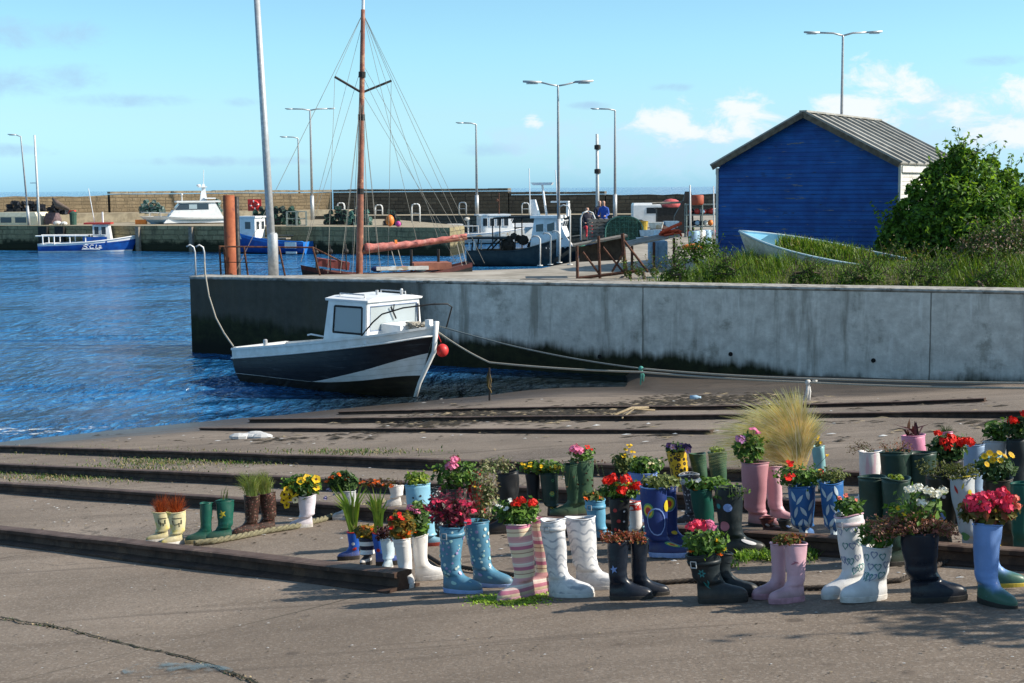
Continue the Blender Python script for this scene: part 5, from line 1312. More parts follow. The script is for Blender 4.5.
for j, (px, py, rp, dd, lb) in enumerate(((676, 273, 10, 34.4, 'low leafy weed clump on the wall top near the plank table'), (722, 272, 12, 33.6, 'dark leafy weed clump on the bank in front of the shed corner'), (806, 277, 11, 32.6, 'leafy weed clump on the wall top in front of the dinghy'),
        (862, 276, 15, 32.4, 'taller weed clump on the bank below the dinghy stern'), (925, 276, 16, 31.8, 'tall dark weeds on the wall top below the big bush'), (990, 280, 16, 31.0, 'weeds on the wall top below the bramble'))):
    p = at_y(px, py, dd); b0 = Vector((p.x, p.y, 2.2))
    it = [(px - rp, py + 3, rp * .6, 0), (px, py, rp * .75, 0.1), (px + rp * .9, py + 2, rp * .6, -.1), (px + rp * .3, py - rp * .5, rp * .4, 0)]
    bush('weed_clump', b0, px_clumps(it, dd, b0), 700, 0.034, [G2, B2, B3, G4], (2, 3, 3, 3), lb, 'weeds', 2, sprigs=30, seed=40 + j, spr=0.35)

# ---- old dinghy full of weeds
def dinghy():
    b = at_y(741, 238, 36.6); e = at_y(893, 270, 34.8)
    v = b - e; L = 4.15
    ang = math.atan2(v.y, v.x); pitch = math.asin(min(.9, (b.z - e.z) / v.length)) * 0.78
    c = (b + e) / 2
    r = empty('dinghy', (c.x, c.y, 0)); r.location = (c.x, c.y, 2.30)
    r.rotation_euler = (R(-10), -pitch, ang)
    tag(r, 'old white dinghy with pale blue inside lying in the grass', 'dinghy')
    B = 1.6; sh = lambda u: 0.50 + 0.17 * u ** 2; ke = lambda u: -0.12 + 0.2 * u ** 3
    M_DW = mat('chalky_dinghy_white', (0.66, 0.63, 0.58), (0.5, 0.47, 0.42), 5, 0.6, bump=0.15, c3=(0.4, 0.36, 0.3))
    M_DB = mat('pale_blue_gelcoat', (0.22, 0.50, 0.66), (0.17, 0.42, 0.58), 5, 0.5, bump=0.05)
    g, hb, pt = hull(L, B, sh, ke, [lambda u: 0.2 + 0.1 * u], None, 0.8, mid=0.4, pw=2.4, rake=0.07)
    g.build('hull', M_DW, r, True)
    g2, hb2, _ = hull(L - 0.08, B - 0.07, lambda u: sh(u) + 0.002, lambda u: ke(u) + 0.05, [lambda u: 0.2], None, 0.8, mid=0.4, pw=2.4, rake=0.06)
    g2.build('inner_lining', M_DB, r, True)
    gunwale(hb, L, sh, 0.03, out=0.0).build('gunwale', mat('pale_gunwale', (0.42, 0.56, 0.62), (0.34, 0.46, 0.52), 5, 0.6), r, True)
    g = Geo(); n = 8; rg = []
    for i in range(n + 1):
        u = 0.84 + 0.15 * i / n; rg.append([(-L / 2 + L * u, -hb(u) + 0.02, sh(u) - 0.03), (-L / 2 + L * u, hb(u) - 0.02, sh(u) - 0.03)])
    g.loft(rg, 0, False, False, closed=False); g.build('foredeck', M_DB, r)
    Geo().box((0.75, 0, 0.34), (0.3, B * 0.86, 0.03)).build('thwart', M_DB, r)
    # weeds growing inside
    random.seed(14)
    m0 = Geo(); mt = r.matrix_basis.copy(); bpy.context.view_layer.update(); mw = r.matrix_world.copy()
    g = Geo()
    for i in range(3600):
        u = random.uniform(0.02, 0.74); x = -L / 2 + L * u; y = random.uniform(-1, 1) * (hb(u) - 0.08)
        top = 0.30 + 0.26 * sstep(0.0, 0.25, u) * (1 - (abs(y) / 0.8) ** 2) * (1.15 - 0.5 * sstep(0.35, 0.0, u)) 
        p = mw @ Vector((x, y, 0.2 + (top - 0.2) * random.random() ** 0.4))
        blade(g, p, random.uniform(0.12, 0.30), random.uniform(0.02, 0.035), random.uniform(0.2, 0.9), random.uniform(0, 6.28), random.choices((0, 1, 2, 3), (5, 5, 1, 2))[0])
    p0 = mw @ Vector((0, 0, 0))
    g.v = [(a - p0.x, b_ - p0.y, c_ - p0.z) for a, b_, c_ in g.v]
    o = g.build('weed_clump', [G1, G2, G3, G4], None, loc=p0); tag(o, 'overgrown mound of grass and weeds filling the old dinghy', 'weeds')
dinghy()

# ---- rusty trestles with boards
def trestle(pa, pb, tops, label, board):
    r = empty('trestle', (0, 0, 0)); tag(r, label, 'trestle')
    def q(px, py, d): return at_y(px, py, d)
    return r
d0 = 37.6
def P(px, py, dd=0.0): return at_y(px, py, d0 + dd)
r = empty('trestle', P(600, 278)); tag(r, 'rusty braced steel trestle carrying dark boards at the quay edge', 'trestle'); o = P(600, 278)
g = Geo()
for dd in (0, 1.0):
    g.tube([P(576, 278.5, dd) - o, P(637, 271, dd) - o], 0.045, 6)
    g.tube([P(600, 279, dd) - o, P(598.5, 236, dd) - o], 0.04, 6); g.tube([P(625.5, 274, dd) - o, P(622.5, 233.5, dd) - o], 0.05, 6)
    g.tube([P(600, 275, dd) - o, P(583, 252, dd) - o], 0.03, 6); g.tube([P(612, 272, dd) - o, P(625, 250, dd) - o], 0.03, 6); g.tube([P(624, 273, dd) - o, P(603, 247, dd) - o], 0.03, 6)
    g.tube([P(622, 238, dd) - o, P(648, 272, dd) - o], 0.035, 6); g.tube([P(577, 246, dd) - o, P(577.5, 279, dd) - o], 0.04, 6)
for px, py in ((600, 279), (625, 275), (599, 237)): g.tube([P(px, py, 0) - o, P(px, py, 1.0) - o], 0.03, 6)
g.build('frame', M_RUST, r)
g = Geo()
a = P(574, 247, 0.1) - o; b = P(628, 237, 0.1) - o
for k in range(4):
    off_ = Vector((0, 0.06 + k * 0.24, 0)); 
    g.loft([[a + off_, a + off_ + Vector((0, .22, 0)), a + off_ + Vector((0, .22, .05)), a + off_ + Vector((0, 0, .05))], [b + off_, b + off_ + Vector((0, .22, 0)), b + off_ + Vector((0, .22, .05)), b + off_ + Vector((0, 0, .05))]])
g.build('table_board', M_TIMBER, r)
M_PANEL = mat('dark_board', (0.06, 0.05, 0.04), (0.035, 0.03, 0.026), 6, 0.85, bump=0.3)
g = Geo().loft([[P(579, 262, 1.02) - o, P(622, 260, 1.02) - o, P(622, 260, 1.06) - o, P(579, 262, 1.06) - o], [P(579, 247, 1.02) - o, P(622, 238, 1.02) - o, P(622, 238, 1.06) - o, P(579, 247, 1.06) - o]])
g.build('side_panel', M_PANEL, r)
d0 = 41.0; o = P(655, 262)
r = empty('trestle', o); tag(r, 'low table of long grey planks on thin legs left of the nettles', 'trestle')
g = Geo(); a = P(626, 247) - o; b = P(680, 236.5) - o
for k in range(3):
    off_ = Vector((0, k * 0.3, 0.03 * k))
    g.loft([[a + off_, a + off_ + Vector((0, .28, 0.01)), a + off_ + Vector((0, .28, .07)), a + off_ + Vector((0, 0, .05))], [b + off_, b + off_ + Vector((0, .28, .01)), b + off_ + Vector((0, .28, .07)), b + off_ + Vector((0, 0, .05))]])
g.build('table_board', mat('silvered_planks', (0.30, 0.28, 0.25), (0.2, 0.185, 0.16), 5, 0.85, bump=0.4), r)
for px, pt_ in ((632, 246), (654, 242), (674, 238)):
    for dd in (0.05, 0.8): Geo().tube([P(px, pt_, dd) - o, Vector((P(px, 262, dd).x, d0 + dd, 2.0)) - o], 0.04, 6).build('leg', M_RUST, r)
for px, m, lb in ((653.5, M_LBLUE, 'pale blue drum under the long plank table, left one'), (662, M_LBLUE, 'pale blue drum under the long plank table, right one')):
    t = at_y(px, 250, 42.5); tag(Geo().lathe([(.15, 0), (.17, .05), (.17, .75), (.14, .8)], n=12).build('drum', m, None, True, loc=(t.x, 42.5, 2.0)), lb, 'drum')
# concrete kerb strip in front of the grass
g = Geo()
for i in range(14):
    s = 9.5 + i * 1.55; g.loft([[(x, y, z) for x, y, z in ((s, -0.88, 2.012 + .13 * s / WLEN * 0), (s, -1.12, 2.012), (s, -1.12, 2.15), (s, -0.88, 2.15))], [(s + 1.52, -0.88, 2.012), (s + 1.52, -1.12, 2.012), (s + 1.52, -1.12, 2.15), (s + 1.52, -0.88, 2.15)]])
g.xf(Matrix.Translation((PL.x, PL.y, 0)) @ Matrix.Rotation(WANG, 4, 'Z') @ Matrix.Scale(-1, 4, (0, 1, 0)))
tag(g.build('edging_timber', mat('edging', (0.10, 0.085, 0.07), (0.06, 0.05, 0.045), 6, 0.9, bump=0.4)), 'dark timber edging along the top of the wall before the grass', 'edging')
# ================================================================== MOTOR BOAT ON THE SLIP
def m_plank_hull(name, c1, c2, worn=None):
    t = NT(name)
    uv = t.tc.outputs['UV']; U, V, _ = t.xyz(uv)
    n = t.noise(3, 5, 0.6); f = t.noise(1.0, 5, 0.65, t.map((1.2, 1.2, 9)))
    col = t.mix(t.ss(n, 0.35, 0.65), c2, c1)
    if worn is not None: col = t.mix(t.ss(f, 0.55, 0.75, 0, 0.75), col, worn)
    saw = t.math('FRACT', t.math('MULTIPLY', V, 13.0))
    seam = t.ss(saw, 0.0, 0.10, 1, 0)
    col = t.mix(t.math('MULTIPLY', seam, 0.55), col, sc3(c2, 0.35))
    t.P(col=col, rough=t.ss(f, 0.3, 0.7, 0.32, 0.55), spec=0.4, normal=t.bump(t.math('ADD', saw, t.math('MULTIPLY', f, 0.25)), 0.5, 0.02))
    return t.mat
def motor_boat():
    fdir = Vector((0.77, -0.638)); ang = math.atan2(fdir.y, fdir.x); L, B = 5.6, 2.05
    bow = Vector((-1.60, 29.6)); c = bow - fdir * (L / 2)
    r = empty('motor_boat', (c.x, c.y, 0), ang); tag(r, 'small black and white motor boat with white cabin aground beside the quay wall', 'motor boat')
    sh = lambda u: 0.76 + 0.60 * u + 0.13 * u * u + 0.03 * sstep(0.85, 1, u)
    ke = lambda u: -0.42 + 0.22 * u
    l1 = lambda u: sh(u) - 0.215 + 0.03 * u
    l2 = lambda u: 0.20 + 0.04 * u + 0.72 * max(0, (u - 0.47) / 0.53) ** 1.15
    l3 = lambda u: min(l2(u) - 0.002, 0.19 + 0.05 * u + 0.23 * sstep(0.45, 1.0, u))
    g, hb, pt = hull(L, B, sh, ke, [l1, l2, l3], None, 0.82, mid=0.5, pw=3.3, rake=0.115, n=36, fl=2.6)
    hm = [mat('white_gunwale_paint', (0.78, 0.78, 0.77), (0.66, 0.66, 0.64), 5, 0.4, bump=0.08), m_plank_hull('black_planks', (0.008, 0.009, 0.014), (0.016, 0.017, 0.022), (0.10, 0.11, 0.12)),
          m_plank_hull('white_planks', (0.74, 0.74, 0.73), (0.62, 0.61, 0.58)), m_plank_hull('weedy_planks', (0.030, 0.022, 0.013), (0.018, 0.014, 0.009), (0.06, 0.05, 0.02))]
    h = g.build('hull', hm, r, True)
    g = Geo()
    for s in (-1, 1): g.tube([(-L / 2 + L * i / 30, s * (hb(i / 30) + 0.022), l1(i / 30) + 0.01) for i in range(31)], 0.020, 6)
    g.build('rubbing_strake', hm[0], r, True)
    g = Geo()
    for s in (-1, 1):
        rg = []
        for i in range(31):
            u = i / 30; x = -L / 2 + L * u; y = hb(u)
            rg.append([(x, s * (y + 0.03), sh(u) - 0.02), (x, s * (y + 0.03), sh(u) + 0.03), (x, s * max(0.0, y - 0.12), sh(u) + 0.035), (x, s * max(0.0, y - 0.12), sh(u) - 0.02)])
        g.loft(rg)
    g.build('gunwale', hm[0], r)
    # stem post
    Geo().tube([(L / 2 + 0.03, 0, sh(1) + 0.12), (L / 2 - 0.16 * 0.3, 0, 1.0), (L / 2 - 0.115 * L * 0.75, 0, 0.30), (L / 2 - 0.115 * L, 0, -0.1)], [0.06, 0.05, 0.045, 0.045], 8).build('stem', hm[0], r, True)
    # foredeck, cockpit floor, transom top
    deck_sheet(hb, L, lambda u: sh(u) + 0.02, 0.1, u0=0.79).build('foredeck', M_DIRTYW, r)
    deck_sheet(hb, L, lambda u: sh(u) - 0.30, 0.10, u1=0.8).build('cockpit_floor', M_TIMBER, r)
    # inner coaming of the cockpit
    g = Geo()
    for s in (-1, 1):
        g.loft([[(-L / 2 + L * u, s * (hb(u) - 0.1), sh(u) - 0.30), (-L / 2 + L * u, s * (hb(u) - 0.1), sh(u))] for u in [i / 20 * 0.8 for i in range(21)]], 0, False, False, closed=False)
    g.build('coaming', M_DIRTYW, r)
    Geo().box((-L / 2 + 0.05, 0, 0.66), (0.1, 2 * hb(0) - 0.1, 0.30)).build('transom_board', hm[0], r)
    # cabin
    x0, x1 = 0.30, 1.60; zb0, zt = 1.16, 2.03
    g = Geo()
    sec = lambda x, wb, wt, z0, z1: [(x, -wb, z0), (x, -wt, z1), (x, wt, z1), (x, wb, z0)]
    def side(s):   # plating with an opening for the side window
        yb = lambda z: s * (0.845 - 0.06 * (z - zb0) / (zt - zb0))
        xa = lambda z: x0 + 0.13 * (z - zb0) / (zt - zb0)
        xb = lambda z: x1 - 0.02 * (z - zb0) / (zt - zb0)
        wz0, wz1, wa, wb_ = 1.36, 1.92, 0.60, 1.47
        def pq(x, z, o=0.0): return (x, yb(z) + s * o, z)
        g.add([pq(xa(zb0), zb0), pq(xb(zb0), zb0), pq(xb(wz0), wz0), pq(xa(wz0), wz0)], [(0, 1, 2, 3)])
        g.add([pq(xa(wz1), wz1), pq(xb(wz1), wz1), pq(xb(zt), zt), pq(xa(zt), zt)], [(0, 1, 2, 3)])
        g.add([pq(xa(wz0), wz0), pq(wa, wz0), pq(wa + .03, wz1), pq(xa(wz1), wz1)], [(0, 1, 2, 3)])
        g.add([pq(wb_, wz0), pq(xb(wz0), wz0), pq(xb(wz1), wz1), pq(wb_ - .01, wz1)], [(0, 1, 2, 3)])
        return [pq(wa, wz0, .012), pq(wb_, wz0, .012), pq(wb_ - .01, wz1, .012), pq(wa + .03, wz1, .012)]
    w1 = side(-1); w2 = side(1)
    # front: sill, posts, header
    def fr(y, z): return (x1 - 0.02 * (z - zb0) / (zt - zb0), y * (0.845 - 0.06 * (z - zb0) / (zt - zb0)), z)
    fz0, fz1 = 1.42, 1.94
    g.add([fr(-1, zb0), fr(1, zb0), fr(1, fz0), fr(-1, fz0)], [(0, 1, 2, 3)]); g.add([fr(-1, fz1), fr(1, fz1), fr(1, zt), fr(-1, zt)], [(0, 1, 2, 3)])
    g.add([fr(-1, fz0), fr(-.9, fz0), fr(-.9, fz1), fr(-1, fz1)], [(0, 1, 2, 3)]); g.add([fr(.9, fz0), fr(1, fz0), fr(1, fz1), fr(.9, fz1)], [(0, 1, 2, 3)])
    cab = g.build('cabin', M_WHITE, r)
    sol = cab.modifiers.new('thickness', 'SOLIDIFY'); sol.thickness = 0.035; sol.offset = 0
    def tx(a, b, t): return tuple(a[i] + (b[i] - a[i]) * t for i in range(3))
    M_RUBBER = mat('black_rubber', (0.015, 0.015, 0.017), rough=0.6, bump=0)
    M_SKYPALE = None
    t = NT('boat_window_glass'); t.P(col=(0.62, 0.70, 0.73), rough=0.04, spec=0.7, trans=0.45, ior=1.1); M_SKYPALE = t.mat  # sky reflection put into the pale pane colour
    for w, sgn in ((w1, -1), (w2, 1)):
        f = Geo(); pts = w + [w[0]]
        for a, b in zip(pts[:-1], pts[1:]): f.tube([a, b], 0.024, 6)
        fo = f.build('window', M_RUBBER, cab)
        Geo().add(w, [(0, 1, 2, 3)]) or None
        q = Geo(); q.add([tx(p, p, 0) for p in w], [(0, 1, 2, 3)]); q.build('pane', M_SKYPALE, fo)
    q = Geo(); q.add([fr(-.88, fz0 + .01), fr(.88, fz0 + .01), fr(.88, fz1 - .01), fr(-.88, fz1 - .01)], [(0, 1, 2, 3)])
    f = Geo(); ww = [fr(-.9, fz0), fr(.9, fz0), fr(.9, fz1), fr(-.9, fz1), fr(-.9, fz0)]
    for a, b in zip(ww[:-1], ww[1:]): f.tube([(a[0] + .01, a[1], a[2]), (b[0] + .01, b[1], b[2])], 0.016, 6)
    fo = f.build('windscreen', mat('blue_grey_trim', (0.18, 0.24, 0.36), rough=0.5), cab); q.build('pane', M_SKYPALE, fo)
    g = Geo()
    g.loft([[(x0 + 0.06, -0.83, zt), (x1 + 0.05, -0.83, zt), (x1 + 0.05, 0.83, zt), (x0 + 0.06, 0.83, zt)], [(x0 + 0.06, -0.84, zt + 0.05), (x1 + 0.06, -0.84, zt + 0.04), (x1 + 0.06, 0.84, zt + 0.04), (x0 + 0.06, 0.84, zt + 0.05)],
            [(x0 + 0.1, -0.6, zt + 0.10), (x1, -0.6, zt + 0.08), (x1, 0.6, zt + 0.08), (x0 + 0.1, 0.6, zt + 0.10)]])
    rf = g.build('roof', M_WHITE, cab)
    g = Geo()
    for s in (-1, 1): g.tube([(x0 + 0.3, s * 0.62, zt + 0.09), (x0 + 0.3, s * 0.62, zt + 0.15), (x1 - 0.25, s * 0.62, zt + 0.14), (x1 - 0.25, s * 0.62, zt + 0.08)], 0.016, 6)
    g.lathe([(0.03, 0), (0.035, 0.12), (0.02, 0.15)], (x1 - 0.2, 0.45, zt + 0.07), 8); g.lathe([(0.03, 0), (0.035, 0.10)], (x0 + 0.7, 0.1, zt + 0.09), 8)
    g.build('roof_rail', M_GALV, rf)
    g = Geo()                                            # wiper and its arm
    g.tube([(x1 + 0.03, -0.12, 1.90), (x1 + 0.04, 0.02, 1.64)], 0.018, 6); g.tube([(x1 + 0.03, -0.02, 1.95), (x1 + 0.035, -0.06, 1.78)], 0.012, 6); g.build('wiper', M_BLACKH, cab)
    g = Geo(); g.tube([(x1 + 0.03, 0.72, 1.92), (x1 + 0.06, 0.70, 1.40)], 0.015, 6); g.build('antenna', M_DKSTEEL, cab)
    # trunk box on the foredeck
    Geo().loft([[(x1 + 0.01, -0.42, 1.3), (x1 + 0.55, -0.36, 1.3), (x1 + 0.55, 0.36, 1.3), (x1 + 0.01, 0.42, 1.3)], [(x1 + 0.01, -0.40, 1.56), (x1 + 0.5, -0.33, 1.53), (x1 + 0.5, 0.33, 1.53), (x1 + 0.01, 0.40, 1.56)]]).build('forward_hatch', M_WHITE, r)
    g = Geo()
    g.tube([(1.45, -0.86, 1.30), (1.75, -0.80, 1.62), (1.95, -0.72, 1.80), (2.3, -0.45, 1.93), (2.75, -0.05, 2.0), (2.95, 0.22, 2.0), (3.0, 0.30, 1.93), (2.85, 0.34, 1.62), (2.8, 0.33, 1.46)], 0.017, 8)
    g.build('pulpit_rail', M_DKSTEEL, r, True)
    g = Geo(); random.seed(6)
    for i in range(12): g.tube([(2.25 + random.uniform(-.2, .2), random.uniform(-.2, .2), 1.47 + .12 * random.random()) for _ in range(4)], 0.022, 5)
    g.build('rope_coil', M_ROPE, r, True)
    Geo().box((2.62, 0.0, 1.56), (0.12, 0.12, 0.22)).build('bow_post', M_WHITE, r)
    f = Geo().ball((2.62, 0.40, 0.98), 0.135, sc=(1, 1, 1.05), n=16, k=10); f.tube([(2.62, 0.36, 1.16), (2.6, 0.22, 1.44)], 0.012, 5); f.build('fender', M_REDPL, r, True)
    g = Geo().lathe([(0.05, 0), (0.05, 0.12), (0.03, 0.14)], (-1.6, -0.86, sh(0.22) + 0.03), 10); g.build('bollard', M_GALV, r)
    Geo().tube([(0.2, -0.72, 1.22), (-0.1, -0.85, 1.27), (-0.16, -0.9, 1.25)], 0.02, 6).build('tiller', M_WHITE, r)
    return c, ang
BC, BANG = motor_boat()
def boat_w(x, y, z): 
    return Vector((BC.x + x * math.cos(BANG) - y * math.sin(BANG), BC.y + x * math.sin(BANG) + y * math.cos(BANG), z))
# mooring ropes from the bow to a ring far to the right
def sag(a, b, s, n=24):
    return [a.lerp(b, i / n) - Vector((0, 0, s * 4 * (i / n) * (1 - i / n))) for i in range(n + 1)]
bw = boat_w(2.7, 0.15, 1.42)
K1 = at_y(489.5, 362.5, 29.0); K2 = at_y(641, 372, 27.0); K3 = at_y(808, 382.5, 24.6); K4 = at_y(1060, 388, 21.5)
o = Geo().tube(sag(bw, K1, 0.04) + sag(K1, K2, 0.03)[1:] + sag(K2, K3, 0.02)[1:] + sag(K3, K4, 0.03)[1:], 0.020, 6).build('mooring_rope', M_ROPE, None, True); tag(o, 'pale mooring rope running from the boat bow along the wall foot', 'rope', )
K2b = at_y(641, 368.5, 27.1); K3b = at_y(790, 378, 24.8); K4b = at_y(1060, 383.5, 21.6)
o = Geo().tube(sag(bw + Vector((0, 0.02, 0.12)), K2b, 0.10) + [K2b], 0.016, 6).build('mooring_rope', M_ROPEB, None, True); tag(o, 'thin dark rope from the bow to the blue-green knot', 'rope')
o = Geo().tube(sag(K2b, K3b, 0.02) + sag(K3b, K4b, 0.015)[1:], 0.018, 6).build('mooring_rope', M_ROPE, None, True); tag(o, 'pale upper rope running right from the blue-green knot', 'rope')
M_TEALR = mat('blue_green_rope', (0.08, 0.32, 0.27), (0.05, 0.2, 0.18), 40, 0.9)
g = Geo().ball(K2b, 0.05).tube([K2b, K2b + Vector((0.01, 0, -0.1)), K2b + Vector((-0.01, 0.0, -0.32))], [0.03, 0.025, 0.012], 6); g.tube([K2b, K2b + Vector((0.05, 0, -0.12)), K2b + Vector((0.04, 0.0, -0.25))], 0.016, 6)
tag(g.build('rope_knot', M_TEALR, None, True), 'blue-green rope knot with frayed tail on the mooring lines', 'knot')
g = Geo(); random.seed(19)
for k in range(6):
    g.tube([K3 + Vector((random.uniform(-.02, .02), 0, 0)), K3 + Vector((random.uniform(-.03, .05), random.uniform(-.02, .02), -0.16)), K3 + Vector((random.uniform(-.09, .06), random.uniform(-.03, .03), -0.36))], [0.022, 0.026, 0.03], 6)
g.ball(K3, 0.055); g.ball(K3 + Vector((0.12, 0, 0.03)), 0.045)
tag(g.build('hanging_rag', mat('white_rag', (0.62, 0.62, 0.60), (0.45, 0.45, 0.44), 20, 0.9), None, True), 'white frayed rag hanging from the mooring rope', 'rag')
sb = at(489.5, 400); g = Geo().tube([(0, 0, -0.1), (0.005, 0, (K1.z - sb.z) * 0.5), (0, 0, K1.z - sb.z + 0.04)], 0.022, 6); r = g.build('mooring_stake', M_DKSTEEL, None, loc=(sb.x, sb.y, G(sb.x, sb.y))); tag(r, 'thin dark stake holding up the mooring rope near the wall', 'stake')
g = Geo(); random.seed(3); h = K1.z - sb.z
for k in range(10): g.tube([(0, 0, h - 0.03 * k * .3), (random.uniform(-.05, .05), random.uniform(-.03, .03), h - .1 - .03 * k), (random.uniform(-.05, .05), 0, h - .2 - .03 * k)], 0.014, 5)
g.build('weed_wrap', mat('ochre_weed', (0.16, 0.11, 0.035), (0.09, 0.06, 0.02), 30, 0.9), r)

# ================================================================== RAILS ON THE SLIP
M_RAIL = mat('old_rail_iron', (0.070, 0.036, 0.022), (0.036, 0.021, 0.015), 7, 0.8, bump=0.45, bd=0.015, c3=(0.10, 0.055, 0.032))
M_RAILTOP = mat('worn_rail_head', (0.115, 0.068, 0.046), (0.070, 0.042, 0.03), 7, 0.65, bump=0.3, c3=(0.15, 0.10, 0.07))
def at_h(px, py, h):
    d = ray(px, py); t = 2.0
    while t < 90:
        p = CAM + d * t
        if p.z <= G(p.x, p.y) + h: return p
        t += 0.02
    return p
def rail(pa, pb, h, label, ext=(0, 0), w=0.075):
    a = at_h(*pa, h); b = at_h(*pb, h); a.z = 0; b.z = 0; d = (b - a).normalized(); a = a - d * ext[0]; b = b + d * ext[1]
    L = (b - a).length; n = max(4, int(L / 0.35)); sd = Vector((-d.y, d.x, 0))
    prof = [(-1.05, -0.05), (-1.05, 0.10), (-0.35, 0.20), (-0.25, 0.62), (-0.55, 0.72), (-0.55, 0.95), (-0.40, 1.0), (0.40, 1.0), (0.55, 0.95), (0.55, 0.72), (0.25, 0.62), (0.35, 0.20), (1.05, 0.10), (1.05, -0.05)]
    g = Geo(); rg = []
    for i in range(n + 1):
        p = a + d * (L * i / n); z = G(p.x, p.y); wob = 0.006 * noise.noise(Vector((p.x * 1.3, p.y * 1.3, 0)))
        rg.append([p + sd * (x * w * 1.15 + wob) + Vector((0, 0, z + q * h + wob)) - a for x, q in prof])
    g.loft(rg)
    k = len(prof); g.m = [1 if (i % k) in (5, 6, 7) and i < n * k else 0 for i in range(len(g.f))]
    o = g.build('slipway_rail', [M_RAIL, M_RAILTOP], None, loc=a); tag(o, label, 'rail', 'rails set in the slipway')
    return o
rail((0, 527), (403, 571), 0.105, 'nearest rusty rail, ending with a cut face before the striped boots', (7, 0), 0.10)
rail((0, 482), (1024, 549), 0.10, 'second nearest rusty rail, passing behind most of the boots', (9, 3))
rail((0, 463.5), (742, 496), 0.10, 'third rusty rail, just behind the blond grass boots', (9, 4))
rail((0, 445.5), (1024, 477), 0.098, 'fourth rusty rail, long and unbroken across the slip', (9, 4))
rail((307, 428), (712, 429.5), 0.05, 'low worn rail running out of the water beyond the fourth one', (3, 0))
rail((322, 418), (1024, 410.5), 0.07, 'thin far rail nearest the weed line by the wall', (2, 4))
rail((420, 409.5), (985, 398), 0.05, 'farthest thin rail close to the foot of the wall', (2, 0))

# ---- seaweed and litter thrown up near the wall
random.seed(41)
M_WEED = mat('dry_seaweed', (0.020, 0.016, 0.011), (0.038, 0.030, 0.018), 20, 0.9, bump=0.5)
M_STRAW = mat('bleached_straw', (0.30, 0.24, 0.15), (0.2, 0.16, 0.1), 20, 0.9)
M_PALE = mat('pale_litter', (0.55, 0.56, 0.55), (0.4, 0.4, 0.4), 20, 0.8)
g = Geo()
def flake(p, sz, m, asp=2.4):
    a = random.uniform(-0.5, 0.5); d = Vector((math.cos(a), math.sin(a), -0.0983 * math.sin(a) + .06 * math.cos(a))); s = Vector((-math.sin(a), math.cos(a), -0.0983 * math.cos(a)))
    n = 7; vs = []
    for i in range(n):
        t = 2 * PI * i / n; rr = sz * random.uniform(0.6, 1.2)
        vs.append(p + d * (rr * asp * math.cos(t)) + s * (rr * math.sin(t)))
    top = p + Vector((0, 0, sz * random.uniform(0.15, 0.5)))
    g.add(vs + [top], [(i, (i + 1) % n, n) for i in range(n)], m)
path = [(330, 438), (420, 424), (470, 414), (540, 418), (600, 410), (660, 401), (720, 400), (790, 398)]
for i in range(2600):
    k = random.random() * (len(path) - 1); j = int(k); f = k - j
    px = path[j][0] + (path[j + 1][0] - path[j][0]) * f + random.gauss(0, 22); py = path[j][1] + (path[j + 1][1] - path[j][1]) * f + random.gauss(0, 2.6)
    if j == 0 and random.random() < 0.75: continue
    p = at(px, max(393, py)); p.z = G(p.x, p.y) + 0.004
    flake(p, random.uniform(0.015, 0.055), 0 if random.random() < 0.93 else 1)
for i in range(900):                                     # dark weed bands along the lower slip
    px = random.uniform(90, 1010); py = random.choice((400, 405, 413, 421, 425, 433)) + random.gauss(0, 1.2) + 3.0 * math.sin(px * 0.013)
    if px < 320: py = random.choice((436, 441)) + random.gauss(0, 1.3)
    if noise.noise(Vector((px * .012, py * .15, 0))) < 0.05: continue
    p = at(px, max(394, py)); p.z = G(p.x, p.y) + 0.004; flake(p, random.uniform(0.012, 0.045), 0 if random.random() < .9 else 1, 3.0)
for i in range(260):
    px = random.uniform(100, 1000); py = random.uniform(398, 442); 
    if px < 330: py = random.uniform(436, 445)
    p = at(px, py); p.z = G(p.x, p.y) + 0.004; flake(p, random.uniform(0.012, 0.04), random.choice((0, 0, 1, 2)), 1.6)
for i in range(1500):                                    # gravel gathered between the rails
    px = random.uniform(-10, 1030); py = random.choice((452, 462, 474, 490, 505, 520)) + px * random.choice((.03, .045, .06)) + random.gauss(0, 3); p = at(px, py); p.z = G(p.x, p.y) + 0.001; flake(p, random.uniform(0.004, 0.014), random.choice((0, 0, 0, 1, 2)), 1.5)
for i in range(900):                                     # grit and leaves on the near concrete
    px = random.uniform(-20, 1044); py = random.uniform(450, 683); p = at(px, py); p.z = G(p.x, p.y) + 0.001; flake(p, random.uniform(0.002, 0.007), random.choice((0, 0, 1, 2)), 1.3)
tag(g.build('seaweed_litter', [M_WEED, M_STRAW, M_PALE]), kind='stuff')
# bigger bits
p = at(256, 438); g = Geo(); 
for i in range(7): g.ball((random.uniform(-.28, .28), random.uniform(-.1, .1), .03), random.uniform(.06, .12), sc=(1.5, 1, .55), n=8, k=5)
tag(g.build('plastic_sheet', M_PALE, None, loc=p), 'crumpled pale plastic sheet lying on the slip near the water', 'litter')
g = Geo(); a = at(614, 418); b = at(632, 413); c_ = at(648, 410); up_ = Vector((0, 0, .04))
g.tube([a + up_, b + up_ * 2, c_ + up_], 0.02, 6); g.tube([at(622, 421) + up_, at(634, 414) + up_ * 2, at(655, 413) + up_], 0.014, 5)
tag(g.build('driftwood', M_STRAW, None, True), 'pale bent driftwood stick among the seaweed', 'driftwood')
p = at(690, 400); g = Geo().lathe([(0.04, 0), (0.045, .12), (.02, .17), (.02, .2)], n=10); g.xf(Matrix.Rotation(PI / 2, 4, 'Y')); tag(g.build('bottle', M_LBLUE, None, True, loc=(p.x, p.y, p.z + .045)), 'small blue plastic bottle lying in the seaweed', 'bottle')

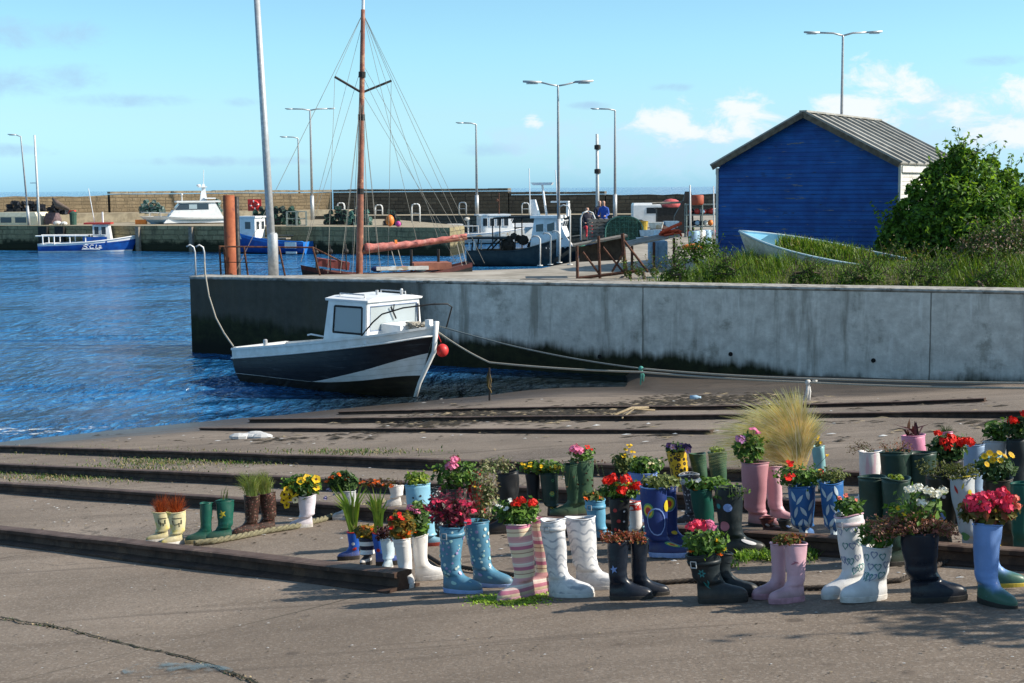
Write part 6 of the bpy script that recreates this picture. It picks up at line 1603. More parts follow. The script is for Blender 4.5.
# ---- weeds in the joints of the slip
M_MOSS = leafmat('moss', (0.24, 0.38, 0.03), 0.2)
def weeds(name, spots, n, hmin, hmax, mats_, wts, seed, kind='stuff', label=None):
    random.seed(seed); g = Geo()
    for i in range(n):
        px, py, rx, ry = random.choice(spots); q = at(random.gauss(px, rx), random.gauss(py, ry)); q.z = G(q.x, q.y) - 0.004
        blade(g, q, random.uniform(hmin, hmax), random.uniform(0.006, 0.016), random.uniform(0.3, 1.3), random.uniform(0, 6.28), random.choices(range(len(mats_)), wts)[0])
    o = g.build(name, mats_); tag(o, kind=kind); return o
weeds('slip_grass', [(175, 458, 34, 3), (215, 457, 22, 3), (150, 462, 24, 2.5), (60, 473, 40, 3), (105, 476, 26, 3), (20, 470, 20, 2), (420, 462, 14, 1), (40, 478, 50, 2), (130, 470, 40, 4), (250, 462, 30, 2), (90, 452, 50, 3), (560, 470, 40, 1), (350, 452, 40, 1.5), (660, 470, 30, 1)], 10000, 0.012, 0.05, [G2, G3, G4, M_STRAW], (4, 3, 4, 3), 51)
weeds('moss', [(500, 602, 14, 2.2), (515, 603, 14, 2.2), (530, 598, 10, 2), (488, 600, 10, 2)], 2600, 0.008, 0.022, [M_MOSS, G1], (4, 1), 52)
weeds('creeping_weed', [(757, 556, 8, 2.4), (770, 558, 6, 2.2), (745, 558, 5, 2), (811, 553, 3, 4), (722, 566, 6, 2)], 800, 0.02, 0.06, [G2, B2, M_MOSS], (3, 3, 2), 53)
# crack across the near corner with moss in it, and a shallow puddle
random.seed(61)
cp = [(-14, 616), (0, 618), (30, 623), (62, 628), (98, 638), (130, 646), (165, 653), (200, 662), (228, 672), (250, 680), (268, 690)]
g = Geo(); rg = []
pts = []
for (a, b), (c_, d) in zip(cp[:-1], cp[1:]):
    for i in range(6): pts.append((a + (c_ - a) * i / 6 + random.uniform(-1, 1), b + (d - b) * i / 6 + random.uniform(-.7, .7)))
for px, py in pts:
    p = at(px, py); w = random.uniform(0.002, 0.010); z = G(p.x, p.y) + 0.0035; rg.append([(p.x - w * .4, p.y - w, z), (p.x + w * .4, p.y + w, z)])
g.loft(rg, 0, False, False, closed=False)
tag(g.build('crack', mat('dirt_filled_crack', (0.018, 0.016, 0.010), (0.035, 0.035, 0.016), 40, 0.95)), kind='structure')
weeds('crack_moss', [(px, py, 3, 0.9) for px, py in pts[6:]], 450, 0.003, 0.010, [G4, M_STRAW, M_WEED], (2, 2, 3), 62)
g = Geo(); vs = []
for i in range(40):
    t = 2 * PI * i / 40; rr = 1 + 0.3 * noise.noise(Vector((math.cos(t) * 1.6, math.sin(t) * 1.6, 4)))
    p = at(172 + 52 * rr * math.cos(t), 672 + 9 * rr * math.sin(t)); vs.append((p.x, p.y, G(p.x, p.y) + 0.005))
g.add(vs, [tuple(range(40))])
t = NT('puddle_water'); nz = t.noise(5, 5, 0.65)
t.P(col=(0.07, 0.06, 0.055), rough=0.12, spec=0.5, alpha=t.ss(nz, 0.46, 0.62, 0, 0.6))
tag(g.build('puddle', t.mat), kind='structure')

# ---- broken little wave at the water's edge
def m_foam():
    t = NT('foam'); n = t.noise(2.2, 6, 0.75, t.map((0.8, 2.2, 1))); Z = t.xyz()[2]
    t.P(col=(0.72, 0.76, 0.78), rough=0.7, alpha=t.ss(n, 0.50, 0.62))
    return t.mat
g = Geo(); rg = []
for i in range(60):
    px = -30 + 430 * i / 59; py = 431.5 - 2.0 * sstep(0, 110, px) - 7 * sstep(150, 420, px) + 1.2 * math.sin(px * 0.05)
    p = at_z(px, py, 0.0); w = (0.40 * (1 - sstep(30, 110, px)) + 0.07) * (1 + 0.4 * noise.noise(Vector((px * 0.06, 0, 0)))); 
    rg.append([(p.x - .3 * w, p.y + .7 * w, 0.012), (p.x, p.y, 0.045), (p.x + .3 * w, p.y - .7 * w, 0.014)])
g.loft(rg, 0, False, False, closed=False); tag(g.build('foam', m_foam()), kind='stuff')

# ---- display ropes
def thick_rope(pts, r, m, label, seedn=0):
    P3 = []
    for px, py in pts:
        p = at(px, py); p.z = G(p.x, p.y) + r * 0.9; P3.append(p)
    # resample
    fine = []
    for a, b in zip(P3[:-1], P3[1:]):
        n = max(2, int((b - a).length / (r * 0.8)))
        for i in range(n): fine.append(a.lerp(b, i / n))
    fine.append(P3[-1])
    g = Geo(); acc = 0.0
    for st in range(3):
        q = []; acc = 0
        for i, p in enumerate(fine):
            d = (fine[min(i + 1, len(fine) - 1)] - fine[max(i - 1, 0)]).normalized(); sd = d.cross(Vector((0, 0, 1))).normalized(); u_ = sd.cross(d)
            if i: acc += (p - fine[i - 1]).length
            a = acc / (r * 3.6) * PI + st * 2 * PI / 3; q.append(p + (sd * math.cos(a) + u_ * math.sin(a)) * r * 0.5)
        g.tube(q, r * 0.58, 6)
    o = g.build('display_rope', m, None, True); tag(o, label, 'rope')
M_HEMP = mat('green_hemp_rope', (0.21, 0.19, 0.115), (0.13, 0.12, 0.075), 60, 0.9)
M_TARR = mat('tarred_rope', (0.055, 0.042, 0.032), (0.03, 0.024, 0.02), 60, 0.9)
thick_rope([(194, 546), (214, 544), (240, 539), (265, 534), (295, 529), (325, 521), (345, 514), (362, 508), (384, 503)], 0.022, M_HEMP, 'pale green hemp rope lying beside the small boots on the left')
thick_rope([(428, 558), (440, 566), (470, 571), (500, 575), (530, 580), (570, 583), (610, 583), (660, 585), (690, 583), (720, 584), (760, 586), (800, 591), (830, 590), (870, 585), (900, 583), (930, 570), (960, 560)], 0.013, M_TARR, 'dark twisted rope on the ground behind the front row of boots')
# ================================================================== BOOTS AND THEIR PLANTS
def rubber(name, c, rough=0.36, dirt=0.62, c2=None, extra=None):
    """moulded rubber with scuffs and mud splashed up from the ground; extra(t, col) may lay a print over it"""
    if name in MC: return MC[name]
    if sum(c) < .3: dirt *= .6
    t = NT(name); Z = t.xyz()[2]
    n = t.noise(14, 5, 0.6); f = t.noise(45, 4, 0.65); b = t.noise(6, 5, 0.65)
    col = t.mix(t.ss(b, 0.35, 0.65), c2 or sc3(c, 0.82), c)
    if extra: col = extra(t, col)
    col = t.mix(t.ss(f, 0.62, 0.74, 0, 0.25), col, sc3(c, 1.3) if sum(c) < 1.2 else sc3(c, 0.6))
    zz = t.math('ADD', Z, t.math('MULTIPLY', t.math('SUBTRACT', n, 0.5), 0.12))
    d = t.math('MULTIPLY', t.ss(zz, 0.0, 0.095, 1, 0), dirt)
    col = t.mix(d, col, (0.13, 0.10, 0.075))
    col = t.mix(t.ss(b, 0.60, 0.72, 0, dirt * 0.4), col, (0.16, 0.13, 0.10))
    sc_ = t.noise(1.0, 5, 0.7, t.map((40, 40, 9)))
    col = t.mix(t.ss(sc_, 0.60, 0.72, 0, 0.4 * dirt), col, (0.30, 0.27, 0.23))
    t.P(col=col, rough=t.ss(n, 0.3, 0.7, rough - 0.04, rough + 0.22), spec=0.30 if sum(c) < .3 else .4, normal=t.bump(t.math('ADD', b, t.math('MULTIPLY', f, 0.15)), 0.18, 0.012))
    MC[name] = t.mat
    return t.mat
def stripes(cols, period, off=0.0):
    def ex(t, col):
        Z = t.xyz()[2]
        ph = t.math('FRACT', t.math('DIVIDE', t.math('ADD', Z, off), period))
        st = []; 
        tot = sum(w for _, w in cols); a = 0
        for c, w in cols: st.append((a / tot, c)); a += w
        return t.ramp(ph, st, 'CONSTANT')
    return ex
def speck(c2, scale, lo, hi, c3=None, s3=None):
    def ex(t, col):
        v = t.voro(scale); m = t.ss(v, lo, hi, 1, 0); col = t.mix(m, col, c2)
        if c3: col = t.mix(t.ss(t.voro(s3 or scale * .7, vec=t.map(loc=(.3, .1, .7))), lo, hi, 1, 0), col, c3)
        return col
    return ex
def waves(c2):
    def ex(t, col):
        v = t.map((1, 1, 1)); X, Y, Z = t.xyz()
        th = t.math('ARCTAN2', Y, X); w = t.math('MULTIPLY', t.math('SINE', t.math('ADD', t.math('MULTIPLY', th, 5.0), t.math('MULTIPLY', t.noise(7, 2), 5.0))), 0.012)
        n = t.math('MULTIPLY', t.math('SUBTRACT', t.noise(11, 4), 0.5), 0.07)
        ph = t.math('FRACT', t.math('MULTIPLY', t.math('ADD', t.math('ADD', Z, w), n), 21.0))
        l = t.math('MULTIPLY', t.ss(t.math('ABSOLUTE', t.math('SUBTRACT', ph, 0.5)), 0.05, 0.2, 1, 0), t.ss(t.noise(16, 3), .38, .55, .25, 1))
        wsh = t.ss(t.noise(13, 4, .6, t.map((1, 1, 2.2))), 0.48, 0.68, 0, 0.5)
        return t.mix(t.math('MAXIMUM', t.math('MULTIPLY', l, 0.85), wsh), col, c2)
    return ex
def leopard():
    def ex(t, col):
        d = t.voro(26, rnd=0.75); 
        m = t.math('MULTIPLY', t.ss(d, 0.18, 0.24), t.ss(d, 0.40, 0.46, 1, 0))
        return t.mix(m, col, (0.018, 0.014, 0.012))
    return ex
class Boot:
    pass
def shape2d(kind):
    if kind == 'disc': return [(math.cos(2 * PI * i / 16), math.sin(2 * PI * i / 16)) for i in range(16)]
    if kind == 'star': return [((1 if i % 2 == 0 else 0.42) * math.sin(PI * i / 5), (1 if i % 2 == 0 else 0.42) * math.cos(PI * i / 5)) for i in range(10)]
    if kind == 'heart':
        o = []
        for i in range(22):
            t = 2 * PI * i / 22; o.append((0.95 * math.sin(t) ** 3, (13 * math.cos(t) - 5 * math.cos(2 * t) - 2 * math.cos(3 * t) - math.cos(4 * t)) / 16.0))
        return o
    if kind == 'leaf': return [(0, -1), (0.28, -0.65), (0.46, -0.1), (0.36, 0.45), (0.0, 1.0), (-0.36, 0.45), (-0.46, -0.1), (-0.28, -0.65)]
    if kind == 'flower': return [((0.72 + 0.28 * math.cos(6 * 2 * PI * i / 36)) * math.cos(2 * PI * i / 36), (0.72 + 0.28 * math.cos(6 * 2 * PI * i / 36)) * math.sin(2 * PI * i / 36)) for i in range(36)]
    if kind == 'bar': return [(-1, -1), (-0.5, -1), (0, -1), (0.5, -1), (1, -1), (1, 1), (0.5, 1), (0, 1), (-0.5, 1), (-1, 1)]
def make_boot(px, py, ytop, w, yaw, mats, sole_m, label, decals=(), cat='boot', name='wellington_boot', flare=1.0, fl=None, strap=None, trim=None, group='planted boots on the slipway', lift=0.0, lat=0.88, seedk=None, heel=True):
    py += 5 if py > 570 else (3 if py > 535 else 0)
    p = at(px, py); dep = (p - CAM).dot(fw); s = F / dep
    h = (py - ytop) / s * 1.02; ws = w / s
    fl = fl * 0.86 if fl else min(0.245, max(0.12, 0.54 * h + 0.05))
    kf = fl / 0.285
    ry = R(yaw)
    rnd = random.Random(int(px * 31 + py * 7))
    xb0 = -0.060 * kf; xt = xb0 + fl
    zf = min(kf, h / 0.26)
    aw = max(min(ws / 2 * 0.95, 0.056 * kf), ws * 0.41)          # half depth at the ankle
    sl = [(0.000, xb0 + .004, xt - .006 * kf, .045 * kf, 2.3), (0.016 * zf, xb0, xt, .049 * kf, 2.4), (0.036 * zf, xb0 - .001, xt - .002 * kf, .050 * kf, 2.4), (0.052 * zf, xb0, xt - .012 * kf, .049 * kf, 2.3),
          (0.064 * zf, xb0 + .001, xt - .030 * kf, .0465 * kf, 2.2), (0.074 * zf, xb0 + .001, xt - .058 * kf, .044 * kf, 2.1), (0.084 * zf, xb0 + .001, xt - .090 * kf, .0425 * kf, 2.05), (0.097 * zf, xb0 + .002, xt - .121 * kf, .042 * kf, 2.0),
          (0.116 * zf, max(xb0 + .004, -aw - .004), max(aw + .012, xt - .148 * kf), max(.042 * kf, aw * .82), 2.0), (0.142 * zf, -aw, aw + .003, aw * .86, 2.0), (0.175 * zf, -aw * 1.0, aw, aw * .88, 2.0)]
    z1 = 0.175 * zf
    if h > z1 + 0.03:
        for q in (0.25, 0.5, 0.78, 1.0):
            a = aw + (ws / 2 * flare - aw) * q ** 0.8
            sl.append((z1 + (h - z1) * q, -a * (1.04 if 0.3 < q < .9 else 1), a, a * lat, 2.0))
    else: sl.append((max(h, z1 + 0.02), -ws / 2, ws / 2, ws / 2 * lat, 2.0))
    H = sl[-1][0]
    def sect(z):
        z = min(max(z, 0), H)
        for i in range(len(sl) - 1):
            if z <= sl[i + 1][0] + 1e-9: break
        z0, z2 = sl[i][0], sl[i + 1][0]; t = 0 if z2 == z0 else (z - z0) / (z2 - z0)
        p0 = sl[max(i - 1, 0)]; p1 = sl[i]; p2 = sl[i + 1]; p3 = sl[min(i + 2, len(sl) - 1)]
        return [p1[k] + (p2[k] - p1[k]) * (t if i < 7 else (3 * t * t - 2 * t ** 3) * 0.4 + t * 0.6) for k in range(1, 5)]
    ph = rnd.uniform(0, 6); wr = rnd.uniform(0.0015, 0.0045)
    lean = rnd.uniform(-0.022, 0.022); bend = rnd.uniform(-0.02, 0.02)
    def surf(th, z, o=0.0):
        xb, xf, hw, n = sect(z); cx = (xb + xf) / 2; a = (xf - xb) / 2
        c, s_ = math.cos(th), math.sin(th)
        x = a * math.copysign(abs(c) ** (2 / n), c); y = hw * math.copysign(abs(s_) ** (2 / n), s_)
        if z < 0.1 * zf:
            u = (cx + x - xb0) / fl; y *= 0.80 + 0.26 * math.sin(min(1, max(0, u)) * PI * 0.80) ** 1.2
        k = 1.0
        if 0.09 * zf < z < 0.24 * zf: k += (0.022 if h > 0.26 else 0.006) * math.sin((z / zf - 0.09) * 110 + 0.7 * math.sin(th * 2 + ph)) * math.sin((z / zf - 0.09) / 0.15 * PI)   # ankle creases
        k += wr / max(a, .03) * math.sin(3 * th + ph + z * 25) * sstep(0.12, 0.3, z)
        t = sstep(0.1, 0.36, z)
        return Vector((cx + (x + math.copysign(o, c) * abs(c)) * k + t * lean * 1.0, (y + o * s_) * k + t * bend, z + 0.012))
    SEG = 32
    zs = [0, .012 * zf, .024 * zf, .036 * zf, .046 * zf, .055 * zf, .064 * zf, .070 * zf, .076 * zf, .082 * zf, .09 * zf, .097 * zf, .106 * zf, .116 * zf, .126 * zf, .136 * zf, .148 * zf, .16 * zf]
    zz = 0.172 * zf
    while zz < H - 0.008: zs.append(zz); zz += max(0.012, (H - z1) / 14)
    zs.append(H)
    g = Geo()
    def cut(th, z): return 0.0
    rim = []
    for z in zs: g.loft if 0 else None
    rings = [[surf(2 * PI * j / SEG, z) for j in range(SEG)] for z in zs]
    topw = rnd.uniform(0.002, 0.006)
    for k in (-1,):
        rings[k] = [v + Vector((0, 0, topw * math.sin(2 * PI * j / SEG * 2 + ph))) for j, v in enumerate(rings[k])]
    cen = sum((v for v in rings[-1]), Vector()) / SEG
    inner = [[(cen + (v - cen) * 0.93) + Vector((0, 0, 0)) for v in rings[-1]], [(cen + (v - cen) * 0.90) - Vector((0, 0, min(0.045, H * .25))) for v in rings[-1]]]
    g.loft(rings + inner, 0, True, False)
    # decals
    p_dir = math.atan2(-p.y, -p.x)                       # towards the camera
    fc = p_dir - ry
    for di, (kind, m, dth, z, sx, sy, rot, ring) in enumerate(decals):
        do_ = 0.0006 * (di % 5)
        o2 = shape2d(kind); th0 = fc + R(dth); zc = z * H
        xb, xf, hw, n = sect(zc); rad = max(0.02, (xf - xb) / 2 * abs(math.sin(th0)) + hw * abs(math.cos(th0)) if False else math.sqrt(((xf - xb) / 2) * hw))
        c, s_ = math.cos(rot), math.sin(rot)
        def put(u, v, off_): 
            uu, vv = u * sx, v * sy; uu, vv = uu * c - vv * s_, uu * s_ + vv * c
            return surf(th0 + uu / rad, min(H - .001, max(0.004, zc + vv)), off_)
        n_ = len(o2)
        if ring:
            g.loft([[put(u, v, 0.0022 + do_) for u, v in o2], [put(u * ring, v * ring, 0.0022 + do_) for u, v in o2]], m, False, False)
        else:
            o_ = len(g.v); vs = [put(u, v, 0.0018 + do_) for u, v in o2] + [put(u * .5, v * .5, 0.0020 + do_) for u, v in o2] + [put(0, 0, 0.0021 + do_)]
            fs = [(i, (i + 1) % n_, n_ + (i + 1) % n_, n_ + i) for i in range(n_)] + [(n_ + i, n_ + (i + 1) % n_, 2 * n_) for i in range(n_)]
            g.add(vs, fs, m)
    q = GN.rotation_difference(Vector((0, 0, 1))).inverted()
    tiltq = Quaternion().slerp(q, 0.8)
    o = g.build(name, mats, None, True)
    o.rotation_mode = 'QUATERNION'; o.rotation_quaternion = Quaternion((rnd.uniform(-1, 1), rnd.uniform(-1, 1), 0), R(rnd.uniform(0, 3.2))) @ tiltq @ Quaternion((0, 0, 1), ry)
    o.location = (p.x, p.y, G(p.x, p.y) - 0.004 + lift)
    tag(o, label, cat, group)
    # sole
    so_ = Geo(); rr = []
    def arch(x): 
        u = (x - xb0) / fl
        return 0.010 * kf * sstep(0.24, 0.30, u) * (1 - sstep(0.44, 0.50, u)) if heel else 0.0
    N2 = 36
    for z, e in ((-0.001, 1.0), (0.010, 1.035), (0.024, 1.05), (0.0265, 1.02)):
        ring = []
        for j in range(N2):
            v = surf(2 * PI * j / N2, 0.010); c0 = xb0 + fl / 2
            x = c0 + (v.x - c0) * (1 + (e - 1) * 0.6); y = v.y * e
            ring.append((x, y, (z + arch(x)) if z < 0.02 else z))
        rr.append(ring)
    so_.loft(rr); so_.build('sole', sole_m, o)
    # soil in the top
    c0 = sum((v for v in rings[-1]), Vector()) / SEG
    sg = Geo(); ring = [(c0 + (v - c0) * 0.915) - Vector((0, 0, min(.02, H * .12) + .004 * math.sin(j * 2.3))) for j, v in enumerate(rings[-1])]
    sg.add(ring + [c0 + Vector((0, 0, -0.006))], [(j, (j + 1) % SEG, SEG) for j in range(SEG)]); sg.build('soil', M_SOIL, o)
    # rolled rim
    rg = Geo(); tr = [v for v in rings[-1]] + [rings[-1][0], rings[-1][1]]
    rg.tube([cen + (v - cen) * 1.005 - Vector((0, 0, .003)) for v in tr], 0.0042, 6, caps=False); rg.build('rim', trim or mats[0], o, True)
    if strap:
        sg = Geo(); zc = H - 0.045
        ring = lambda z, off_: [surf(2 * PI * j / SEG, z, off_) for j in range(SEG)]
        sg.loft([ring(zc - .011, .001), ring(zc - .011, .004), ring(zc + .011, .004), ring(zc + .011, .001)], 0, False, False)
        so2 = sg.build('strap', strap, o, True)
        c_ = surf(fc + R(-35), zc, 0.007); bg = Geo()
        d = Vector((-math.sin(fc + R(-35)), math.cos(fc + R(-35)), 0)); up_ = Vector((0, 0, 1))
        pts = [c_ + d * .016 + up_ * .015, c_ - d * .016 + up_ * .015, c_ - d * .016 - up_ * .015, c_ + d * .016 - up_ * .015]; pts = pts + [pts[0]]
        for a, b in zip(pts[:-1], pts[1:]): bg.tube([a, b], .003, 5)
        bg.build('buckle', M_GALV, so2)
    b = Boot(); b.o = o; b.s = s; b.dep = dep; b.h = H; b.r = ws / 2 * flare
    b.top = Vector(o.location) + (o.rotation_quaternion @ (cen + Vector((0, 0, -0.008))))
    b.px = px; b.ytop = ytop; b.label = label
    return b
M_SOIL = mat('potting_soil', (0.035, 0.024, 0.016), (0.018, 0.012, 0.009), 40, 0.95, bump=0.8)

LEAF = {}
def lset(k):
    if k in LEAF: return LEAF[k]
    tbl = dict(green=[(.14, .26, .04), (.08, .17, .026), (.045, .105, .02)], lime=[(.26, .33, .03), (.17, .26, .025), (.09, .16, .02)], dark=[(.055, .115, .03), (.032, .075, .02), (.08, .15, .04)],
               maroon=[(.16, .022, .045), (.09, .014, .028), (.22, .035, .06)], red=[(.62, .14, .04), (.45, .085, .03), (.28, .06, .025)], straw=[(.92, .78, .42), (.82, .66, .30), (.94, .84, .55), (.70, .62, .24)],
               pale=[(.19, .22, .07), (.13, .17, .05), (.09, .12, .035)], vari=[(.34, .33, .18), (.11, .16, .05), (.16, .12, .07)], heather=[(.34, .14, .12), (.22, .09, .08), (.16, .13, .05), (.42, .22, .17)], feather=[(.34, .40, .10), (.26, .34, .08), (.40, .42, .16)],
               iris=[(.20, .30, .04), (.14, .24, .03), (.28, .34, .06)], brown=[(.12, .06, .04), (.08, .045, .03), (.11, .10, .04)], redgreen=[(.16, .13, .03), (.10, .13, .03), (.24, .075, .035)], purple=[(.075, .022, .035), (.05, .018, .028), (.11, .05, .03)],
               sedum=[(.40, .12, .075), (.28, .08, .05), (.16, .12, .04)], sgreen=[(.14, .16, .045), (.10, .125, .035), (.075, .09, .03)], amber=[(.40, .20, .03), (.22, .16, .03), (.12, .13, .03)])
    LEAF[k] = [leafmat('leaf_%s_%s' % (k, ('light', 'mid', 'deep', 'pale')[i]), c, 0.35) for i, c in enumerate(tbl[k])]
    return LEAF[k]
PET = dict(red=(.70, .022, .012), pink=(.72, .20, .36), white=(.80, .80, .76), yellow=(.78, .50, .015), purple=(.045, .02, .10), orange=(.72, .13, .015), rose=(.72, .05, .12), mauve=(.50, .22, .45), maroon=(.30, .015, .05), salmon=(.74, .20, .15), cream=(.75, .66, .42), lilac=(.40, .34, .55))
def petal(k): return leafmat('petal_' + k, PET[k], 0.2, 0.55)
M_STEM = leafmat('stem_green', (.085, .13, .035), 0.1)
M_EYE = mat('flower_eye', (.06, .02, .015), rough=.8, bump=0)
M_EYEY = mat('flower_eye_yellow', (.5, .28, .02), rough=.8, bump=0)
def flower(kind, col, r, rr):
    g = Geo(); ms = [petal(col), M_EYE if kind == 'pansy' else M_EYEY]
    def floret(c, n, sz, k=5, eye=0.25):
        n = n.normalized(); a = n.orthogonal().normalized(); a = Quaternion(n, rr.uniform(0, 6)) @ a; b = n.cross(a)
        for i in range(k):
            t = 2 * PI * i / k; d = a * math.cos(t) + b * math.sin(t); e = -a * math.sin(t) + b * math.cos(t); w = sz * math.sin(PI / k) * 1.05
            g.add([c, c + d * sz * .6 + e * w + n * sz * .12, c + d * sz * 1.02 + n * sz * .05, c + d * sz * .6 - e * w + n * sz * .12], [(0, 3, 2, 1)], 0)
        if eye: g.add([c + n * sz * .08 + (a * math.cos(2 * PI * i / 6) + b * math.sin(2 * PI * i / 6)) * sz * eye for i in range(6)], [tuple(range(6))], 1)
    if kind == 'geranium':
        r *= 0.80
        for i in range(26):
            z = 1 - 1.6 * (i + .5) / 26; ph = i * 2.39996; q = math.sqrt(max(0, 1 - z * z)); n = Vector((q * math.cos(ph), q * math.sin(ph), z))
            kk = rr.uniform(.62, 1.08); floret(Vector((n.x * r * kk, n.y * r * kk, n.z * r * kk * .8)), n + rdir() * .6, r * rr.uniform(.26, .44), 5, 0)
    elif kind == 'pansy': floret(Vector((0, 0, 0)), Vector((rr.uniform(-.5, .5), -1, rr.uniform(.2, .9))), r, 5, .28)
    elif kind == 'daisy': floret(Vector((0, 0, 0)), Vector((rr.uniform(-.6, .6), -.7, rr.uniform(.4, 1))), r, 11, .3)
    else:
        for i in range(4): floret(Vector((rr.uniform(-.6, .6) * r, rr.uniform(-.6, .6) * r, rr.uniform(-.4, .5) * r)), Vector((rr.uniform(-.6, .6), -.5, 1)), r * .55, 5, 0)
    return g, ms
def plant(b, name, kind, leaves, xl, xr, yt, label, flowers=(), n=None, lean=0.0, ls=None, cat='plant', drop=0.0, group='plants growing in the boots', az=None):
    rr = random.Random(int(xl * 13 + yt * 7 + xr)); random.seed(int(xl * 17 + yt * 3 + xr * 5))
    s = b.s; w = (xr - xl) / 2 / s * 1.07; h = max(.02, (b.ytop - yt) / s * 1.08); dx = ((xl + xr) / 2 - b.px) / s
    ms = lset(leaves); g = Geo(); k = len(ms)
    base = Vector((0, 0, 0)); ctr = Vector((dx, 0, h * 0.55)); rb = min(b.r * 0.8, w)
    dep_r = min(w, max(b.r * 1.15, .06))
    def pick(): return rr.randrange(k)
    if kind == 'bush':
        n = int((n or int(90 + 9000 * w * h * 1.4)) * 1.7); L = (ls or 0.022) * 1.12
        for i in range(n):
            d = rdir(); q = rr.random() ** .45
            c = Vector((dx + d.x * w * q, d.y * dep_r * q, h * .5 + d.z * h * .52 * q))
            if c.z < -drop: c.z = -drop * rr.random()
            if c.z < 0.0 and (c.x * c.x) < (b.r * .9) ** 2 and abs(c.y) < b.r * .8: c.y = -b.r * rr.uniform(.95, 1.15)
            leaf_quad(g, c, d * .6 + rdir() * .6 + Vector((0, -.25, .55)), L * rr.uniform(.65, 1.3), pick(), .62)
        for i in range(int(4 + w * 70)):                 # leggy shoots beyond the mound
            d = rdir(); d.z = abs(d.z) * .8 + .1; e = Vector((dx + d.x * w * rr.uniform(1.0, 1.3), d.y * dep_r * 1.1, h * (.45 + d.z * rr.uniform(.6, .85)))); a0 = Vector((dx + d.x * w * .4, d.y * dep_r * .4, h * .35))
            g.tube([a0, e], [.0018, .001], 4, k)
            for q in range(5): leaf_quad(g, a0.lerp(e, .5 + .125 * q) + rdir() * L * .5, rdir() + Vector((0, -.3, .6)), L * rr.uniform(.5, .95), pick(), .6)
        for i in range(int(6 + w * 60)):
            e = Vector((dx + rr.uniform(-.8, .8) * w, rr.uniform(-.7, .7) * dep_r, h * rr.uniform(.4, .9))); g.tube([Vector((rr.uniform(-.5, .5) * rb, rr.uniform(-.4, .4) * rb, -.01)), e], [.0022, .0012], 4, k)
    elif kind == 'grass':
        n = n or 140
        if lean > 0:                                     # a plume combed over by the wind
            for i in range(n):
                f_ = rr.random(); a_ = math.radians(-92 + 122 * f_ ** .85) + rr.gauss(0, .06); Lb = (1.06 * w * 1.45) * (1.10 - .10 * f_) * (1.0 - .25 * f_ * (f_ > .75)) * (rr.uniform(.45, 1.0) if rr.random() < .75 else rr.uniform(.9, 1.12))
                a0 = Vector((dx + lean * w + rr.gauss(0, .35) * rb, rr.gauss(0, .35) * rb, -.02)); ty = rr.gauss(0, .5) * dep_r
                up_ = Lb * math.cos(a_) * (h / (w * 1.45)); e = a0 + Vector((Lb * math.sin(a_) * .98, ty, max(-.05, up_))); m_ = a0.lerp(e, .5) + Vector((-(e.x - a0.x) * .16, 0, Lb * .13)); q3 = m_.lerp(e, .6) + Vector((0, 0, Lb * .02))
                v = Vector((ls, 0, 0)); v2 = Vector((ls * .55, 0, ls * .3)); mi = pick()
                g.add([a0 - v, a0 + v, m_ + v * .8, m_ - v * .8, q3 + v2, q3 - v2, e], [(0, 1, 2, 3), (3, 2, 4, 5), (5, 4, 6)], mi)
            n = 0
        for i in range(n):
            a0 = Vector((rr.gauss(0, .4) * rb + (dx + lean * w if lean > 0 else 0), rr.gauss(0, .4) * rb, -.015)); fq = rr.uniform(-1, 1); tx = dx + fq * w * (0.6 + .4 * rr.random()); ty = rr.uniform(-1, 1) * dep_r * .9
            tz = h * (rr.uniform(.5, 1.02) - .42 * abs((tx - dx) / w) ** 2)
            e = Vector((tx, ty, tz)); m_ = a0.lerp(e, .5) + Vector((-(tx - a0.x) * .12, 0, tz * .18)); wd_ = ls or .0022
            v = Vector((wd_, 0, 0)); g.add([a0 - v, a0 + v, m_ + v * .9, m_ - v * .9, e], [(0, 1, 2, 3), (3, 2, 4)], pick())
            if lean > 0 and fq < 0: pass
            if kind == 'grass' and leaves == 'straw' and i % 2 == 0:
                for q in range(3): 
                    f_ = e + Vector((rr.uniform(-.012, .012), rr.uniform(-.01, .01), rr.uniform(-.02, .02))); g.add([e.lerp(m_, .25), e.lerp(m_, .25) + Vector((.0018, 0, 0)), f_], [(0, 1, 2)], pick())
    elif kind == 'spiky':
        n = int((n or 120) * 1.6)
        for i in range(n):
            d = rdir(); d.z = abs(d.z) * .9 + .12; d.normalize(); L = rr.uniform(.7, 1.05); e = Vector((dx + d.x * w * L, d.y * dep_r * 1.1 * L, d.z * h * L)); a0 = Vector((rr.uniform(-.4, .4) * rb, rr.uniform(-.4, .4) * rb, -.01)); v = Vector((.0030, 0, 0))
            g.add([a0 - v, a0 + v, e], [(0, 1, 2)], pick())
    elif kind in ('iris', 'dracaena'):
        n = n or 26; big = kind == 'dracaena'
        for i in range(n):
            a0 = Vector((rr.uniform(-.55, .55) * rb, rr.uniform(-.5, .5) * rb, -.015)); f_ = rr.uniform(-1, 1)
            e = Vector((dx + f_ * w, rr.uniform(-.8, .8) * dep_r, h * (rr.uniform(.6, 1.0) if not big else rr.uniform(.45, 1.0)))); m_ = a0.lerp(e, .55) + Vector((-f_ * w * .16, 0, h * .12)); q = (ls or .006) * rr.uniform(.7, 1.2)
            v = Vector((q, rr.uniform(-.5, .5) * q, 0)); g.add([a0 - v, a0 + v, m_ + v, m_ - v, e], [(0, 1, 2, 3), (3, 2, 4)], pick())
    elif kind == 'sedum':
        n = n or int(60 + 4200 * w * .25); L = ls or .011
